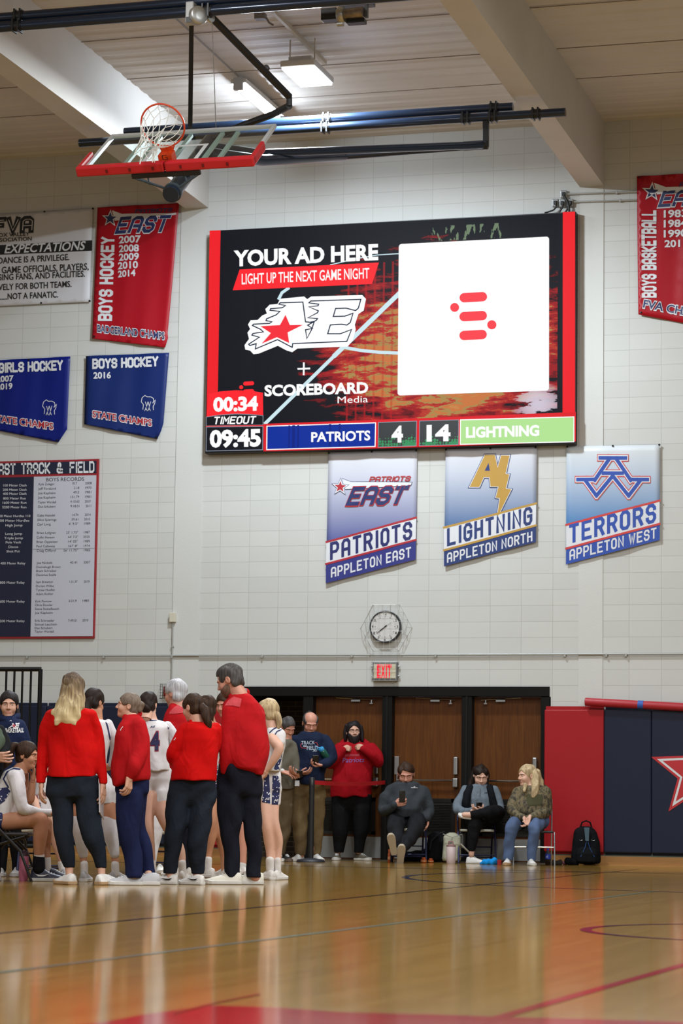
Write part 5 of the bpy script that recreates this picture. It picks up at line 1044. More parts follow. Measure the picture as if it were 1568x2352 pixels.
        if beard:
            def bb(g):
                g.ell((0, -.034, -.045), (.062*wide+beard*.5, .066+beard*.6, .072+beard), 0); g.ell((0, -.064, -.094-beard*.8), (.028+beard, .024+beard*.6, .021+beard*1.3), .03)
                g.ell((0, -.10, -.02), (.046, .06, .034), .006, sub=True); g.ell((0, -.08, .03), (.1, .1, .058), .006, sub=True); g.cone((-.016, -.12, -.0615), (.016, -.12, -.0615), .007, .007, .003, sub=True); g.cut((0, .02, 0), (0, 1, .2)); g.folds(.003+beard*.1, s.seed, 120)
            shell('beard', bb, bm)
        if glasses:
            mb = MB()
            for sx in (-1, 1):
                pts = [R @ (np.array([sx*.032+.024*math.cos(a), -.104, .002+.017*math.sin(a)])*sc)+c for a in np.linspace(0, 2*math.pi, 17)[:-1]]; mb.tube(pts, .0018, 5, closed=True); mb.tube([R @ (np.array([sx*.056, -.102, .006])*sc)+c, R @ (np.array([sx*.078, 0, .004])*sc)+c], .0018, 5)
            mb.tube([R @ (np.array([-.009, -.106, .006])*sc)+c, R @ (np.array([.009, -.106, .006])*sc)+c], .0018, 5); mb.build('glasses', mat('glasses_black', '#1a1a1c', .3), s.o)
    def hand(s, x, y, dr, palm, side=1, curl=.6, d=0.0, size=1.0, thumb=.6, spread=.12, fist=False):
        """x, y: pixel of the wrist; dr: (right, up, toward camera) where the fingers point; palm: where the palm faces"""
        w = s.L(x, y, d); cv = lambda v: np.array([v[0], -v[2], v[1]], float); u = cv(dr); u /= np.linalg.norm(u); n = cv(palm); n -= u*(n @ u); n /= np.linalg.norm(n); t = np.cross(u, n)*side; S = size
        P = lambda a, b, c_: w+(u*a+t*b+n*c_)*S
        pts = []; kn = [(.088, .034), (.094, .012), (.09, -.010), (.082, -.030)]; ln = [(.042, .026, .020), (.047, .029, .021), (.043, .027, .021), (.033, .021, .018)]
        ch = [[(P(-.012, 0, 0), .022*S), (P(.02, 0, 0), .025*S)]]
        for (a, b) in kn: ch.append([(P(.01, b*.55, 0), .015*S), (P(a, b, .0), .0125*S)])
        for i, ((a, b), l3) in enumerate(zip(kn, ln)):
            p = (a, b, 0.0); ang = 0; sp_ = (1.5-i)*spread; keys = [(P(*p), .0105*S)]
            for j, l in enumerate(l3):
                ang += curl*(.7, 1.0, .7)[j]; p = (p[0]+l*math.cos(ang)*math.cos(sp_), p[1]+l*math.cos(ang)*math.sin(sp_), p[2]+l*math.sin(ang)); keys.append((P(*p), (.0098, .009, .0078)[j]*S))
            ch.append(keys)
        ch.append([(P(.015, .022, .004), .016*S), (P(.045, .043, .010+.012*thumb), .0125*S), (P(.072, .052-.012*thumb, .018+.03*thumb), .0105*S), (P(.094, .050-.028*thumb, .022+.045*thumb), .009*S)])
        lo, hi = s._bounds([], ch, .02); f = Field(lo, hi, .0042)
        for i, c in enumerate(ch): f.chain(c, .010 if i < 5 else .004)
        s.extra.append(f.mesh()); return P(.095, 0, .03)
    def finish(s, sk, h=.0105, name='body'):
        lo, hi = s._bounds([t for t, _ in s.bt], [c for c, _ in s.body]); lo[2] = max(lo[2], -.005); f = Field(lo, hi, h)
        for t, b in s.bt: f.loft(t, k=.0, f=b, grow=-.010, rb=.06, rt=.03)
        for c, b in s.body: f.chain(c, .025, f=b, grow=(-.009 if b < 1 else 0))
        V, Q_ = f.mesh(); mi = [np.zeros(len(Q_), int)]; VV = [V]; QQ = [Q_]; n = len(V)
        for v, q in s.extra: VV.append(v); QQ.append(q+n); mi.append(np.zeros(len(q), int)); n += len(v)
        brm = m_iris
        if getattr(s, 'headmesh', None) is not None:
            v, q, m_, brm = s.headmesh; VV.append(v); QQ.append(q+n); mi.append(m_)
        lipm = mat('lip_'+sk.name, tuple(x*y for x, y in zip(sk.node_tree.nodes['Principled BSDF'].inputs['Base Color'].default_value[:3], (.82, .58, .58)))+(1,), .45)
        s.objs['body'] = raw_mesh(name, np.concatenate(VV), np.concatenate(QQ), [sk, m_eyew, m_iris, brm, lipm], s.o, np.concatenate(mi)); return s.o
    def hairloft(s, name, m, torso=None, limbs=(), fold=.004, k=.03, freq=70, cuts=()):
        return s.garment(name, m, torso, limbs, k=k, fold=fold, body=False, h=.0075, freq=freq, cuts=cuts, pw=2.0)
    def shoe(s, x, y, yaw, L=.27, up=None, sole=None, pitch=0, d=None, high=1.0, swoosh=None, w=1.0, p=None):
        """x, y: pixel of the ground point under the ankle (or p: local point of the ankle's ground point)"""
        c = s.G(x, y) if p is None else np.array(p, float); R = rotm(yaw, pitch); n = 16; S = L/.28; k_ = 1 if p is not None else 1
        st = [(-.075, .020, .070), (-.068, .032, .085), (-.045, .036, .092), (-.01, .037, .095), (.03, .037, .088), (.07, .041, .074), (.11, .046, .062), (.15, .046, .052), (.18, .037, .043), (.198, .022, .034), (.204, .010, .024)]
        V = []; Fc = []
        for a, hw, ht in st:
            ht *= high if a < .05 else 1
            for j in range(n):
                A = 2*math.pi*j/n; ca, sa = math.cos(A), math.sin(A); zz = .022+(ht-.022)*max(0, sa)**.75 if sa > 0 else .022+.006*sa; taper = (1-.35*max(0, sa)) if a < .06 else (1-.25*max(0, sa)); V.append(np.array([hw*w*math.copysign(abs(ca)**.8, ca)*taper, -a, zz])*S)
        m = len(st)
        for i in range(m-1):
            for j in range(n): l = (j+1) % n; Fc.append((i*n+j, i*n+l, (i+1)*n+l, (i+1)*n+j))
        Fc += [tuple(range(n)), tuple((m-1)*n+j for j in reversed(range(n)))]
        T = lambda v: R @ np.array(v)+c
        o = MB().add([T(v) for v in V], Fc).build('shoe', up, s.o, smooth=True); V2 = []; F2 = []
        for zz, gx_ in ((0.001, -.001), (.006, .003), (.026, .0035), (.028, .0)):
            for sx in (1, -1):
                for a, hw, ht in (st if sx == 1 else st[::-1]): V2.append(np.array([sx*(hw*w+gx_), -(a*(1+gx_*3)), zz*(1 if a < .16 else 1+.4*(a-.16)/.04)])*S)
        q = 2*m
        for i in range(3):
            for j in range(q): l = (j+1) % q; F2.append((i*q+j, i*q+l, (i+1)*q+l, (i+1)*q+j))
        F2 += [tuple(reversed(range(q))), tuple(3*q+j for j in range(q))]
        so = MB().add([T(v) for v in V2], F2).build('sole', sole or up, o)
        if swoosh:
            for sx in (-1, 1):
                pl = [(-.035, .058), (-.01, .040), (.03, .040), (.085, .062), (.035, .052), (.0, .052)]
                mb = MB(); mb.slab([T(np.array([sx*(.0405 if a < .06 else .0445)*w, -a, zz])*S) for a, zz in pl], R @ np.array([sx*.003, 0, 0])); mb.build('shoe_mark', swoosh, o)
        # laces
        mb = MB()
        for i in range(4): a = .045+i*.021; zz = .083-.0078*i; mb.tube([T(np.array([-.02, -a, zz-.006])*S), T(np.array([0, -a-.004, zz+.004])*S), T(np.array([.02, -a, zz-.006])*S)], .0028*S, 5)
        mb.build('laces', mat('lace_white', '#d8d8d6', .8) if up.name != 'shoe_white' else mat('lace_grey', '#c4c4c4', .8), o, smooth=True)
        return o
    def bvh(s, o):
        me = o.data; return BVHTree.FromPolygons([v.co[:] for v in me.vertices], [p.vertices[:] for p in me.polygons])
    def decal(s, gname, name, m, items, lift=.004, d=0.0):
        """items: ('poly', pts) ('line', pts, w) ('text', str, p0, p1, cap[, slant]) laid on a garment along the view of its wearer"""
        o = s.objs[gname]; b = s.bvh(o); mb = MB(); pl = lambda x, y: s.L(x, y, d)
        for it in items:
            if it[0] == 'poly':
                P = [Vector(pl(*p)) for p in it[1]]; tr = [tuple(t) for t in tessellate_polygon([P])]; P, tr = refine([np.array(p) for p in P], tr, .03); mb.add(P, tr)
            elif it[0] == 'line':
                out = []
                for a, c in zip(it[1][:-1], it[1][1:]):
                    n = max(1, int(math.hypot(c[0]-a[0], c[1]-a[1])/12)); out += [(a[0]+(c[0]-a[0])*i/n, a[1]+(c[1]-a[1])*i/n) for i in range(n)]
                out.append(it[1][-1]); v, f = strokes2d(out, it[2]); mb.add([pl(*q) for q in v], f)
            else: put_text(mb, it[1], it[2], it[3], it[4], pl, (0, 0, 0), 0, top=(it[5] if len(it) > 5 else 0), bold=(it[6] if len(it) > 6 else .02), font=(it[7] if len(it) > 7 else 'std'))
        C0 = Vector(s.camL); out = []; ok = []
        for v in mb.v:
            dr = (Vector(v)-C0).normalized(); hit, nn, i_, di = b.ray_cast(C0, dr)
            if hit is None: out.append(v); ok.append(False)
            else: out.append(tuple(hit-dr*lift)); ok.append(True)
        mb.f = [f for f in mb.f if all(ok[i] for i in f)]
        mb.v = out; mb.mi = [0]*len(mb.f)
        if not mb.f: print('decal missed', gname, name); return
        me = bpy.data.meshes.new(name); me.from_pydata(mb.v, [], mb.f); me.update(); me.materials.append(m); q = bpy.data.objects.new(name, me); COL.objects.link(q); q.parent = o; return q
# ================================================================== THE PEOPLE
ZA = zc(0, 1500, 3.733); ZB = zc(360, 1500, 3.733); ZCc = zc(600, 1560, 3.92); ZD = zc(840, 1700, 3.409)
def ft(P, x, y, d, yaw, **kw):
    q = P.L(x, y, d); P.shoe(0, 0, yaw, p=(q[0], -d, kw.pop('z', 0.0)), **kw)
sk1 = skin('skin_light', '#c79a84'); sk2 = skin('skin_fair', '#d2a792'); sk3 = skin('skin_tan', '#b98568'); sk4 = skin('skin_ruddy', '#bf8874')
f_red = fabric('knit_red', '#bd0d0c'); f_red2 = fabric('pullover_red', '#ad171d'); f_slate = fabric('slate_joggers', '#1f252f'); f_navyp = fabric('navy_trousers', '#1a2040'); f_ink = fabric('ink_trousers', '#191b25')
f_wht = fabric('jersey_white', '#d3d2d4', bump=.1); f_sleeve = fabric('sleeve_white', '#cfcdd0', bump=.05); f_sock = fabric('sock_white', '#d0ccc8'); f_trim = mat('trim_navy', '#1c2350', .7)
f_pink = fabric('shoulder_pink', '#c04a50'); s_wht = mat('shoe_white', '#d2cfca', .5); s_gum = mat('sole_tan', '#a88a66', .6); s_gry = mat('shoe_grey', '#a7a6a8', .55); s_nav = mat('shoe_navy', '#161b33', .5); s_sw = mat('sole_white', '#cbc9c4', .5); ink = mat('mark_black', '#1a1a20', .5); mk_w = mat('mark_white', '#d8d8da', .5); s_cream = mat('shoe_cream', '#c9c4b6', .55)
h_blond = hairmat('hair_blonde', '#8f7a5c', '#cdb890', .6); h_brown = hairmat('hair_brown', '#23170f', '#402b1c'); h_dark = hairmat('hair_dark', '#150e0b', '#2a1c15'); h_ash = hairmat('hair_ash', '#5c5048', '#7c6e60'); h_white = hairmat('hair_white', '#8f8f93', '#c4c4c8'); h_grey = hairmat('hair_grey', '#2e2c2c', '#565250'); h_black = hairmat('hair_black', '#141012', '#251d1e')
k = NT('navy_star_print'); g = k.n('TexCoord').outputs['Object']; vo_ = k.n('TexVoronoi'); k.set(vo_.inputs['Vector'], g); vo_.inputs['Scale'].default_value = 42
k.set(k.b.inputs['Base Color'], k.mix(k.math('LESS_THAN', vo_.outputs['Distance'], .28), lin('#1c2450'), lin('#c9ccd6'))); k.b.inputs['Roughness'].default_value = .75; f_print = k.m
# blond ombre hair: darker at the crown
k = NT('hair_ombre'); tc = k.n('TexCoord').outputs['Object']; s = k.n('SeparateXYZ'); k.set(s.inputs[0], tc); mp = k.n('Mapping'); k.set(mp.inputs[0], tc); mp.inputs['Scale'].default_value = (75, 75, 3); n = k.noise(mp.outputs[0], 1, 4)
t = k.math('ADD', k.math('DIVIDE', k.math('SUBTRACT', 1.70, s.outputs[2]), .42), k.math('MULTIPLY', k.math('SUBTRACT', n, .5), .9)); k.set(k.b.inputs['Base Color'], k.ramp(t, [(.05, '#4f4138'), (.45, '#8f7c60'), (.8, '#cdbb92')])); k.b.inputs['Roughness'].default_value = .7; k.b.inputs['Specular IOR Level'].default_value = .12; k.bump(n, .5, .006); h_omb = k.m
# ---- person with long blonde hair, red sweater, seen from behind
P = Person('person with long blonde hair in red sweater and dark joggers, back turned, holding a whiteboard', ZA, 640, 1985)
P.garment('trousers', f_slate, [(1055, 404, 832, .125, 0), (1150, 402, 838, .15, -.01), (1230, 415, 848, .14, 0), (1270, 430, 845, .09, 0)], [[(520, 1190, 108, 0), (528, 1300, 97, 0), (534, 1400, 92, .01), (558, 1560, 78, .02), (568, 1700, 68, 0), (594, 1835, 48, -.02)], [(733, 1190, 108, 0), (750, 1300, 102, 0), (767, 1400, 102, .01), (797, 1560, 92, .02), (836, 1700, 68, 0), (866, 1835, 45, -.02)]], k=.03, fold=.005, cuts=[('below', 640, 1842)])
P.garment('sweater', f_red, [(452, 560, 690, .07, 0), (475, 470, 760, .10, 0), (510, 405, 812, .12, 0), (600, 402, 808, .135, 0), (750, 418, 795, .125, 0), (900, 412, 810, .125, 0), (1062, 402, 834, .14, 0)], [[(428, 528, 50, 0), (388, 640, 56, -.02), (372, 800, 50, -.04), (358, 960, 44, -.01), (352, 1110, 38, .02)], [(788, 528, 50, 0), (824, 640, 52, -.02), (848, 800, 50, -.03), (868, 960, 42, 0), (880, 1115, 38, .03)]], fold=.006, cuts=[('below', 640, 1066) if False else ('below', 640, 1118)], freq=26)
P.hand(356, 1120, (-.05, -1, .15), (.9, 0, -.3), side=-1, curl=.5, d=.02, size=.92); P.hand(882, 1118, (.05, -1, .1), (-.9, 0, -.4), side=1, curl=.35, d=.03, size=.95)
P.head(622, 300, 250, yaw=172, pitch=4, hair='long', hm=h_omb, brow='#5a4636', neck=[(622, 400, 52, 0), (622, 470, 58, 0)], hgrow=.007)
P.hairloft('long_hair', h_omb, [(170, 585, 662, .05, .0), (190, 556, 692, .085, .0), (225, 540, 706, .105, .0), (300, 522, 716, .118, .01), (380, 496, 724, .112, .03), (460, 468, 728, .09, .07), (530, 452, 702, .07, .095), (580, 450, 672, .05, .11), (612, 480, 640, .03, .115)], fold=.007, k=0)
P.limb([(592, 1830, 34, -.02), (598, 1930, 32, 0)]); P.limb([(868, 1830, 34, -.02), (872, 1930, 32, 0)])
ft(P, 590, 1960, .0, 215, L=.27, up=s_wht, sole=s_gum, w=1.25); ft(P, 890, 1960, 0.0, 138, L=.27, up=s_wht, sole=s_gum, w=1.25); P.finish(sk1)
Pb = P
w0 = P.g + P.R @ P.L(858, 1130, .0); wb = MB(); a_ = [P.g+P.R @ P.L(x, y, d) for x, y, d in ((846, 1125, .10), (882, 1195, -.16), (882, 1428, -.16), (848, 1365, .10))]
c0 = np.mean(a_, axis=0); wb.slab([q-c0 for q in a_], (.006, .006, 0)); cb = tag(wb.build('whiteboard', mat('board_white', '#c9c8cc', .35), None, bevel=.002, loc=c0), 'thin white coaching board held low by the long-haired blonde coach', 'board')
# ---- player behind the blonde coach, knee sleeves
P = Person('player with white knee sleeves and dark ponytail half hidden behind the long-haired blonde coach', ZA, 850, 1962)
P.garment('shorts', f_wht, [(990, 700, 900, .12, 0), (1150, 660, 985, .15, 0), (1230, 660, 985, .14, 0)], [[(720, 1200, 100, 0), (690, 1290, 92, 0)], [(905, 1190, 95, 0), (920, 1285, 78, 0)]], cuts=[('below', 800, 1292)])
P.garment('jersey', f_wht, [(560, 770, 880, .07, 0), (590, 700, 950, .10, 0), (700, 680, 960, .12, 0), (850, 700, 920, .115, 0), (1000, 690, 905, .12, 0)], [], fold=.004)
P.garment('sleeve', f_sleeve, None, [[(930, 610, 42, 0), (962, 700, 44, 0), (975, 800, 38, -.05), (965, 900, 32, -.12), (950, 960, 28, -.2)]], fold=.002); P.limb([(720, 610, 42, 0), (690, 780, 40, 0), (700, 960, 32, -.1)])
P.hand(948, 965, (-.5, -.3, -.6), (-.5, .2, -.6), d=-.2)
for ks, nm in (([(700, 1250, 70, 0), (672, 1380, 58, .02), (690, 1560, 50, 0), (715, 1750, 34, -.02), (722, 1900, 28, 0)], 1), ([(915, 1250, 72, 0), (935, 1400, 60, .02), (945, 1560, 50, .02), (985, 1750, 34, -.01), (995, 1900, 28, 0)], 2)): P.limb(ks)
P.garment('knee_sleeve', f_sleeve, None, [[(672, 1420, 60, .02), (686, 1520, 62, .03), (700, 1640, 52, .01), (714, 1722, 42, -.01)]], fold=.001, body=False); P.garment('knee_sleeve', f_sleeve, None, [[(932, 1425, 62, .02), (942, 1530, 64, .03), (965, 1640, 54, .01), (982, 1722, 42, 0)]], fold=.001, body=False)
for x in (720, 988): P.garment('sock', f_sock, None, [[(x, 1810, 34, 0), (x+4, 1900, 34, 0)]], fold=.001, body=False)
ft(P, 722, 1930, 0, 176, L=.27, up=s_gry, sole=s_sw); ft(P, 990, 1930, -.02, 150, L=.27, up=s_gry, sole=s_sw)
P.head(808, 425, 225, yaw=150, pitch=18, hair='pony', hm=h_dark, neck=[(830, 500, 48, 0), (828, 570, 54, 0)]); P.hairloft('ponytail', h_dark, None, [[(770, 400, 34, .08), (745, 480, 38, .1), (740, 560, 24, .09)]])
P.decal('jersey', 'trim', f_trim, [('line', [(905, 575), (925, 640), (945, 740)], 12)]); P.finish(sk3)
# ---- coach in profile, red pullover
P = Person('person in profile facing left, ash hair in a bun, red pullover and navy trousers', ZA, 1190, 1990)
P.garment('trousers', f_navyp, [(1040, 985, 1278, .135, 0), (1130, 985, 1276, .15, 0), (1230, 998, 1268, .14, 0)], [[(1105, 1220, 105, .05), (1105, 1420, 98, .06), (1115, 1560, 90, .06), (1140, 1720, 78, .05), (1150, 1900, 72, .05)], [(1150, 1220, 108, -.05), (1150, 1420, 88, -.06), (1175, 1560, 76, -.07), (1225, 1720, 72, -.08), (1262, 1885, 66, -.08)]], fold=.008, cuts=[('below', 1200, 1925)], freq=30)
P.garment('pullover', f_red2, [(520, 1075, 1190, .07, 0), (550, 1060, 1220, .11, 0), (620, 1022, 1258, .15, 0), (720, 985, 1285, .17, 0), (850, 966, 1292, .18, 0), (960, 956, 1290, .18, 0), (1050, 955, 1284, .175, 0), (1085, 960, 1270, .17, 0), (1140, 970, 1020, .12, .0)], [[(1190, 620, 62, .13), (1205, 760, 72, .15), (1195, 880, 70, .17), (1150, 970, 58, .20), (1108, 1050, 42, .2)], [(1180, 620, 60, -.13), (1160, 820, 62, -.16), (1060, 980, 50, -.16)]], fold=.007, cuts=[('plane', (1110, 1050, .2), (1095, 1105, .2))][:0], freq=28)
P.garment('collar', f_red2, None, [[(1085, 560, 40, .03), (1140, 535, 44, 0), (1180, 520, 40, -.03)]], fold=.002, body=False); 
P.hand(1108, 1060, (-.05, -1, .1), (-.8, 0, -.5), side=1, curl=.75, d=.2, size=1.0, thumb=.9)
P.head(1098, 455, 215, yaw=-88, pitch=-8, hair='bun', hm=h_ash, brow='#6a5848', neck=[(1105, 500, 58, 0), (1125, 560, 66, 0)]); P.hairloft('hair_bun', h_ash, None, [[(1180, 420, 26, 0), (1205, 445, 36, 0), (1200, 480, 30, 0)]])
ft(P, 1140, 1960, .06, -80, L=.29, up=s_gry, sole=s_sw); ft(P, 1285, 1960, -.02, -80, L=.30, up=s_gry, sole=s_sw); P.decal('pullover', 'mark', mk_w, [('line', [(1032, 662), (1040, 645), (1052, 632)], 6)]); P.limb([(1140, 1900, 34, .05), (1145, 1950, 32, .05)]); P.limb([(1270, 1880, 34, -.05), (1280, 1950, 32, -.03)]); P.finish(sk1)
# ---- player 4
P = Person('player number 4 in white with a low dark bun, seen from behind', ZA, 1330, 1952)
P.garment('shorts', f_wht, [(990, 1205, 1455, .12, 0), (1080, 1195, 1466, .15, .01), (1180, 1195, 1472, .15, 0)], [[(1262, 1180, 70, 0), (1245, 1255, 62, 0)], [(1395, 1190, 78, 0), (1392, 1300, 74, 0)]], cuts=[('below', 1330, 1308)], fold=.005)
P.garment('jersey', f_wht, [(562, 1260, 1345, .06, 0), (585, 1200, 1420, .09, 0), (640, 1190, 1452, .115, 0), (760, 1200, 1452, .115, 0), (880, 1208, 1448, .11, 0), (1008, 1200, 1460, .125, 0)], [], fold=.005)
P.garment('sleeve', f_sleeve, None, [[(1440, 625, 42, 0), (1478, 690, 46, -.01), (1490, 800, 40, -.04), (1480, 900, 34, -.12)]], fold=.002); P.garment('sleeve', f_sleeve, None, [[(1215, 625, 42, 0), (1190, 720, 42, 0), (1185, 860, 36, -.08)]], fold=.002)
P.limb([(1268, 1220, 74, 0), (1262, 1400, 58, .02), (1275, 1560, 48, .02), (1300, 1740, 32, -.01), (1305, 1900, 28, 0)]); P.limb([(1392, 1230, 76, 0), (1400, 1380, 66, .02), (1480, 1560, 50, .0), (1545, 1700, 42, -.02), (1562, 1880, 30, 0)])
P.garment('sock', f_sock, None, [[(1560, 1800, 36, 0), (1566, 1890, 36, 0)]], fold=.001, body=False); P.garment('sock', f_sock, None, [[(1303, 1800, 36, 0), (1306, 1890, 34, 0)]], fold=.001, body=False)
ft(P, 1305, 1930, 0, 185, L=.27, up=s_wht); ft(P, 1566, 1930, 0, 170, L=.27, up=s_wht)
P.head(1272, 450, 215, yaw=170, pitch=22, hair='bun', hm=h_dark, neck=[(1290, 510, 42, 0), (1300, 580, 50, 0)]); P.hairloft('hair_bun', h_dark, None, [[(1225, 455, 30, .09), (1250, 475, 34, .1), (1268, 490, 28, .09)]])
P.decal('jersey', 'number', mat('number_navy', '#1f2350', .6), [('text', '4', (1290, 825), (1366, 822), 135, 0, .05)], .006); P.decal('jersey', 'number_edge', mat('number_red', '#8f2233', .6), [('text', '4', (1286, 829), (1370, 826), 143, 0, .08)], .003)
P.decal('jersey', 'mark', f_trim, [('text', 'AE', (1284, 640), (1326, 637), 16, 6)]); P.decal('jersey', 'trim', f_trim, [('line', [(1434, 592), (1444, 640), (1462, 700), (1480, 745)], 12), ('line', [(1240, 572), (1300, 578), (1372, 574)], 8)]); P.finish(sk2)
# ---- white-haired man
P = Person('white-haired person in a red polo with pale shoulders behind the huddle', ZB, 165, 1925)
P.garment('polo', f_red2, [(420, 120, 215, .07, 0), (470, 105, 255, .11, 0), (560, 82, 305, .14, 0), (700, 75, 330, .16, 0), (900, 75, 330, .17, 0), (1050, 90, 315, .16, 0)], [[(115, 540, 45, .05), (95, 700, 48, .06), (110, 880, 40, .08)], [(290, 560, 45, -.05), (310, 760, 44, -.08), (250, 900, 36, -.1)]], fold=.006)
P.garment('trousers', f_ink, [(1040, 95, 312, .14, 0), (1150, 90, 318, .15, 0), (1220, 100, 310, .14, 0)], [[(150, 1220, 92, 0), (150, 1500, 68, 0), (150, 1840, 46, 0)], [(255, 1220, 92, 0), (255, 1500, 68, 0), (255, 1840, 46, 0)]])
P.decal('polo', 'shoulder_yoke', f_pink, [('poly', [(112, 500), (150, 462), (215, 425), (240, 440), (225, 512), (160, 520), (105, 522)])])
P.head(160, 350, 232, yaw=-125, pitch=8, hair='short', hm=h_white, brow='#8a8480', neck=[(165, 420, 60, 0), (170, 490, 66, 0)]); ft(P, 150, 1905, 0, -150, L=.29, up=s_wht); ft(P, 255, 1905, 0, -150, L=.29, up=s_wht); P.finish(sk4)
# ---- brunette coach, arms crossed
P = Person('person with a brunette ponytail, arms crossed in a red quarter-zip, back turned', ZB, 250, 1985)
P.garment('trousers', f_slate, [(1060, 124, 510, .15, 0), (1150, 108, 510, .17, 0), (1260, 92, 500, .17, 0), (1330, 85, 490, .14, 0)], [[(198, 1250, 108, .0), (162, 1450, 98, .02), (145, 1600, 86, .02), (128, 1740, 68, .0), (116, 1880, 54, -.02)], [(392, 1250, 106, 0), (372, 1450, 100, .02), (348, 1600, 92, .02), (342, 1740, 78, 0), (345, 1870, 56, -.02)]], fold=.006, cuts=[('below', 250, 1892)])
P.garment('pullover', f_red, [(575, 300, 400, .08, 0), (605, 240, 470, .12, 0), (650, 215, 520, .14, 0), (740, 200, 532, .155, 0), (850, 190, 528, .155, 0), (960, 145, 515, .16, 0), (1092, 128, 510, .17, 0)], [[(240, 655, 52, .02), (185, 760, 58, .03), (128, 868, 52, .02), (165, 935, 44, -.08), (260, 950, 40, -.16)], [(500, 655, 48, -.02), (505, 800, 52, -.08), (440, 900, 46, -.17)]], fold=.006, freq=27)
P.garment('collar', f_red, None, [[(310, 600, 40, .03), (355, 580, 44, 0), (385, 570, 40, -.03)]], fold=.002, body=False)
P.hand(200, 925, (-.3, .9, .1), (.6, 0, -.6), d=.02, size=.8, curl=.3)
P.head(308, 470, 225, yaw=-128, pitch=14, hair='pony', hm=h_brown, brow='#3a2a20', neck=[(325, 545, 56, 0), (345, 610, 66, 0)]); P.hairloft('ponytail', h_brown, None, [[(378, 455, 30, .06), (405, 490, 36, .09), (430, 560, 40, .1), (432, 610, 32, .1), (440, 655, 12, .1)]])
P.decal('pullover', 'mark', mk_w, [('line', [(146, 745), (154, 738), (160, 728)], 5)])
P.limb([(112, 1870, 34, -.02), (112, 1950, 32, 0)]); P.limb([(345, 1870, 34, -.02), (348, 1950, 32, 0)])
ft(P, 112, 1960, 0, -105, L=.25, up=s_wht, sole=s_sw, swoosh=ink); ft(P, 345, 1960, .03, -125, L=.25, up=s_wht, sole=s_sw, swoosh=ink); P.finish(sk1)
# ---- player between brunette coach and tall man
P = Person('player with long brown ponytail between the brunette coach and the tall man', ZB, 450, 1925)
P.garment('shorts', f_print, [(1000, 395, 540, .12, 0), (1120, 370, 550, .14, 0)], [[(420, 1130, 66, 0), (435, 1270, 66, 0)], [(500, 1130, 60, -.05), (500, 1270, 58, -.05)]], cuts=[('below', 450, 1290)])
P.garment('jersey', f_wht, [(580, 440, 500, .06, 0), (610, 400, 530, .1, 0), (700, 392, 537, .12, 0), (900, 398, 530, .115, 0), (1010, 392, 538, .12, 0)], [[(525, 640, 32, .0), (530, 760, 34, .0), (500, 900, 28, -.05)]])
P.decal('jersey', 'trim', f_trim, [('line', [(482, 600), (512, 618), (530, 650)], 14), ('line', [(520, 820), (512, 900), (514, 985)], 20)])
P.limb([(440, 1230, 60, 0), (466, 1400, 50, .03), (465, 1560, 48, .02), (440, 1720, 34, -.01), (432, 1880, 28, 0)]); P.limb([(500, 1240, 58, -.05), (500, 1420, 44, -.03), (545, 1580, 44, -.05), (575, 1740, 34, -.08), (580, 1870, 28, -.08)])
P.garment('sock', f_sock, None, [[(437, 1770, 36, 0), (432, 1880, 36, 0)]], fold=.001, body=False)
ft(P, 436, 1900, 0, -120, L=.27, up=s_wht); ft(P, 580, 1900, -.08, -150, L=.27, up=s_wht)
P.head(425, 480, 215, yaw=-150, pitch=10, hair='pony', hm=h_brown, neck=[(445, 545, 44, 0), (460, 600, 48, 0)]); P.hairloft('ponytail', h_brown, None, [[(450, 450, 28, .05), (470, 520, 26, .07), (482, 585, 12, .08)]]); P.finish(sk3)
# ---- person whose face shows behind the tall man
P = Person('person whose flushed face peeks out left of the tall man, otherwise hidden', ZB, 745, 1895)
P.garment('jersey', f_wht, [(520, 580, 680, .07, 0), (560, 560, 780, .1, 0), (700, 560, 790, .12, 0), (1000, 570, 780, .12, 0)], []); P.garment('shorts', f_print, [(990, 570, 785, .12, 0), (1120, 560, 800, .14, 0)], [[(630, 1120, 75, 0), (630, 1250, 72, 0)], [(720, 1120, 75, 0), (720, 1250, 72, 0)]], cuts=[('below', 700, 1280)])
P.limb([(630, 1200, 60, 0), (640, 1480, 46, 0), (660, 1640, 40, 0), (680, 1860, 28, 0)]); P.limb([(722, 1200, 60, 0), (733, 1480, 46, 0), (734, 1620, 40, 0), (736, 1860, 30, 0)]); P.garment('sock', f_sock, None, [[(735, 1805, 34, 0), (735, 1880, 34, 0)]], fold=.001, body=False)
P.head(585, 445, 205, yaw=-30, pitch=12, hair='pony', hm=h_brown, neck=[(610, 520, 44, 0), (630, 570, 48, 0)]); ft(P, 736, 1880, 0, 20, L=.27, up=s_wht); ft(P, 680, 1880, 0, 10, L=.27, up=s_wht); P.finish(sk4)
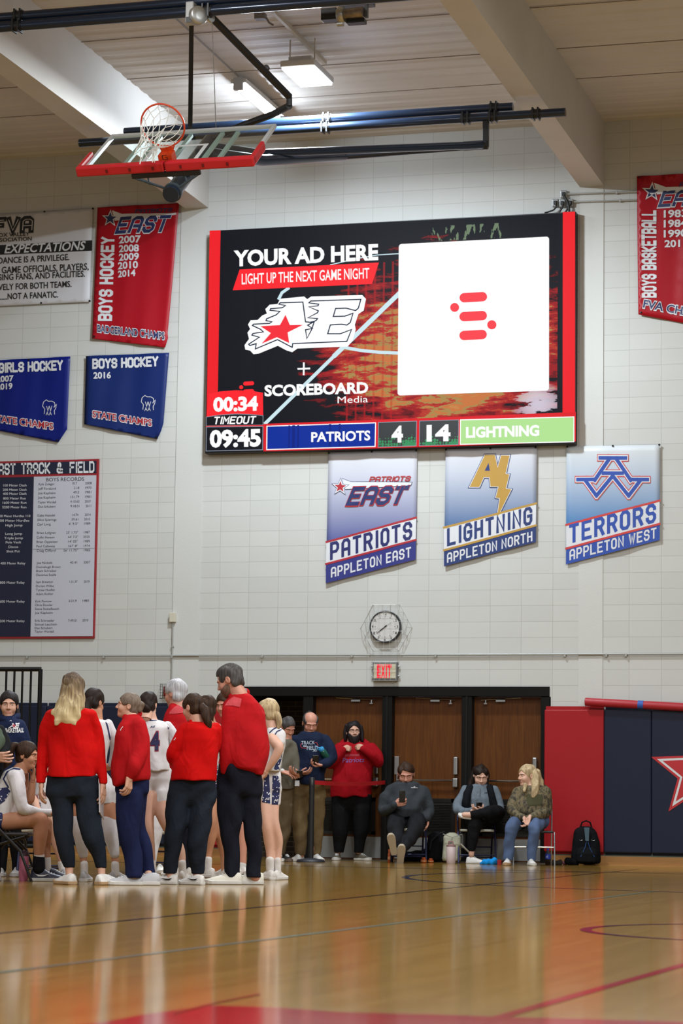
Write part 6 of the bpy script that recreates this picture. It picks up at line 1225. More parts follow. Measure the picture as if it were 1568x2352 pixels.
# ---- tall man
P = Person('tall bearded person in red quarter-zip and dark trousers, head bowed, back turned', ZB, 720, 1985)
P.garment('trousers', f_ink, [(950, 530, 908, .14, 0), (1050, 518, 905, .155, 0), (1180, 512, 890, .16, 0), (1250, 515, 890, .13, 0)], [[(628, 1200, 112, 0), (628, 1350, 106, .02), (630, 1500, 94, .02), (640, 1700, 72, 0), (640, 1880, 65, 0), (640, 1925, 66, 0)], [(800, 1200, 92, -.04), (808, 1350, 84, -.03), (820, 1500, 78, -.03), (835, 1700, 70, -.04), (840, 1875, 64, -.04), (842, 1920, 64, -.04)]], fold=.006, cuts=[('below', 720, 1922)])
P.garment('pullover', f_red2, [(335, 650, 790, .08, 0), (370, 620, 820, .11, 0), (430, 570, 880, .14, 0), (520, 556, 928, .155, 0), (650, 560, 946, .16, 0), (800, 570, 952, .165, 0), (920, 590, 940, .165, 0), (985, 640, 925, .16, 0), (1045, 850, 905, .1, 0)], [[(612, 500, 55, .08), (596, 640, 66, .10), (585, 800, 62, .11), (588, 930, 55, .10), (585, 1005, 34, .08)], [(870, 500, 50, -.05), (890, 700, 50, -.12), (860, 900, 44, -.16)]], fold=.007, freq=24)
P.garment('collar', f_red2, None, [[(640, 375, 34, .03), (690, 345, 46, 0), (760, 340, 38, -.03)]], fold=.002, body=False); P.garment('undershirt_collar', fabric('collar_grey', '#7c828a'), None, [[(715, 322, 30, .04), (755, 322, 22, .0)]], fold=0, body=False)
P.decal('pullover', 'shoulder_yoke', f_pink, [('poly', [(580, 450), (612, 405), (660, 372), (728, 392), (712, 462), (650, 450)])])
P.head(625, 235, 265, yaw=-108, pitch=24, hair='short', hm=h_grey, brow='#2c2624', beard=.003, bm=hairmat('stubble_dark', '#5a453b', '#7a5f50'), neck=[(665, 300, 66, 0), (705, 370, 74, 0)], hgrow=.010); 

ft(P, 640, 1965, .03, -82, L=.31, up=s_cream, sole=s_sw, w=1.05); ft(P, 830, 1965, -.06, -86, L=.31, up=s_cream, sole=s_sw, w=1.05)
P.finish(sk4); TALL = P
# ---- blonde player on the right
P = Person('player with a blonde ponytail, hand on hip, white jersey and navy print shorts', ZB, 990, 1945)
P.garment('shorts', f_wht, [(1005, 902, 1058, .12, 0), (1060, 888, 1070, .14, 0), (1150, 878, 1076, .15, 0), (1200, 878, 1076, .14, 0)], [[(930, 1170, 56, 0), (930, 1290, 56, 0)], [(1015, 1170, 54, -.02), (1005, 1290, 54, -.02)]], cuts=[('below', 970, 1304)], fold=.004)
P.decal('shorts', 'print_panel', f_print, [('poly', [(912, 1040), (962, 1040), (970, 1180), (972, 1290), (900, 1280), (912, 1180), (920, 1100)]), ('poly', [(992, 1050), (1040, 1052), (1058, 1120), (1050, 1230), (1038, 1302), (985, 1298)])], .003); P.decal('shorts', 'mark', mk_w, [('text', 'AE', (928, 1258), (965, 1258), 18, 6), ('text', 'AE', (1002, 1270), (1038, 1272), 18, 6)], .006)
P.garment('jersey', f_wht, [(620, 960, 1010, .05, 0), (645, 935, 1060, .09, 0), (700, 925, 1098, .115, 0), (800, 925, 1100, .12, 0), (900, 915, 1080, .11, 0), (1010, 902, 1058, .12, 0)], [[(1060, 700, 38, .05), (1062, 760, 34, .08)]], fold=.005)
P.decal('jersey', 'side_panel', f_print, [('poly', [(1098, 815), (1104, 860), (1076, 930), (1052, 1002), (1000, 1000), (1020, 950), (1058, 900)])], .003); P.decal('jersey', 'trim', f_trim, [('line', [(968, 680), (1000, 650), (1040, 632)], 10), ('line', [(1005, 712), (1030, 672), (1068, 655)], 10)])
P.limb([(985, 725, 42, .1), (1020, 770, 45, .14), (1048, 815, 42, .16), (1010, 900, 36, .15), (965, 970, 28, .13), (935, 1005, 24, .12)]); P.hand(940, 1000, (-.7, -.6, 0), (-.2, .1, -1), side=1, curl=.3, d=.12, size=.95)
P.limb([(928, 1240, 52, 0), (935, 1400, 48, .02), (945, 1500, 44, .02), (960, 1600, 46, -.01), (970, 1720, 34, -.02), (970, 1880, 28, 0)]); P.limb([(1002, 1240, 50, -.02), (1000, 1400, 46, 0), (1015, 1490, 42, 0), (1040, 1600, 42, -.03), (1040, 1720, 32, -.04), (1036, 1880, 26, -.02)])
P.garment('sock', f_sock, None, [[(970, 1778, 37, 0), (970, 1880, 34, 0)]], fold=.001, body=False); P.garment('sock', f_sock, None, [[(1036, 1778, 30, -.02), (1034, 1880, 32, -.02)]], fold=.001, body=False)
ft(P, 965, 1925, .02, -150, L=.26, up=s_wht, sole=s_sw); ft(P, 1035, 1925, -.01, 160, L=.26, up=s_wht, sole=s_sw)
P.head(950, 515, 225, yaw=-125, pitch=8, hair='pony', hm=h_blond, brow='#8a7658', neck=[(968, 560, 46, 0), (985, 640, 52, 0)]); P.hairloft('ponytail', h_blond, None, [[(1000, 500, 24, .05), (1030, 530, 30, .07), (1048, 590, 30, .08), (1040, 640, 16, .08)]]); P.finish(sk2)
# ---- man in grey with phone
f_olive = fabric('olive_pullover', '#5c574c'); f_khaki = fabric('khaki_brown', '#6e5c40'); f_khaki2 = fabric('khaki_dark', '#5a4d3a')
P = Person('grey-haired person in an olive pullover tapping a phone beside the alcove', ZCc, 215, 1642)
P.garment('trousers', f_khaki2, [(975, 130, 295, .13, 0), (1080, 120, 290, .14, 0), (1160, 120, 282, .13, 0)], [[(165, 1150, 62, 0), (155, 1350, 54, 0), (150, 1560, 42, 0)], [(225, 1150, 60, .03), (215, 1350, 52, .03), (185, 1480, 44, .02), (178, 1560, 42, 0)]], cuts=[('below', 200, 1600)])
P.garment('pullover', f_olive, [(535, 190, 270, .07, 0), (565, 160, 292, .11, 0), (650, 140, 298, .13, 0), (800, 135, 302, .14, 0), (900, 130, 304, .15, 0), (985, 130, 298, .14, 0)], [[(165, 590, 40, .05), (140, 720, 42, .08), (140, 810, 34, .16), (172, 822, 24, .2)], [(285, 590, 38, .05), (305, 740, 38, .08), (312, 850, 30, .14)]], fold=.005)
P.garment('shirt_cuff', f_sock, None, [[(172, 822, 22, .2), (190, 826, 21, .22)]], fold=0, body=False)
P.hand(190, 832, (1, -.25, .2), (.2, -.8, -.3), side=1, curl=.35, d=.22, size=1.05); P.hand(330, 870, (-.5, .25, .5), (-.2, .8, .3), side=-1, curl=.5, d=.2, size=1.05)
P.head(238, 435, 180, yaw=28, pitch=30, hair='short', hm=h_grey, eyes=False, neck=[(232, 500, 44, 0), (228, 555, 50, 0)], hgrow=.007); ft(P, 165, 1630, 0, 8, L=.29, up=mat('shoe_black', '#1c1a1a', .5), sole=s_sw); ft(P, 222, 1630, .05, 14, L=.29, up=mat('shoe_black', '#1c1a1a', .5), sole=mat('sole_brown', '#5d4c42', .6)); P.finish(sk4)

def phone(P, x, y, d, tilt, label, yaw=0, back=True, sc=1.0):
    q = P.g+P.R @ P.L(x, y, d); r = empty('phone', q, label, 'phone'); r.rotation_euler = (math.radians(tilt), 0, PSI+math.radians(yaw))
    MB().box((0, 0, 0), (.074*sc, .009, .15*sc)).build('case', mat('phone_black', '#121214', .35), r, bevel=.004); MB().box((0, .0052, 0), (.066*sc, .001, .14*sc)).build('screen', mat('phone_screen', '#20242c', .1, emit=.35, emitcol='#9fb4cc'), r); MB().box((-.02, -.006, .05*sc), (.022, .004, .028)).build('camera_bump', mat('phone_lens', '#2a2a2e', .2), r, bevel=.002)
phone(P, 345, 852, .26, 60, 'dark phone held flat by the person in olive')
bq = P.g+P.R @ P.L(322, 937, .17); bd = empty('badge_card', bq, 'white badge card hanging between the olive pullover and khaki trousers', 'badge'); bd.rotation_euler = (0, 0, PSI); MB().box((0, 0, 0), (.055, .003, .068)).build('card', mat('card_white', '#c4c9d2', .5), bd); MB().tube([(0, 0, .034), (.0, .01, .075)], .004, 6).build('clip', mat('clip_black', '#1c1c1e', .5), bd)
# ---- bald man
f_dknavy = fabric('sweatshirt_navy', '#1a2238')
P = Person('balding person in a navy track and field sweatshirt reading a phone', ZCc, 420, 1640)
P.garment('trousers', f_khaki, [(925, 298, 572, .14, 0), (1000, 280, 568, .155, 0), (1090, 272, 566, .15, 0)], [[(350, 1080, 80, 0), (345, 1250, 74, .02), (342, 1400, 62, .02), (355, 1580, 44, 0)], [(488, 1080, 80, 0), (500, 1250, 66, .02), (505, 1400, 52, .02), (488, 1560, 34, 0)]], fold=.006, cuts=[('below', 420, 1585)])
P.garment('sweatshirt', f_dknavy, [(462, 380, 495, .07, 0), (490, 345, 545, .10, 0), (540, 285, 590, .13, 0), (640, 278, 592, .15, 0), (750, 282, 580, .165, 0), (850, 300, 575, .17, 0), (945, 335, 572, .16, 0)], [[(300, 550, 48, .0), (268, 660, 50, .05), (278, 780, 44, .1), (340, 850, 36, .2)], [(575, 545, 50, .0), (622, 640, 54, .04), (632, 715, 52, .08), (585, 755, 44, .18), (545, 765, 34, .24)]], fold=.005)
P.hand(548, 765, (-1, -.05, .25), (-.1, .7, .6), side=-1, curl=.75, d=.25, size=1.05); P.hand(345, 850, (.9, .1, .3), (0, .8, -.3), side=1, curl=.5, d=.2)
P.decal('sweatshirt', 'lettering', mat('print_grey', '#b9c3cf', .6), [('text', 'TRACK', (360, 590), (480, 586), 32, 0, .0), ('text', 'AND', (376, 610), (408, 609), 14, 0, .03), ('text', 'FIELD', (410, 637), (508, 634), 36, 0, .0), ('text', 'AE', (462, 652), (500, 650), 16, 5)]); P.decal('sweatshirt', 'track_loop', mat('print_loop_red', '#a32c38', .6), [('line', [(366, 577), (354, 592), (354, 606), (366, 619), (405, 621)], 5), ('line', [(478, 570), (500, 574), (508, 592), (506, 606)], 5)])
P.head(440, 398, 196, yaw=12, pitch=24, hair='fringe', hm=h_grey, eyes=False, brow='#7a6350', neck=[(438, 450, 48, 0), (436, 500, 56, 0)], hgrow=.006, wide=1.04)
ft(P, 345, 1625, .0, -22, L=.30, up=s_wht, sole=s_sw); ft(P, 490, 1620, .0, 22, L=.30, up=s_wht, sole=s_sw); P.finish(sk4)
phone(P, 488, 736, .32, 25, 'black phone held up by the balding person in navy')
q = P.g+P.R @ P.L(565, 668, .16); bo = empty('drink_bottle', q, 'green bottle with a bright blue cap tucked under the balding person\'s arm', 'bottle'); ax = (.22*_c*-1, -.22, .35); ax = np.array([-.35, -.45, .65]); ax /= np.linalg.norm(ax)
MB().lathe((0, 0, 0), [(.035, -.11), (.042, -.10), (.042, .03), (.034, .045), (.03, .05)], 18, ax).build('bottle_body', mat('bottle_green', '#0f4a3c', .2), bo, smooth=True); x = MB(); x.lathe(ax*.05, [(.035, 0), (.036, .03), (.03, .037)], 18, ax); x.tube([ax*.085+np.array([.0, 0, 0]), ax*.09+np.array([-.05, -.01, .01]), ax*.06+np.array([-.06, -.01, .0]), ax*.045+np.array([-.03, 0, 0])], .007, 6); x.build('cap', mat('cap_blue', '#2a86b8', .4), bo, smooth=True)
# ---- bearded man in red hoodie
f_hood = fabric('hoodie_red', '#960f1a'); f_blk = fabric('black_joggers', '#131315')
P = Person('bearded person with glasses and long dark hair, red hoodie, hands at the collar', ZCc, 815, 1632)
P.garment('trousers', f_blk, [(1040, 628, 988, .16, 0), (1120, 628, 985, .175, 0), (1200, 640, 970, .15, 0)], [[(715, 1180, 88, 0), (710, 1350, 76, .02), (700, 1450, 60, .01), (690, 1545, 46, 0)], [(895, 1180, 88, 0), (892, 1350, 70, .02), (885, 1450, 55, .01), (880, 1545, 46, 0)]], fold=.006, cuts=[('below', 800, 1562)])
P.garment('hoodie', f_hood, [(560, 750, 920, .10, 0), (590, 715, 965, .13, 0), (640, 690, 1000, .15, 0), (740, 660, 1010, .17, 0), (850, 642, 1000, .185, .01), (960, 625, 990, .19, .01), (1060, 622, 988, .18, 0)], [[(700, 625, 55, .02), (645, 700, 60, .04), (618, 768, 46, .08), (672, 720, 42, .18), (735, 640, 36, .2)], [(985, 630, 60, .02), (1030, 690, 62, .04), (1048, 745, 50, .08), (1000, 690, 44, .18), (925, 630, 38, .2)]], fold=.006, freq=26)
P.garment('hood', f_hood, None, [[(735, 590, 36, -.06), (770, 560, 36, -.1), (835, 545, 34, -.13), (900, 560, 36, -.1), (945, 590, 36, -.06)]], fold=.004, body=False)
P.hand(738, 622, (.9, -.05, -.15), (.1, -.2, -1), side=1, curl=1.15, d=.19, size=.86, spread=.03, thumb=.2); P.hand(918, 612, (-.9, -.05, -.15), (-.1, -.2, -1), side=-1, curl=1.15, d=.19, size=.86, spread=.03, thumb=.2)
P.decal('hoodie', 'lettering', mat('print_mauve', '#7a4a8e', .6), [('text', 'Patriots', (728, 750), (922, 745), 40, 10, .01)]); P.decal('hoodie', 'small_lettering', mat('print_dim', '#b04a58', .6), [('text', 'APPLETON EAST', (752, 697), (884, 692), 18)])
P.head(828, 480, 190, yaw=10, pitch=-6, roll=0, hair='short', hm=h_black, brow='#1e1614', beard=.018, bm=h_black, glasses=True, neck=[(830, 540, 56, 0), (832, 610, 62, 0)], hgrow=.013, lips=True, wide=1.05); P.hairloft('side_hair', h_black, None, [[(768, 425, 18, .0), (756, 480, 17, .0), (754, 545, 12, .0)], [(896, 430, 15, -.02), (906, 490, 15, -.02), (908, 555, 10, .0)]])
s_olv = mat('shoe_olive', '#5a5244', .6); ft(P, 685, 1620, 0, -8, L=.29, up=s_olv, sole=s_sw, w=1.05); ft(P, 885, 1618, 0, 38, L=.30, up=s_olv, sole=s_sw, w=1.05); P.finish(sk1)
# ---- seated man in grey
f_char = fabric('pullover_charcoal', '#363a3e'); f_dk = fabric('dark_trousers', '#1d1d20')
P = Person('seated bearded person in charcoal pullover, legs stretched out, looking at a phone', ZD, 300, 955)
P.garment('trousers', f_dk, [(560, 178, 470, .15, -.02), (620, 168, 478, .17, 0), (668, 190, 460, .12, .1)], [[(240, 620, 74, .05), (232, 690, 66, .42), (240, 750, 54, .6), (240, 800, 40, .82)], [(400, 620, 76, .05), (385, 700, 62, .42), (335, 780, 50, .62), (285, 850, 34, .9)]], fold=.006, k=.04)
P.garment('pullover', f_char, [(318, 240, 392, .08, .0), (345, 205, 420, .11, 0), (400, 172, 455, .14, 0), (470, 172, 462, .165, .02), (540, 182, 462, .18, .03), (600, 182, 468, .16, .02)], [[(190, 400, 46, 0), (150, 480, 50, .04), (142, 550, 44, .08), (185, 535, 38, .2), (225, 505, 30, .28)], [(440, 400, 48, 0), (480, 480, 46, .02), (495, 550, 42, .02), (485, 610, 34, .1)]], fold=.006)
P.garment('collar', f_char, None, [[(258, 338, 13, .05), (312, 352, 14, .09), (372, 334, 13, .05)]], fold=.002, body=False)
P.hand(228, 505, (.9, .25, .25), (0, .3, -1), side=1, curl=.85, d=.3, size=1.05); P.hand(486, 612, (-.1, -1, .1), (-.8, 0, .2), side=1, curl=.5, d=.1)
P.decal('pullover', 'mark', mk_w, [('line', [(356, 372), (404, 373)], 4), ('text', 'A', (372, 370), (388, 370), 9)])
P.head(314, 268, 178, yaw=-2, pitch=22, hair='short', hm=h_brown, eyes=False, brow='#4a3022', beard=.008, bm=hairmat('beard_ginger', '#4a2e20', '#6b4630'), neck=[(314, 310, 48, 0), (314, 350, 54, 0)], hgrow=.007, wide=1.08)
def soleshoe(P, x, y, d, yaw, roll, L, up, sole):
    q = P.L(x, y, d); r0 = P.shoe(0, 0, yaw, p=(0, 0, 0), L=L, up=up, sole=sole)
    r0.matrix_local = Matrix.Translation(Vector(q)) @ Matrix.Rotation(math.radians(roll), 4, 'Y') @ Matrix.Rotation(math.radians(-62), 4, 'X')
soleshoe(P, 270, 945, .92, 0, 4, .29, s_cream, mat('sole_beige', '#a89a84', .7)); soleshoe(P, 215, 858, 1.0, 0, -12, .29, s_cream, mat('sole_beige', '#a89a84', .7)); P.finish(sk4); P18 = P
phone(P, 284, 440, .36, 12, 'black phone held up by the seated person in charcoal')
# ---- seated woman, crossed legs
f_gry = fabric('quarterzip_grey', '#6a747d'); f_vest = fabric('fleece_black', '#15161a', bump=.5)
P = Person('seated person with long dark hair, black vest over grey top, legs crossed', ZD, 870, 962)
P.garment('trousers', f_blk, [(530, 770, 1010, .13, 0), (590, 750, 1040, .15, 0), (640, 760, 1030, .12, .05)], [[(815, 620, 60, .05), (850, 630, 62, .42), (845, 720, 48, .46), (832, 800, 38, .46), (828, 848, 30, .46)], [(985, 590, 62, .05), (1030, 565, 58, .35), (960, 568, 50, .52), (860, 582, 34, .52), (832, 586, 28, .52)]], fold=.005, k=.03)
P.garment('quarter_zip', f_gry, [(335, 860, 935, .06, 0), (355, 820, 975, .09, 0), (400, 775, 1010, .115, 0), (460, 778, 1004, .135, .01), (530, 785, 1000, .13, .01), (570, 780, 1005, .12, 0)], [[(785, 395, 40, 0), (740, 470, 42, .03), (716, 535, 38, .1), (770, 560, 30, .28), (830, 552, 25, .4)], [(1000, 395, 40, 0), (1035, 470, 38, .02), (1045, 540, 34, .08), (990, 560, 28, .3), (920, 548, 24, .42)]], fold=.005)
P.garment('vest', f_vest, None, [[(815, 372, 30, .06), (795, 430, 32, .12), (785, 500, 34, .14), (800, 545, 34, .13)], [(965, 372, 28, .06), (985, 430, 28, .12), (1000, 500, 30, .13), (1010, 540, 28, .12)]], fold=.004, body=False, h=.008)
P.hand(835, 552, (1, .1, .2), (0, .8, -.2), side=1, curl=.6, d=.44, size=.92); P.hand(915, 548, (-1, .05, .2), (0, .8, -.2), side=-1, curl=.6, d=.46, size=.92)
P.decal('quarter_zip', 'zip', mat('zip_dark', '#2a2e34', .5), [('line', [(896, 380), (893, 440)], 5)]); P.decal('quarter_zip', 'mark', ink, [('text', 'H', (930, 418), (948, 418), 12)])
P.head(898, 285, 172, yaw=4, pitch=18, hair='long', hm=h_dark, eyes=False, neck=[(896, 325, 36, 0), (894, 370, 42, 0)], hgrow=.008, wide=1.02); P.hairloft('long_hair', h_dark, None, [[(848, 230, 22, -.02), (838, 290, 24, -.03), (822, 340, 26, -.03), (808, 368, 16, .0)], [(942, 240, 18, -.03), (948, 300, 20, -.04), (948, 350, 20, -.04)]])
P.limb([(830, 840, 24, .46), (826, 895, 22, .46)]); P.limb([(835, 586, 24, .52), (770, 585, 22, .52)])
o = P.shoe(0, 0, 60, p=(P.L(828, 920, .46)[0], -.46, 0), L=.26, up=s_wht, sole=s_sw); q = P.L(782, 588, .52); o = P.shoe(0, 0, 0, p=(0, 0, 0), L=.25, up=s_wht, sole=s_sw); o.matrix_local = Matrix.Translation(Vector(q)+Vector((.09, 0, .0))) @ Matrix.Rotation(math.radians(-92), 4, 'Z') @ Matrix.Rotation(math.radians(-10), 4, 'X') @ Matrix.Rotation(math.radians(35), 4, 'Y') @ Matrix.Translation((0, 0, -.05)); P.finish(sk2); P19 = P
phone(P, 886, 518, .5, 50, 'phone in the lap of the seated person with crossed legs')
# ---- seated woman in camouflage
k = NT('camouflage'); g = k.n('TexCoord').outputs['Object']; mp = k.n('Mapping'); k.set(mp.inputs[0], g); mp.inputs['Scale'].default_value = (16, 16, 9); mp.inputs['Rotation'].default_value = (.4, .5, .3); n = k.noise(mp.outputs[0], 1.2, 5, .65)
k.set(k.b.inputs['Base Color'], k.ramp(n, [(.3, '#2c261b'), (.42, '#4c4430'), (.5, '#6e6044'), (.58, '#3c3a28'), (.68, '#8a7a58')], 'CONSTANT')); k.b.inputs['Roughness'].default_value = .8; f_camo = k.m
f_jean = mat('denim', '#45587a', .8, bump=.2, bscale=200, var=.22, vscale=5); f_ol = fabric('panel_olive', '#474632')
P = Person('seated person with streaked blonde hair in a camouflage jacket and jeans, turned left', ZD, 1200, 976)
P.garment('jeans', f_jean, [(575, 1180, 1425, .13, 0), (640, 1165, 1420, .15, 0), (672, 1180, 1410, .12, .05)], [[(1215, 640, 56, .05), (1140, 675, 54, .40), (1125, 760, 44, .42), (1112, 850, 42, .40), (1112, 935, 42, .40)], [(1370, 640, 58, .05), (1318, 680, 54, .40), (1312, 760, 44, .42), (1300, 850, 38, .40), (1292, 930, 34, .40)]], fold=.006, k=.03, cuts=[('below', 1200, 942, .4)])
P.garment('jacket', f_camo, [(345, 1230, 1370, .08, 0), (370, 1190, 1400, .11, 0), (430, 1165, 1425, .135, 0), (500, 1160, 1430, .15, .02), (560, 1160, 1432, .15, .02), (625, 1180, 1430, .14, 0)], [[(1185, 415, 40, .0), (1155, 490, 42, .06), (1150, 550, 38, .12), (1190, 590, 34, .26), (1230, 602, 26, .34)], [(1405, 415, 42, .0), (1420, 500, 42, .04), (1412, 570, 38, .1), (1340, 595, 34, .26), (1285, 600, 26, .34)]], fold=.008, freq=32)
P.garment('hood', f_camo, None, [[(1350, 370, 30, -.06), (1395, 375, 30, -.1), (1410, 395, 26, -.06)]], fold=.004, body=False); P.decal('jacket', 'chest_panel', f_ol, [('poly', [(1262, 425), (1370, 425), (1382, 470), (1370, 510), (1275, 515), (1255, 470)])], .003)
P.hand(1236, 604, (.35, -.9, .25), (.6, .1, .4), side=-1, curl=.5, d=.36, size=.92); P.hand(1282, 602, (-.35, -.9, .25), (-.6, .1, .4), side=1, curl=.5, d=.38, size=.92)
P.head(1262, 282, 168, yaw=-62, pitch=2, hair='long', hm=h_blond, brow='#5a4636', neck=[(1275, 325, 36, 0), (1285, 365, 42, 0)], hgrow=.009); P.hairloft('long_hair', h_blond, None, [[(1290, 225, 28, .02), (1318, 270, 34, .03), (1325, 330, 36, .05), (1322, 390, 30, .11), (1305, 445, 16, .14)], [(1340, 250, 26, -.04), (1360, 320, 26, -.06), (1372, 372, 20, -.05)], [(1245, 350, 16, .1), (1238, 395, 12, .13)]])
ft(P, 1112, 950, .42, -12, L=.27, up=s_wht, sole=mat('sole_tan', '#a88a66', .6)); ft(P, 1290, 950, .42, 8, L=.26, up=s_wht, sole=s_sw); P.finish(sk2); P20 = P
# ---- left edge: seated player in profile, player behind her, dark-haired woman, person cut off by the frame
P = Person('seated player in profile with brown ponytail, white sleeve and black ankle brace', ZA, 340, 1955)
P.garment('jersey', f_wht, [(975, 95, 185, .07, 0), (1010, 40, 205, .11, 0), (1090, -20, 215, .14, 0), (1200, -70, 180, .14, 0), (1320, -110, 150, .14, 0), (1400, -130, 130, .14, 0)], [], fold=.005); P.garment('shorts', f_print, [(1370, -130, 120, .14, 0), (1500, -130, 80, .15, 0)], [[(-50, 1440, 95, .08), (60, 1435, 78, .1)], [(-40, 1445, 90, -.08), (70, 1440, 74, -.12)]], fold=.004, cuts=[('plane', (40, 1440, .1), (75, 1432, .1))])
P.garment('sleeve', f_sleeve, None, [[(125, 1060, 66, .12), (150, 1150, 62, .15), (178, 1280, 54, .17), (205, 1335, 50, .17), (300, 1355, 40, .12), (425, 1372, 32, .08)]], fold=.003)
P.hand(425, 1372, (1, .0, 0), (0, -1, -.2), curl=.4, d=.08); P.limb([(60, 1445, 76, .1), (200, 1430, 74, .1), (330, 1425, 70, .1), (350, 1470, 66, .1), (345, 1560, 62, .1), (338, 1650, 54, .09), (335, 1760, 40, .08), (335, 1860, 36, .08)]); P.limb([(70, 1450, 72, -.12), (350, 1445, 66, -.12), (385, 1480, 60, -.12), (395, 1600, 46, -.12), (400, 1800, 30, -.12), (405, 1880, 28, -.12)])
P.limb([(200, 1040, 46, -.12), (215, 1150, 40, -.14), (255, 1260, 38, -.12), (270, 1180, 34, -.1), (280, 1090, 26, -.08)]); P.hand(282, 1085, (.1, .9, .1), (-.8, .2, .2), side=-1, curl=.9, d=-.07, size=.95)
P.garment('ankle_brace', fabric('brace_black', '#17171a'), None, [[(335, 1765, 52, .08), (333, 1850, 54, .08)]], fold=.001, body=False); P.garment('sock', f_sock, None, [[(402, 1765, 36, -.12), (405, 1860, 34, -.12)]], fold=.001, body=False); P.garment('sock', f_sock, None, [[(336, 1735, 46, .08), (335, 1770, 46, .08)]], fold=0, body=False)
ft(P, 345, 1935, .08, 88, L=.29, up=s_nav, sole=s_sw, high=1.15, swoosh=mk_w, w=1.05); ft(P, 440, 1935, -.12, 82, L=.29, up=s_nav, sole=s_sw, high=1.1, w=1.05)
P.decal('jersey', 'side_panel', f_print, [('poly', [(-10, 1160), (60, 1150), (90, 1185), (40, 1270), (-20, 1310)])], .003); P.decal('jersey', 'trim', f_trim, [('line', [(170, 995), (120, 990), (60, 1020), (30, 1080), (70, 1150)], 13)]); P.decal('shorts', 'mark', mk_w, [('text', 'AE', (18, 1470), (52, 1440), 30)])
P.head(232, 880, 225, yaw=72, pitch=4, hair='pony', hm=h_brown, neck=[(200, 950, 48, 0), (160, 1010, 58, 0)]); P.hairloft('ponytail', h_brown, None, [[(150, 790, 24, 0), (115, 800, 34, .02), (85, 860, 44, .02), (60, 930, 40, .02), (20, 985, 24, .02)]]); P.finish(sk3)
P = Person('seated player in a white PATRIOTS jersey, mostly hidden behind the blonde coach\'s arm', ZA, 480, 1915)
P.garment('jersey', f_wht, [(1060, 340, 440, .07, 0), (1100, 300, 510, .11, 0), (1200, 285, 520, .13, 0), (1380, 280, 525, .13, 0)], [], fold=.004); P.garment('shorts', f_wht, [(1360, 280, 530, .14, 0), (1450, 280, 530, .14, .05)], [[(340, 1420, 66, .05), (345, 1425, 60, .25)], [(470, 1420, 66, .05), (475, 1425, 60, .25)]], fold=.003)
P.limb([(345, 1425, 56, .2), (330, 1440, 52, .42), (340, 1600, 44, .42), (360, 1800, 30, .42)]); P.limb([(475, 1425, 56, .2), (470, 1440, 54, .42), (480, 1600, 46, .42), (528, 1780, 32, .40), (540, 1860, 28, .40)]); P.limb([(310, 1110, 40, 0), (290, 1230, 38, .05), (330, 1380, 30, .3)]); P.limb([(500, 1110, 40, 0), (520, 1230, 38, .05), (480, 1380, 30, .3)])
P.hand(330, 1385, (.2, -.6, .8), (0, -1, -.3), d=.3); P.hand(480, 1385, (-.2, -.6, .8), (0, -1, -.3), d=.3); P.garment('sock', f_sock, None, [[(530, 1800, 36, .40), (540, 1870, 34, .40)]], fold=0, body=False)
P.decal('jersey', 'lettering', mat('print_jersey_red', '#8f2136', .6), [('text', 'PATRIOTS', (292, 1262), (432, 1234), 46, 0, .02)]); P.decal('jersey', 'number', mat('number_navy', '#1f2350', .6), [('text', '3', (300, 1325), (350, 1322), 42, 0, .05)])
P.head(400, 965, 215, yaw=10, pitch=6, hair='bun', hm=h_brown, neck=[(395, 1030, 44, 0), (392, 1080, 50, 0)]); ft(P, 545, 1880, .42, 30, L=.27, up=s_gry); ft(P, 362, 1880, .42, 0, L=.27, up=s_gry); P.finish(sk2)
P = Person('person with tied-back black hair in a navy basketball hoodie at the far left', ZA, 90, 1915)
f_nh = fabric('hoodie_navy', '#1b2441')
P.garment('hoodie', f_nh, [(528, 40, 120, .08, 0), (560, 5, 150, .11, 0), (620, -30, 200, .14, 0), (720, -50, 215, .16, 0), (900, -60, 215, .16, 0), (1040, -60, 210, .16, 0)], [[(-20, 620, 48, 0), (-50, 760, 48, .03), (-20, 900, 40, .15)], [(180, 620, 50, 0), (210, 740, 50, .02), (205, 880, 42, .06), (190, 1000, 36, .1)]], fold=.005); P.garment('hood', f_nh, None, [[(10, 560, 30, .02), (70, 580, 30, .09), (135, 555, 30, .02), (150, 520, 26, -.06)]], fold=.003, body=False)
P.garment('trousers', f_blk, [(1030, -55, 210, .14, 0), (1180, -60, 215, .15, 0)], [[(10, 1170, 85, 0), (10, 1500, 66, 0), (10, 1850, 48, 0)], [(145, 1170, 85, 0), (145, 1500, 66, 0), (145, 1850, 48, 0)]]); P.hand(192, 1005, (0, -1, .1), (-.8, 0, .1), d=.1)
P.decal('hoodie', 'lettering', mk_w, [('text', 'BASKETBALL', (44, 682), (204, 678), 36, 3, .03), ('text', 'AE', (72, 640), (160, 637), 36, 8, .06)]); P.decal('hoodie', 'mark', mk_w, [('line', [(84, 583), (92, 577), (100, 583)], 3)]); P.decal('hoodie', 'logo_star', mat('print_star_red', '#b03040', .6), [('poly', star(120, 622, 18, 8))], .006)
P.head(76, 448, 232, yaw=6, pitch=2, hair='bun', hm=h_black, brow='#2a1c18', neck=[(78, 520, 46, 0), (80, 570, 52, 0)], hgrow=.009); P.hairloft('hair_tail', h_black, None, [[(138, 450, 14, -.05), (150, 500, 20, -.03), (160, 540, 10, 0)]]); ft(P, 10, 1915, 0, 0, up=s_gry); ft(P, 145, 1915, 0, 0, up=s_gry); P.finish(sk1)
P = Person('person in black with green sleeves and clasped hands, cut off by the left frame edge', ZA, -90, 1950)
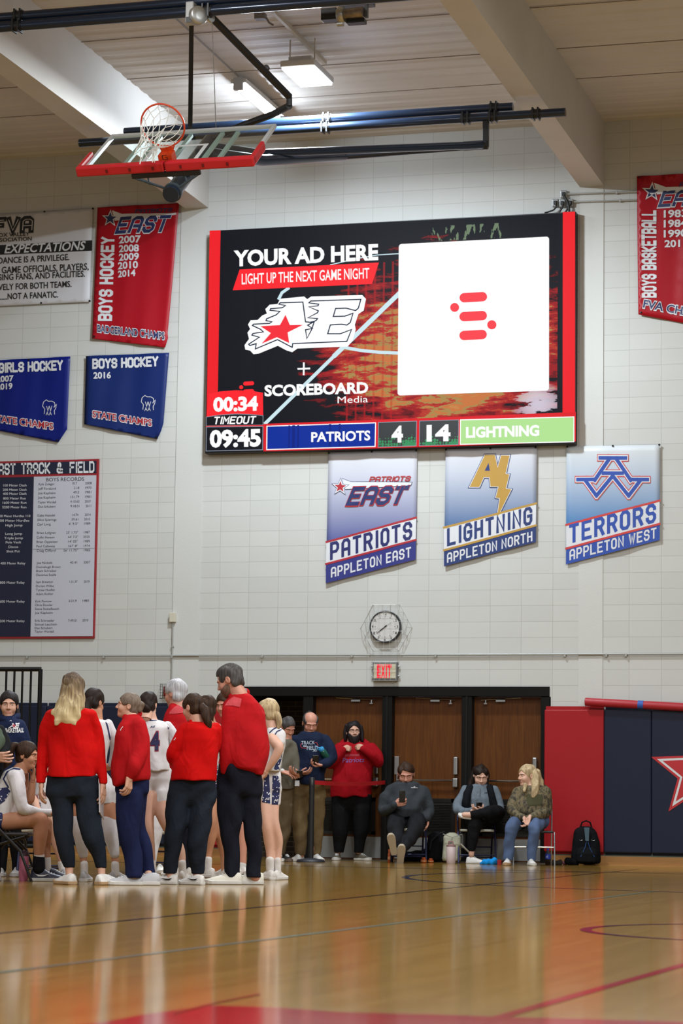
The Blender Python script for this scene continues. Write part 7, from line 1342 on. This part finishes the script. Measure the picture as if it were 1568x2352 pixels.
P.garment('jacket', fabric('jacket_black', '#191a1c'), [(600, -160, -30, .1, 0), (640, -190, 10, .13, 0), (760, -190, 60, .15, 0), (900, -190, 40, .15, 0), (1010, -190, 30, .15, 0)], [[(0, 660, 45, .02), (45, 780, 45, .06), (20, 870, 40, .16)]], fold=.005); P.garment('sleeve', fabric('sleeve_green', '#4a5648'), None, [[(-20, 690, 50, .1), (-10, 760, 48, .14), (-40, 840, 36, .2)]], fold=.004)
P.garment('trousers', f_blk, [(1000, -185, 25, .14, 0), (1150, -190, 30, .15, 0)], [[(-130, 1150, 80, 0), (-130, 1500, 62, 0), (-130, 1860, 46, 0)], [(-40, 1150, 80, 0), (-40, 1500, 62, 0), (-40, 1860, 46, 0)]]); P.hand(20, 895, (-.9, .2, .2), (0, .3, -1), side=1, curl=.6, d=.2, size=1.0); P.hand(-60, 880, (.9, -.1, .2), (0, .3, -1), side=-1, curl=.6, d=.2)
P.head(-90, 500, 225, yaw=20, pitch=5, hair='short', hm=h_brown, neck=[(-90, 560, 48, 0), (-90, 620, 54, 0)]); ft(P, -130, 1925, 0, 10, up=s_gry); ft(P, -40, 1925, 0, 10, up=s_gry); P.finish(sk1)
# ---- seated player hidden behind the profile coach: only white-tighted legs show
P = Person('seated player in white leggings, only the legs visible behind player 4', ZA, 1330, 1880)
P.garment('leggings', f_sleeve, [(1250, 1250, 1430, .13, -.1), (1340, 1250, 1430, .14, -.05)], [[(1290, 1320, 60, 0), (1285, 1350, 56, .3), (1290, 1500, 46, .36), (1310, 1780, 30, .36)], [(1390, 1320, 62, 0), (1350, 1345, 58, .3), (1342, 1500, 52, .36), (1325, 1640, 44, .36), (1312, 1790, 28, .36)]], fold=.004, k=.03); P.garment('jersey', f_wht, [(960, 1300, 1380, .07, -.1), (1000, 1250, 1430, .11, -.1), (1250, 1250, 1430, .12, -.1)], []); P.head(1340, 870, 205, yaw=0, pitch=10, hair='pony', hm=h_brown, d=-.1, neck=[(1340, 930, 42, -.1), (1340, 980, 48, -.1)])
P.limb([(1265, 1020, 38, -.1), (1250, 1150, 36, -.05), (1290, 1290, 28, .15)]); P.limb([(1415, 1020, 38, -.1), (1430, 1150, 36, -.05), (1390, 1290, 28, .15)]); P.hand(1290, 1290, (.2, -.3, .8), (0, -1, 0), d=.15); P.hand(1390, 1290, (-.2, -.3, .8), (0, -1, 0), d=.15); ft(P, 1300, 1850, .38, 0, up=s_wht); ft(P, 1370, 1850, .38, 10, up=s_wht); P.finish(sk2)
# ================================================================== SEATS AND THINGS ON THE FLOOR
m_nf = mat('frame_navy', '#20264a', .4, .3); m_seatc = mat('seat_cream', '#b7b3a2', .5); m_bkf = mat('frame_black', '#131315', .4); m_bks = mat('seat_black', '#18181a', .5)
def folding_chair(g, yaw, fm, sm, label, zseat=.42, w=.44, grp='folding chairs'):
    r = empty('folding_chair', (g[0], g[1], 0), label, 'chair', grp, PSI+math.radians(yaw)); x = MB(); z = zseat
    MB().b2((-w/2+.02, -.20, z-.03), (w/2-.02, .20, z)).build('seat', sm, r, bevel=.012)
    MB().b2((-w/2+.02, .235, .60), (w/2-.02, .262, .80)).build('backrest', fm, r, bevel=.01)
    for s in (-1, 1):
        MB().tube([(s*w/2, -.24, .0), (s*w/2, -.14, .25), (s*w/2, .24, .62), (s*w/2, .26, .80)], .012, 8).build('leg', fm, r, smooth=True)
        MB().tube([(s*(w/2-.03), .25, .0), (s*(w/2-.03), .05, .3), (s*(w/2-.03), -.17, z-.03)], .012, 8).build('leg', fm, r, smooth=True)
    MB().tube([(-w/2, -.20, .10), (w/2, -.20, .10)], .009, 6).build('stretcher', fm, r); MB().tube([(-w/2+.03, .21, .07), (w/2-.03, .21, .07)], .009, 6).build('stretcher', fm, r); MB().tube([(-w/2+.03, .12, .20), (w/2-.03, .12, .20)], .009, 6).build('stretcher', fm, r)
    return r
def under(P, x, d): q = P.g+P.R @ P.L(x, 700, d); return q
folding_chair(under(P18, 330, .06), 0, m_nf, m_seatc, 'navy folding chair under the seated bearded person in charcoal')
folding_chair(under(P19, 865, .06), 0, m_nf, m_seatc, 'navy folding chair with cream seat under the cross-legged seated person', w=.46)
g = under(P20, 1305, .05); ch = empty('stacking_chair', (g[0], g[1], 0), 'chrome-legged chair with black seat under the person in camouflage', 'chair', None, PSI); w = .5
MB().b2((-w/2+.01, -.2, .39), (w/2-.01, .2, .42)).build('seat', m_bks, ch, bevel=.012); MB().b2((-w/2+.03, .2, .55), (w/2-.03, .225, .80)).build('backrest', m_bks, ch, bevel=.012)
for s in (-1, 1):
    MB().tube([(s*w/2, -.24, 0), (s*w/2, -.20, .40), (s*w/2, .18, .41)], .010, 8).build('leg', m_chrome, ch, smooth=True); MB().tube([(s*w/2, .25, 0), (s*w/2, .2, .41), (s*w/2, .215, .8)], .010, 8).build('leg', m_chrome, ch, smooth=True)
MB().tube([(-w/2, -.21, .22), (w/2, -.21, .22)], .010, 8).build('stretcher', m_chrome, ch)
def gz(conv, x, y): return F(*conv(x, y))
q = DP(*ZA(60, 1560), float((gz(ZA, 60, 1950)-CAM) @ FW)); folding_chair(q, 90, m_bkf, m_bks, 'black folding chair under the seated player with the ankle brace', zseat=.40, w=.42)
q = DP(*ZA(400, 1420), float((gz(ZA, 400, 1915)-CAM) @ FW)); folding_chair(q, 0, m_nf, m_seatc, 'navy folding chair under the hidden player in the PATRIOTS jersey', zseat=.42)
q = DP(*ZA(1330, 1420), float((gz(ZA, 1330, 1880)-CAM) @ FW)); folding_chair(q, 0, m_nf, m_seatc, 'navy folding chair with cream seat behind player 4', zseat=.40)
# stanchion and belt
g = gz(ZCc, 444, 1646); st = empty('stanchion', g, 'black crowd control post with a round base and red belt', 'stanchion'); Zs = float((g-CAM) @ FW); pm_ = FPX/Zs
hh = (1646-892)/3.92/pm_
MB().lathe((0, 0, 0), [(.175, 0), (.175, .012), (.16, .03), (.06, .045), (.03, .05)], 32).build('base', mat('base_rubber', '#22242b', .5), st, smooth=True); MB().lathe((0, 0, .03), [(.033, 0), (.033, hh-.12)], 20).build('pole', mat('post_black', '#17181a', .4), st, smooth=True); MB().lathe((0, 0, hh-.10), [(.036, 0), (.036, .10), (.03, .105)], 20).build('belt_head', mat('head_black', '#1b1b1d', .35), st, smooth=True)
zb = hh-.055; e = W(884, 1797, -.03)-g
P0 = np.array([.035, 0, zb]); P1 = np.array([e[0], e[1], e[2]]); vs = []; fs = []; N_ = 16
for i in range(N_+1):
    t = i/N_; c = P0+(P1-P0)*t; c[2] -= .02*4*t*(1-t)
    for dz in (-.025, .025): vs.append(c+np.array([0, 0, dz]))
for i in range(N_): fs.append((2*i, 2*i+2, 2*i+3, 2*i+1))
bl = MB().add(vs, fs).build('belt', mat('belt_red', '#b0121a', .55), st); sd = bl.modifiers.new('thick', 'SOLIDIFY'); sd.thickness = .003
MB().box(P1+np.array([.0, .012, 0]), (.03, .02, .07)).build('belt_clip', m_black, st)
# bottles
def tumbler(conv, x, yb, yt, r, body, lid, label, lidf=.16, handle=False):
    g = gz(conv, x, yb); pm = FPX/float((g-CAM) @ FW); z = abs(conv(1, 0)[0]-conv(0, 0)[0]); h = (yb-yt)*z/pm; R = r*z/pm; o = empty('tumbler', g, label, 'bottle'); hb = h*(1-lidf)
    MB().lathe((0, 0, 0), [(R*.86, 0), (R*.9, .004), (R, hb*.35), (R, hb-.004), (R*.95, hb)], 28).build('bottle_body', body, o, smooth=True); MB().lathe((0, 0, hb), [(R*.97, 0), (R*.97, h*lidf*.6), (R*.6, h*lidf*.75), (R*.55, h*lidf)], 28).build('lid', lid, o, smooth=True)
    if handle: MB().tube([(-R*.5, -.0, h*.94), (-R*.5, 0, h*1.12), (R*.35, 0, h*1.14), (R*.5, 0, h*.96)], R*.16, 8).build('carry_handle', lid, o, smooth=True)
    return o
tumbler(ZA, 200, 1955, 1690, 41, mat('tumbler_pink', '#b0607a', .45), mat('lid_mauve', '#3c2632', .45), 'tall pink tumbler with a dark lid on the floor beside the seated player', .2)
tumbler(ZD, 665, 966, 815, 38, mat('tumbler_blush', '#c4b3b2', .45), mat('lid_rose', '#8c6a68', .5), 'blush white tumbler with a rose carry lid in front of the cream backpack', .14, True)
def amber(x, yb, yt, r, label, lay=False):
    g = gz(ZD, x, yb); pm = FPX/float((g-CAM) @ FW); h = (yb-yt)/3.409/pm; R = r/3.409/pm; o = empty('drink_bottle', g, label, 'bottle', 'orange bottles on the floor'); am = mat('amber_plastic', '#8a3a12', .2, var=.3, vscale=20)
    MB().lathe((0, 0, 0), [(R*.8, 0), (R, .01), (R, h*.6), (R*.55, h*.78), (R*.5, h*.8)], 18).build('bottle_body', am, o, smooth=True); MB().lathe((0, 0, h*.8), [(R*.58, 0), (R*.58, h*.2)], 14).build('cap', mat('cap_orange', '#a8481a', .4), o, smooth=True); MB().lathe((0, 0, h*.25), [(R*1.02, 0), (R*1.02, h*.22)], 18).build('paper_label', mat('label_tan', '#b07a52', .5), o, smooth=True)
amber(452, 962, 918, 24, 'squat orange drink bottle on the floor, left one of two left of the cream backpack'); amber(507, 961, 926, 24, 'squat orange drink bottle on the floor, nearer the cream backpack'); amber(181, 962, 855, 11, 'slim orange bottle standing beside the stretched-out shoes')
g = gz(ZD, 1424, 978); pm_ = FPX/float((g-CAM) @ FW); h = (978-848)/3.409/pm_; o = empty('soda_bottle', g, 'cola bottle with a blue label and cap beside the chrome chair leg', 'bottle'); R = .034
MB().lathe((0, 0, 0), [(R*.8, 0), (R, .01), (R*.95, h*.28), (R, h*.36)], 20).build('cola', mat('cola_dark', '#170c0a', .15), o, smooth=True); MB().lathe((0, 0, h*.36), [(R*1.02, 0), (R*1.02, h*.30)], 20).build('paper_label', mat('label_blue', '#2038a8', .4), o, smooth=True); MB().lathe((0, 0, h*.66), [(R, 0), (R*.8, h*.1), (R*.4, h*.2), (R*.38, h*.24)], 20).build('bottle_neck', mat('bottle_clear', '#3c4050', .15), o, smooth=True); MB().lathe((0, 0, h*.9), [(R*.45, 0), (R*.45, h*.1)], 14).build('cap', mat('cap_royal', '#1c3cc0', .4), o, smooth=True)
x = MB(); x.box((0.004, -R*1.03, h*.5), (.005, .002, h*.16)); x.box((-.01, -R*.99, h*.49), (.006, .002, h*.10)); x.build('label_mark', mat('label_white', '#c9cee0', .5), o)
# bags
def bag(g, w, dp, h, m, name, label, seed, top=.72, yaw=0, cat='backpack'):
    o = empty(name, g, label, cat, None, PSI+math.radians(yaw)); f = Field((-w*.62, -dp*.75, -.004), (w*.62, dp*.75, h*1.08), .0085)
    f.loft([(0.012, -w*.46, w*.46, dp*.46, 0), (h*.15, -w*.5, w*.5, dp*.5, 0), (h*.6, -w*.48, w*.48, dp*.45, .01), (h*.85, -w*.40*top/.72, w*.40*top/.72, dp*.36, .02), (h, -w*.26*top/.72, w*.26*top/.72, dp*.22, .03)], k=0, pw=3, rb=.02, rt=.05); f.folds(.006, seed, 30); V, Q_ = f.mesh(); raw_mesh('bag_body', V, Q_, m, o); return o
m_bagk = fabric('nylon_black', '#101114', bump=.3); m_bagc = fabric('canvas_cream', '#a8a691', bump=.2)
P5_ = zc(1220, 1560, 4.506); g = gz(P5_, 565, 1925); pm_ = FPX/float((g-CAM) @ FW); w = 300/4.506/pm_; h = 400/4.506/pm_
b = bag(g, w, .24, h, m_bagk, 'backpack', 'black backpack leaning against the wide red wall pad', 3)
f = Field((-w*.5, -.24, 0), (w*.5, 0, h*.55), .0085); f.loft([(.03, -w*.36, w*.36, .07, -.12), (h*.3, -w*.38, w*.38, .08, -.11), (h*.48, -w*.3, w*.3, .05, -.09)], k=0, pw=3, rt=.04, rb=.02); V, Q_ = f.mesh(); raw_mesh('front_pocket', V, Q_, m_bagk, b)
MB().tube([(-.07, .02, h*.97), (-.05, .01, h*1.10), (.0, .0, h*1.14), (.05, .01, h*1.10), (.07, .02, h*.97)], .010, 8).build('grab_handle', m_bagk, b, smooth=True)
x = MB(); x.slab([(-.035, -.098, h*.97), (.03, -.098, h*.97), (.02, -.128, h*.62), (-.02, -.128, h*.62)], (0, .01, 0)); x.build('teal_panel', mat('panel_teal', '#24414c', .6), b)
x = MB()
for s in (-1, 1): x.tube([(s*.01, -.135, h*.6), (s*.03, -.16, h*.45), (s*.085, -.19, h*.22)], .003, 6)
x.build('piping', mat('piping_blue', '#1f4a86', .5), b, smooth=True); x = MB()
for s in (-1, 1): x.tube([(s*.075+.018*math.cos(a), -.128, h*.66+.012*math.sin(a)) for a in np.linspace(math.pi, 2*math.pi, 9)], .003, 5)
x.build('strap_rings', m_alu, b, smooth=True)
f = Field((-w*.85, -.2, -.004), (-w*.2, .1, .14), .0085); f.cone((-w*.62, -.05, .045), (-w*.4, -.06, .04), .05, .055); f.folds(.006, 5, 60); V, Q_ = f.mesh(); raw_mesh('side_pouch', V, Q_, m_bagk, b)
g = gz(ZD, 640, 963); pm_ = FPX/float((g-CAM) @ FW); z = 1/3.409/pm_; g2 = g+np.array([-.0, .22, 0])
b = bag(g2, 150*z, .2, 235*z, m_bagc, 'backpack', 'cream roll-top backpack standing on the floor behind the blush tumbler', 8, top=.86)
x = MB(); x.tube([(-.12, -.10, 225*z), (0, -.115, 200*z), (.12, -.10, 225*z)], .006, 6); x.tube([(0, -.115, 200*z), (-.02, -.115, 165*z)], .006, 6); x.build('strap', mat('strap_grey', '#8d8b80', .6), b, smooth=True); MB().box((-.02, -.118, 162*z), (.03, .012, .03)).build('buckle', mat('buckle_grey', '#6c6c68', .5), b, bevel=.004); MB().tube([(.1, -.1, 150*z), (.25, -.12, 60*z), (.36, -.14, .012)], .012, 6).build('shoulder_strap', mat('strap_cream', '#a19d8e', .7), b, smooth=True)
MB().lathe((.13, .0, 180*z), [(.028, -.1), (.03, .06), (.02, .08)], 14).build('side_bottle', mat('bottle_smoke', '#4c4a48', .3), b, smooth=True)
g3 = gz(ZD, 520, 958)+np.array([0, .25, 0]); b = bag(g3, 175*z, .25, 240*z, m_bagk, 'backpack', 'black backpack in the dark between the seated person in charcoal and the cream backpack', 12); MB().tube([(-.10, -.14, 100*z), (-.08, -.16, 170*z), (.0, -.15, 220*z), (.08, -.12, 240*z)], .014, 8).build('shoulder_strap', fabric('strap_dark', '#1f2022'), b, smooth=True)
g4 = gz(ZD, 385, 952)+np.array([0, .15, 0]); f = Field((-.26, -.14, -.004), (.26, .14, .2), .0085); f.cone((-.16, 0, .06), (.14, 0, .07), .065, .075, .0); f.cone((.0, .03, .09), (.1, .03, .1), .05, .06, .03); f.folds(.009, 15, 45); V, Q_ = f.mesh(); o = empty('jacket', g4, 'crumpled black jacket on the floor under the seated person in charcoal', 'jacket', None, PSI); raw_mesh('cloth', V, Q_, m_bagk, o)
g5 = gz(ZD, 968, 974); f = Field((-.15, -.09, -.004), (.15, .09, .12), .006); f.cone((-.06, 0, .03), (.05, 0, .045), .03, .042, 0); f.cone((-.11, -.01, .012), (.09, 0, .02), .012, .02, .03); f.folds(.010, 19, 75); V, Q_ = f.mesh(); o = empty('cloth', g5, 'bright blue crumpled cloth on the floor beside the white shoe', 'cloth', None, PSI); raw_mesh('cloth_bundle', V, Q_, fabric('cloth_blue', '#1a86d0'), o)
g6 = gz(ZD, 1044, 976); o = empty('box', g6, 'small red box on the floor left of the jeans wearer\'s shoe', 'box', None, PSI); MB().b2((-.025, -.02, 0), (.025, .02, .06)).build('carton', mat('carton_red', '#9c1a1c', .5), o, bevel=.003); MB().b2((-.024, -.019, .06), (.024, .019, .064)).build('flap', mat('carton_dark', '#6c1214', .5), o)
g7 = gz(ZD, 1480, 977); f = Field((-.14, -.08, -.004), (.14, .08, .1), .006); f.cone((-.08, 0, .025), (.06, 0, .03), .03, .035, 0); f.folds(.008, 23, 70); V, Q_ = f.mesh(); o = empty('glove', g7, 'dark olive glove on the floor next to the cola bottle', 'glove', None, PSI); raw_mesh('cloth', V, Q_, fabric('glove_olive', '#352e28'), o)
g8 = gz(ZD, 1532, 976); f = Field((-.12, -.08, -.004), (.12, .08, .09), .006); f.cone((-.05, 0, .025), (.05, .01, .022), .028, .02, 0); f.folds(.008, 29, 75); V, Q_ = f.mesh(); o = empty('scarf', g8, 'small pink scarf bundle on the floor left of the black backpack', 'scarf', None, PSI); raw_mesh('cloth', V, Q_, fabric('scarf_pink', '#8c5a66'), o)
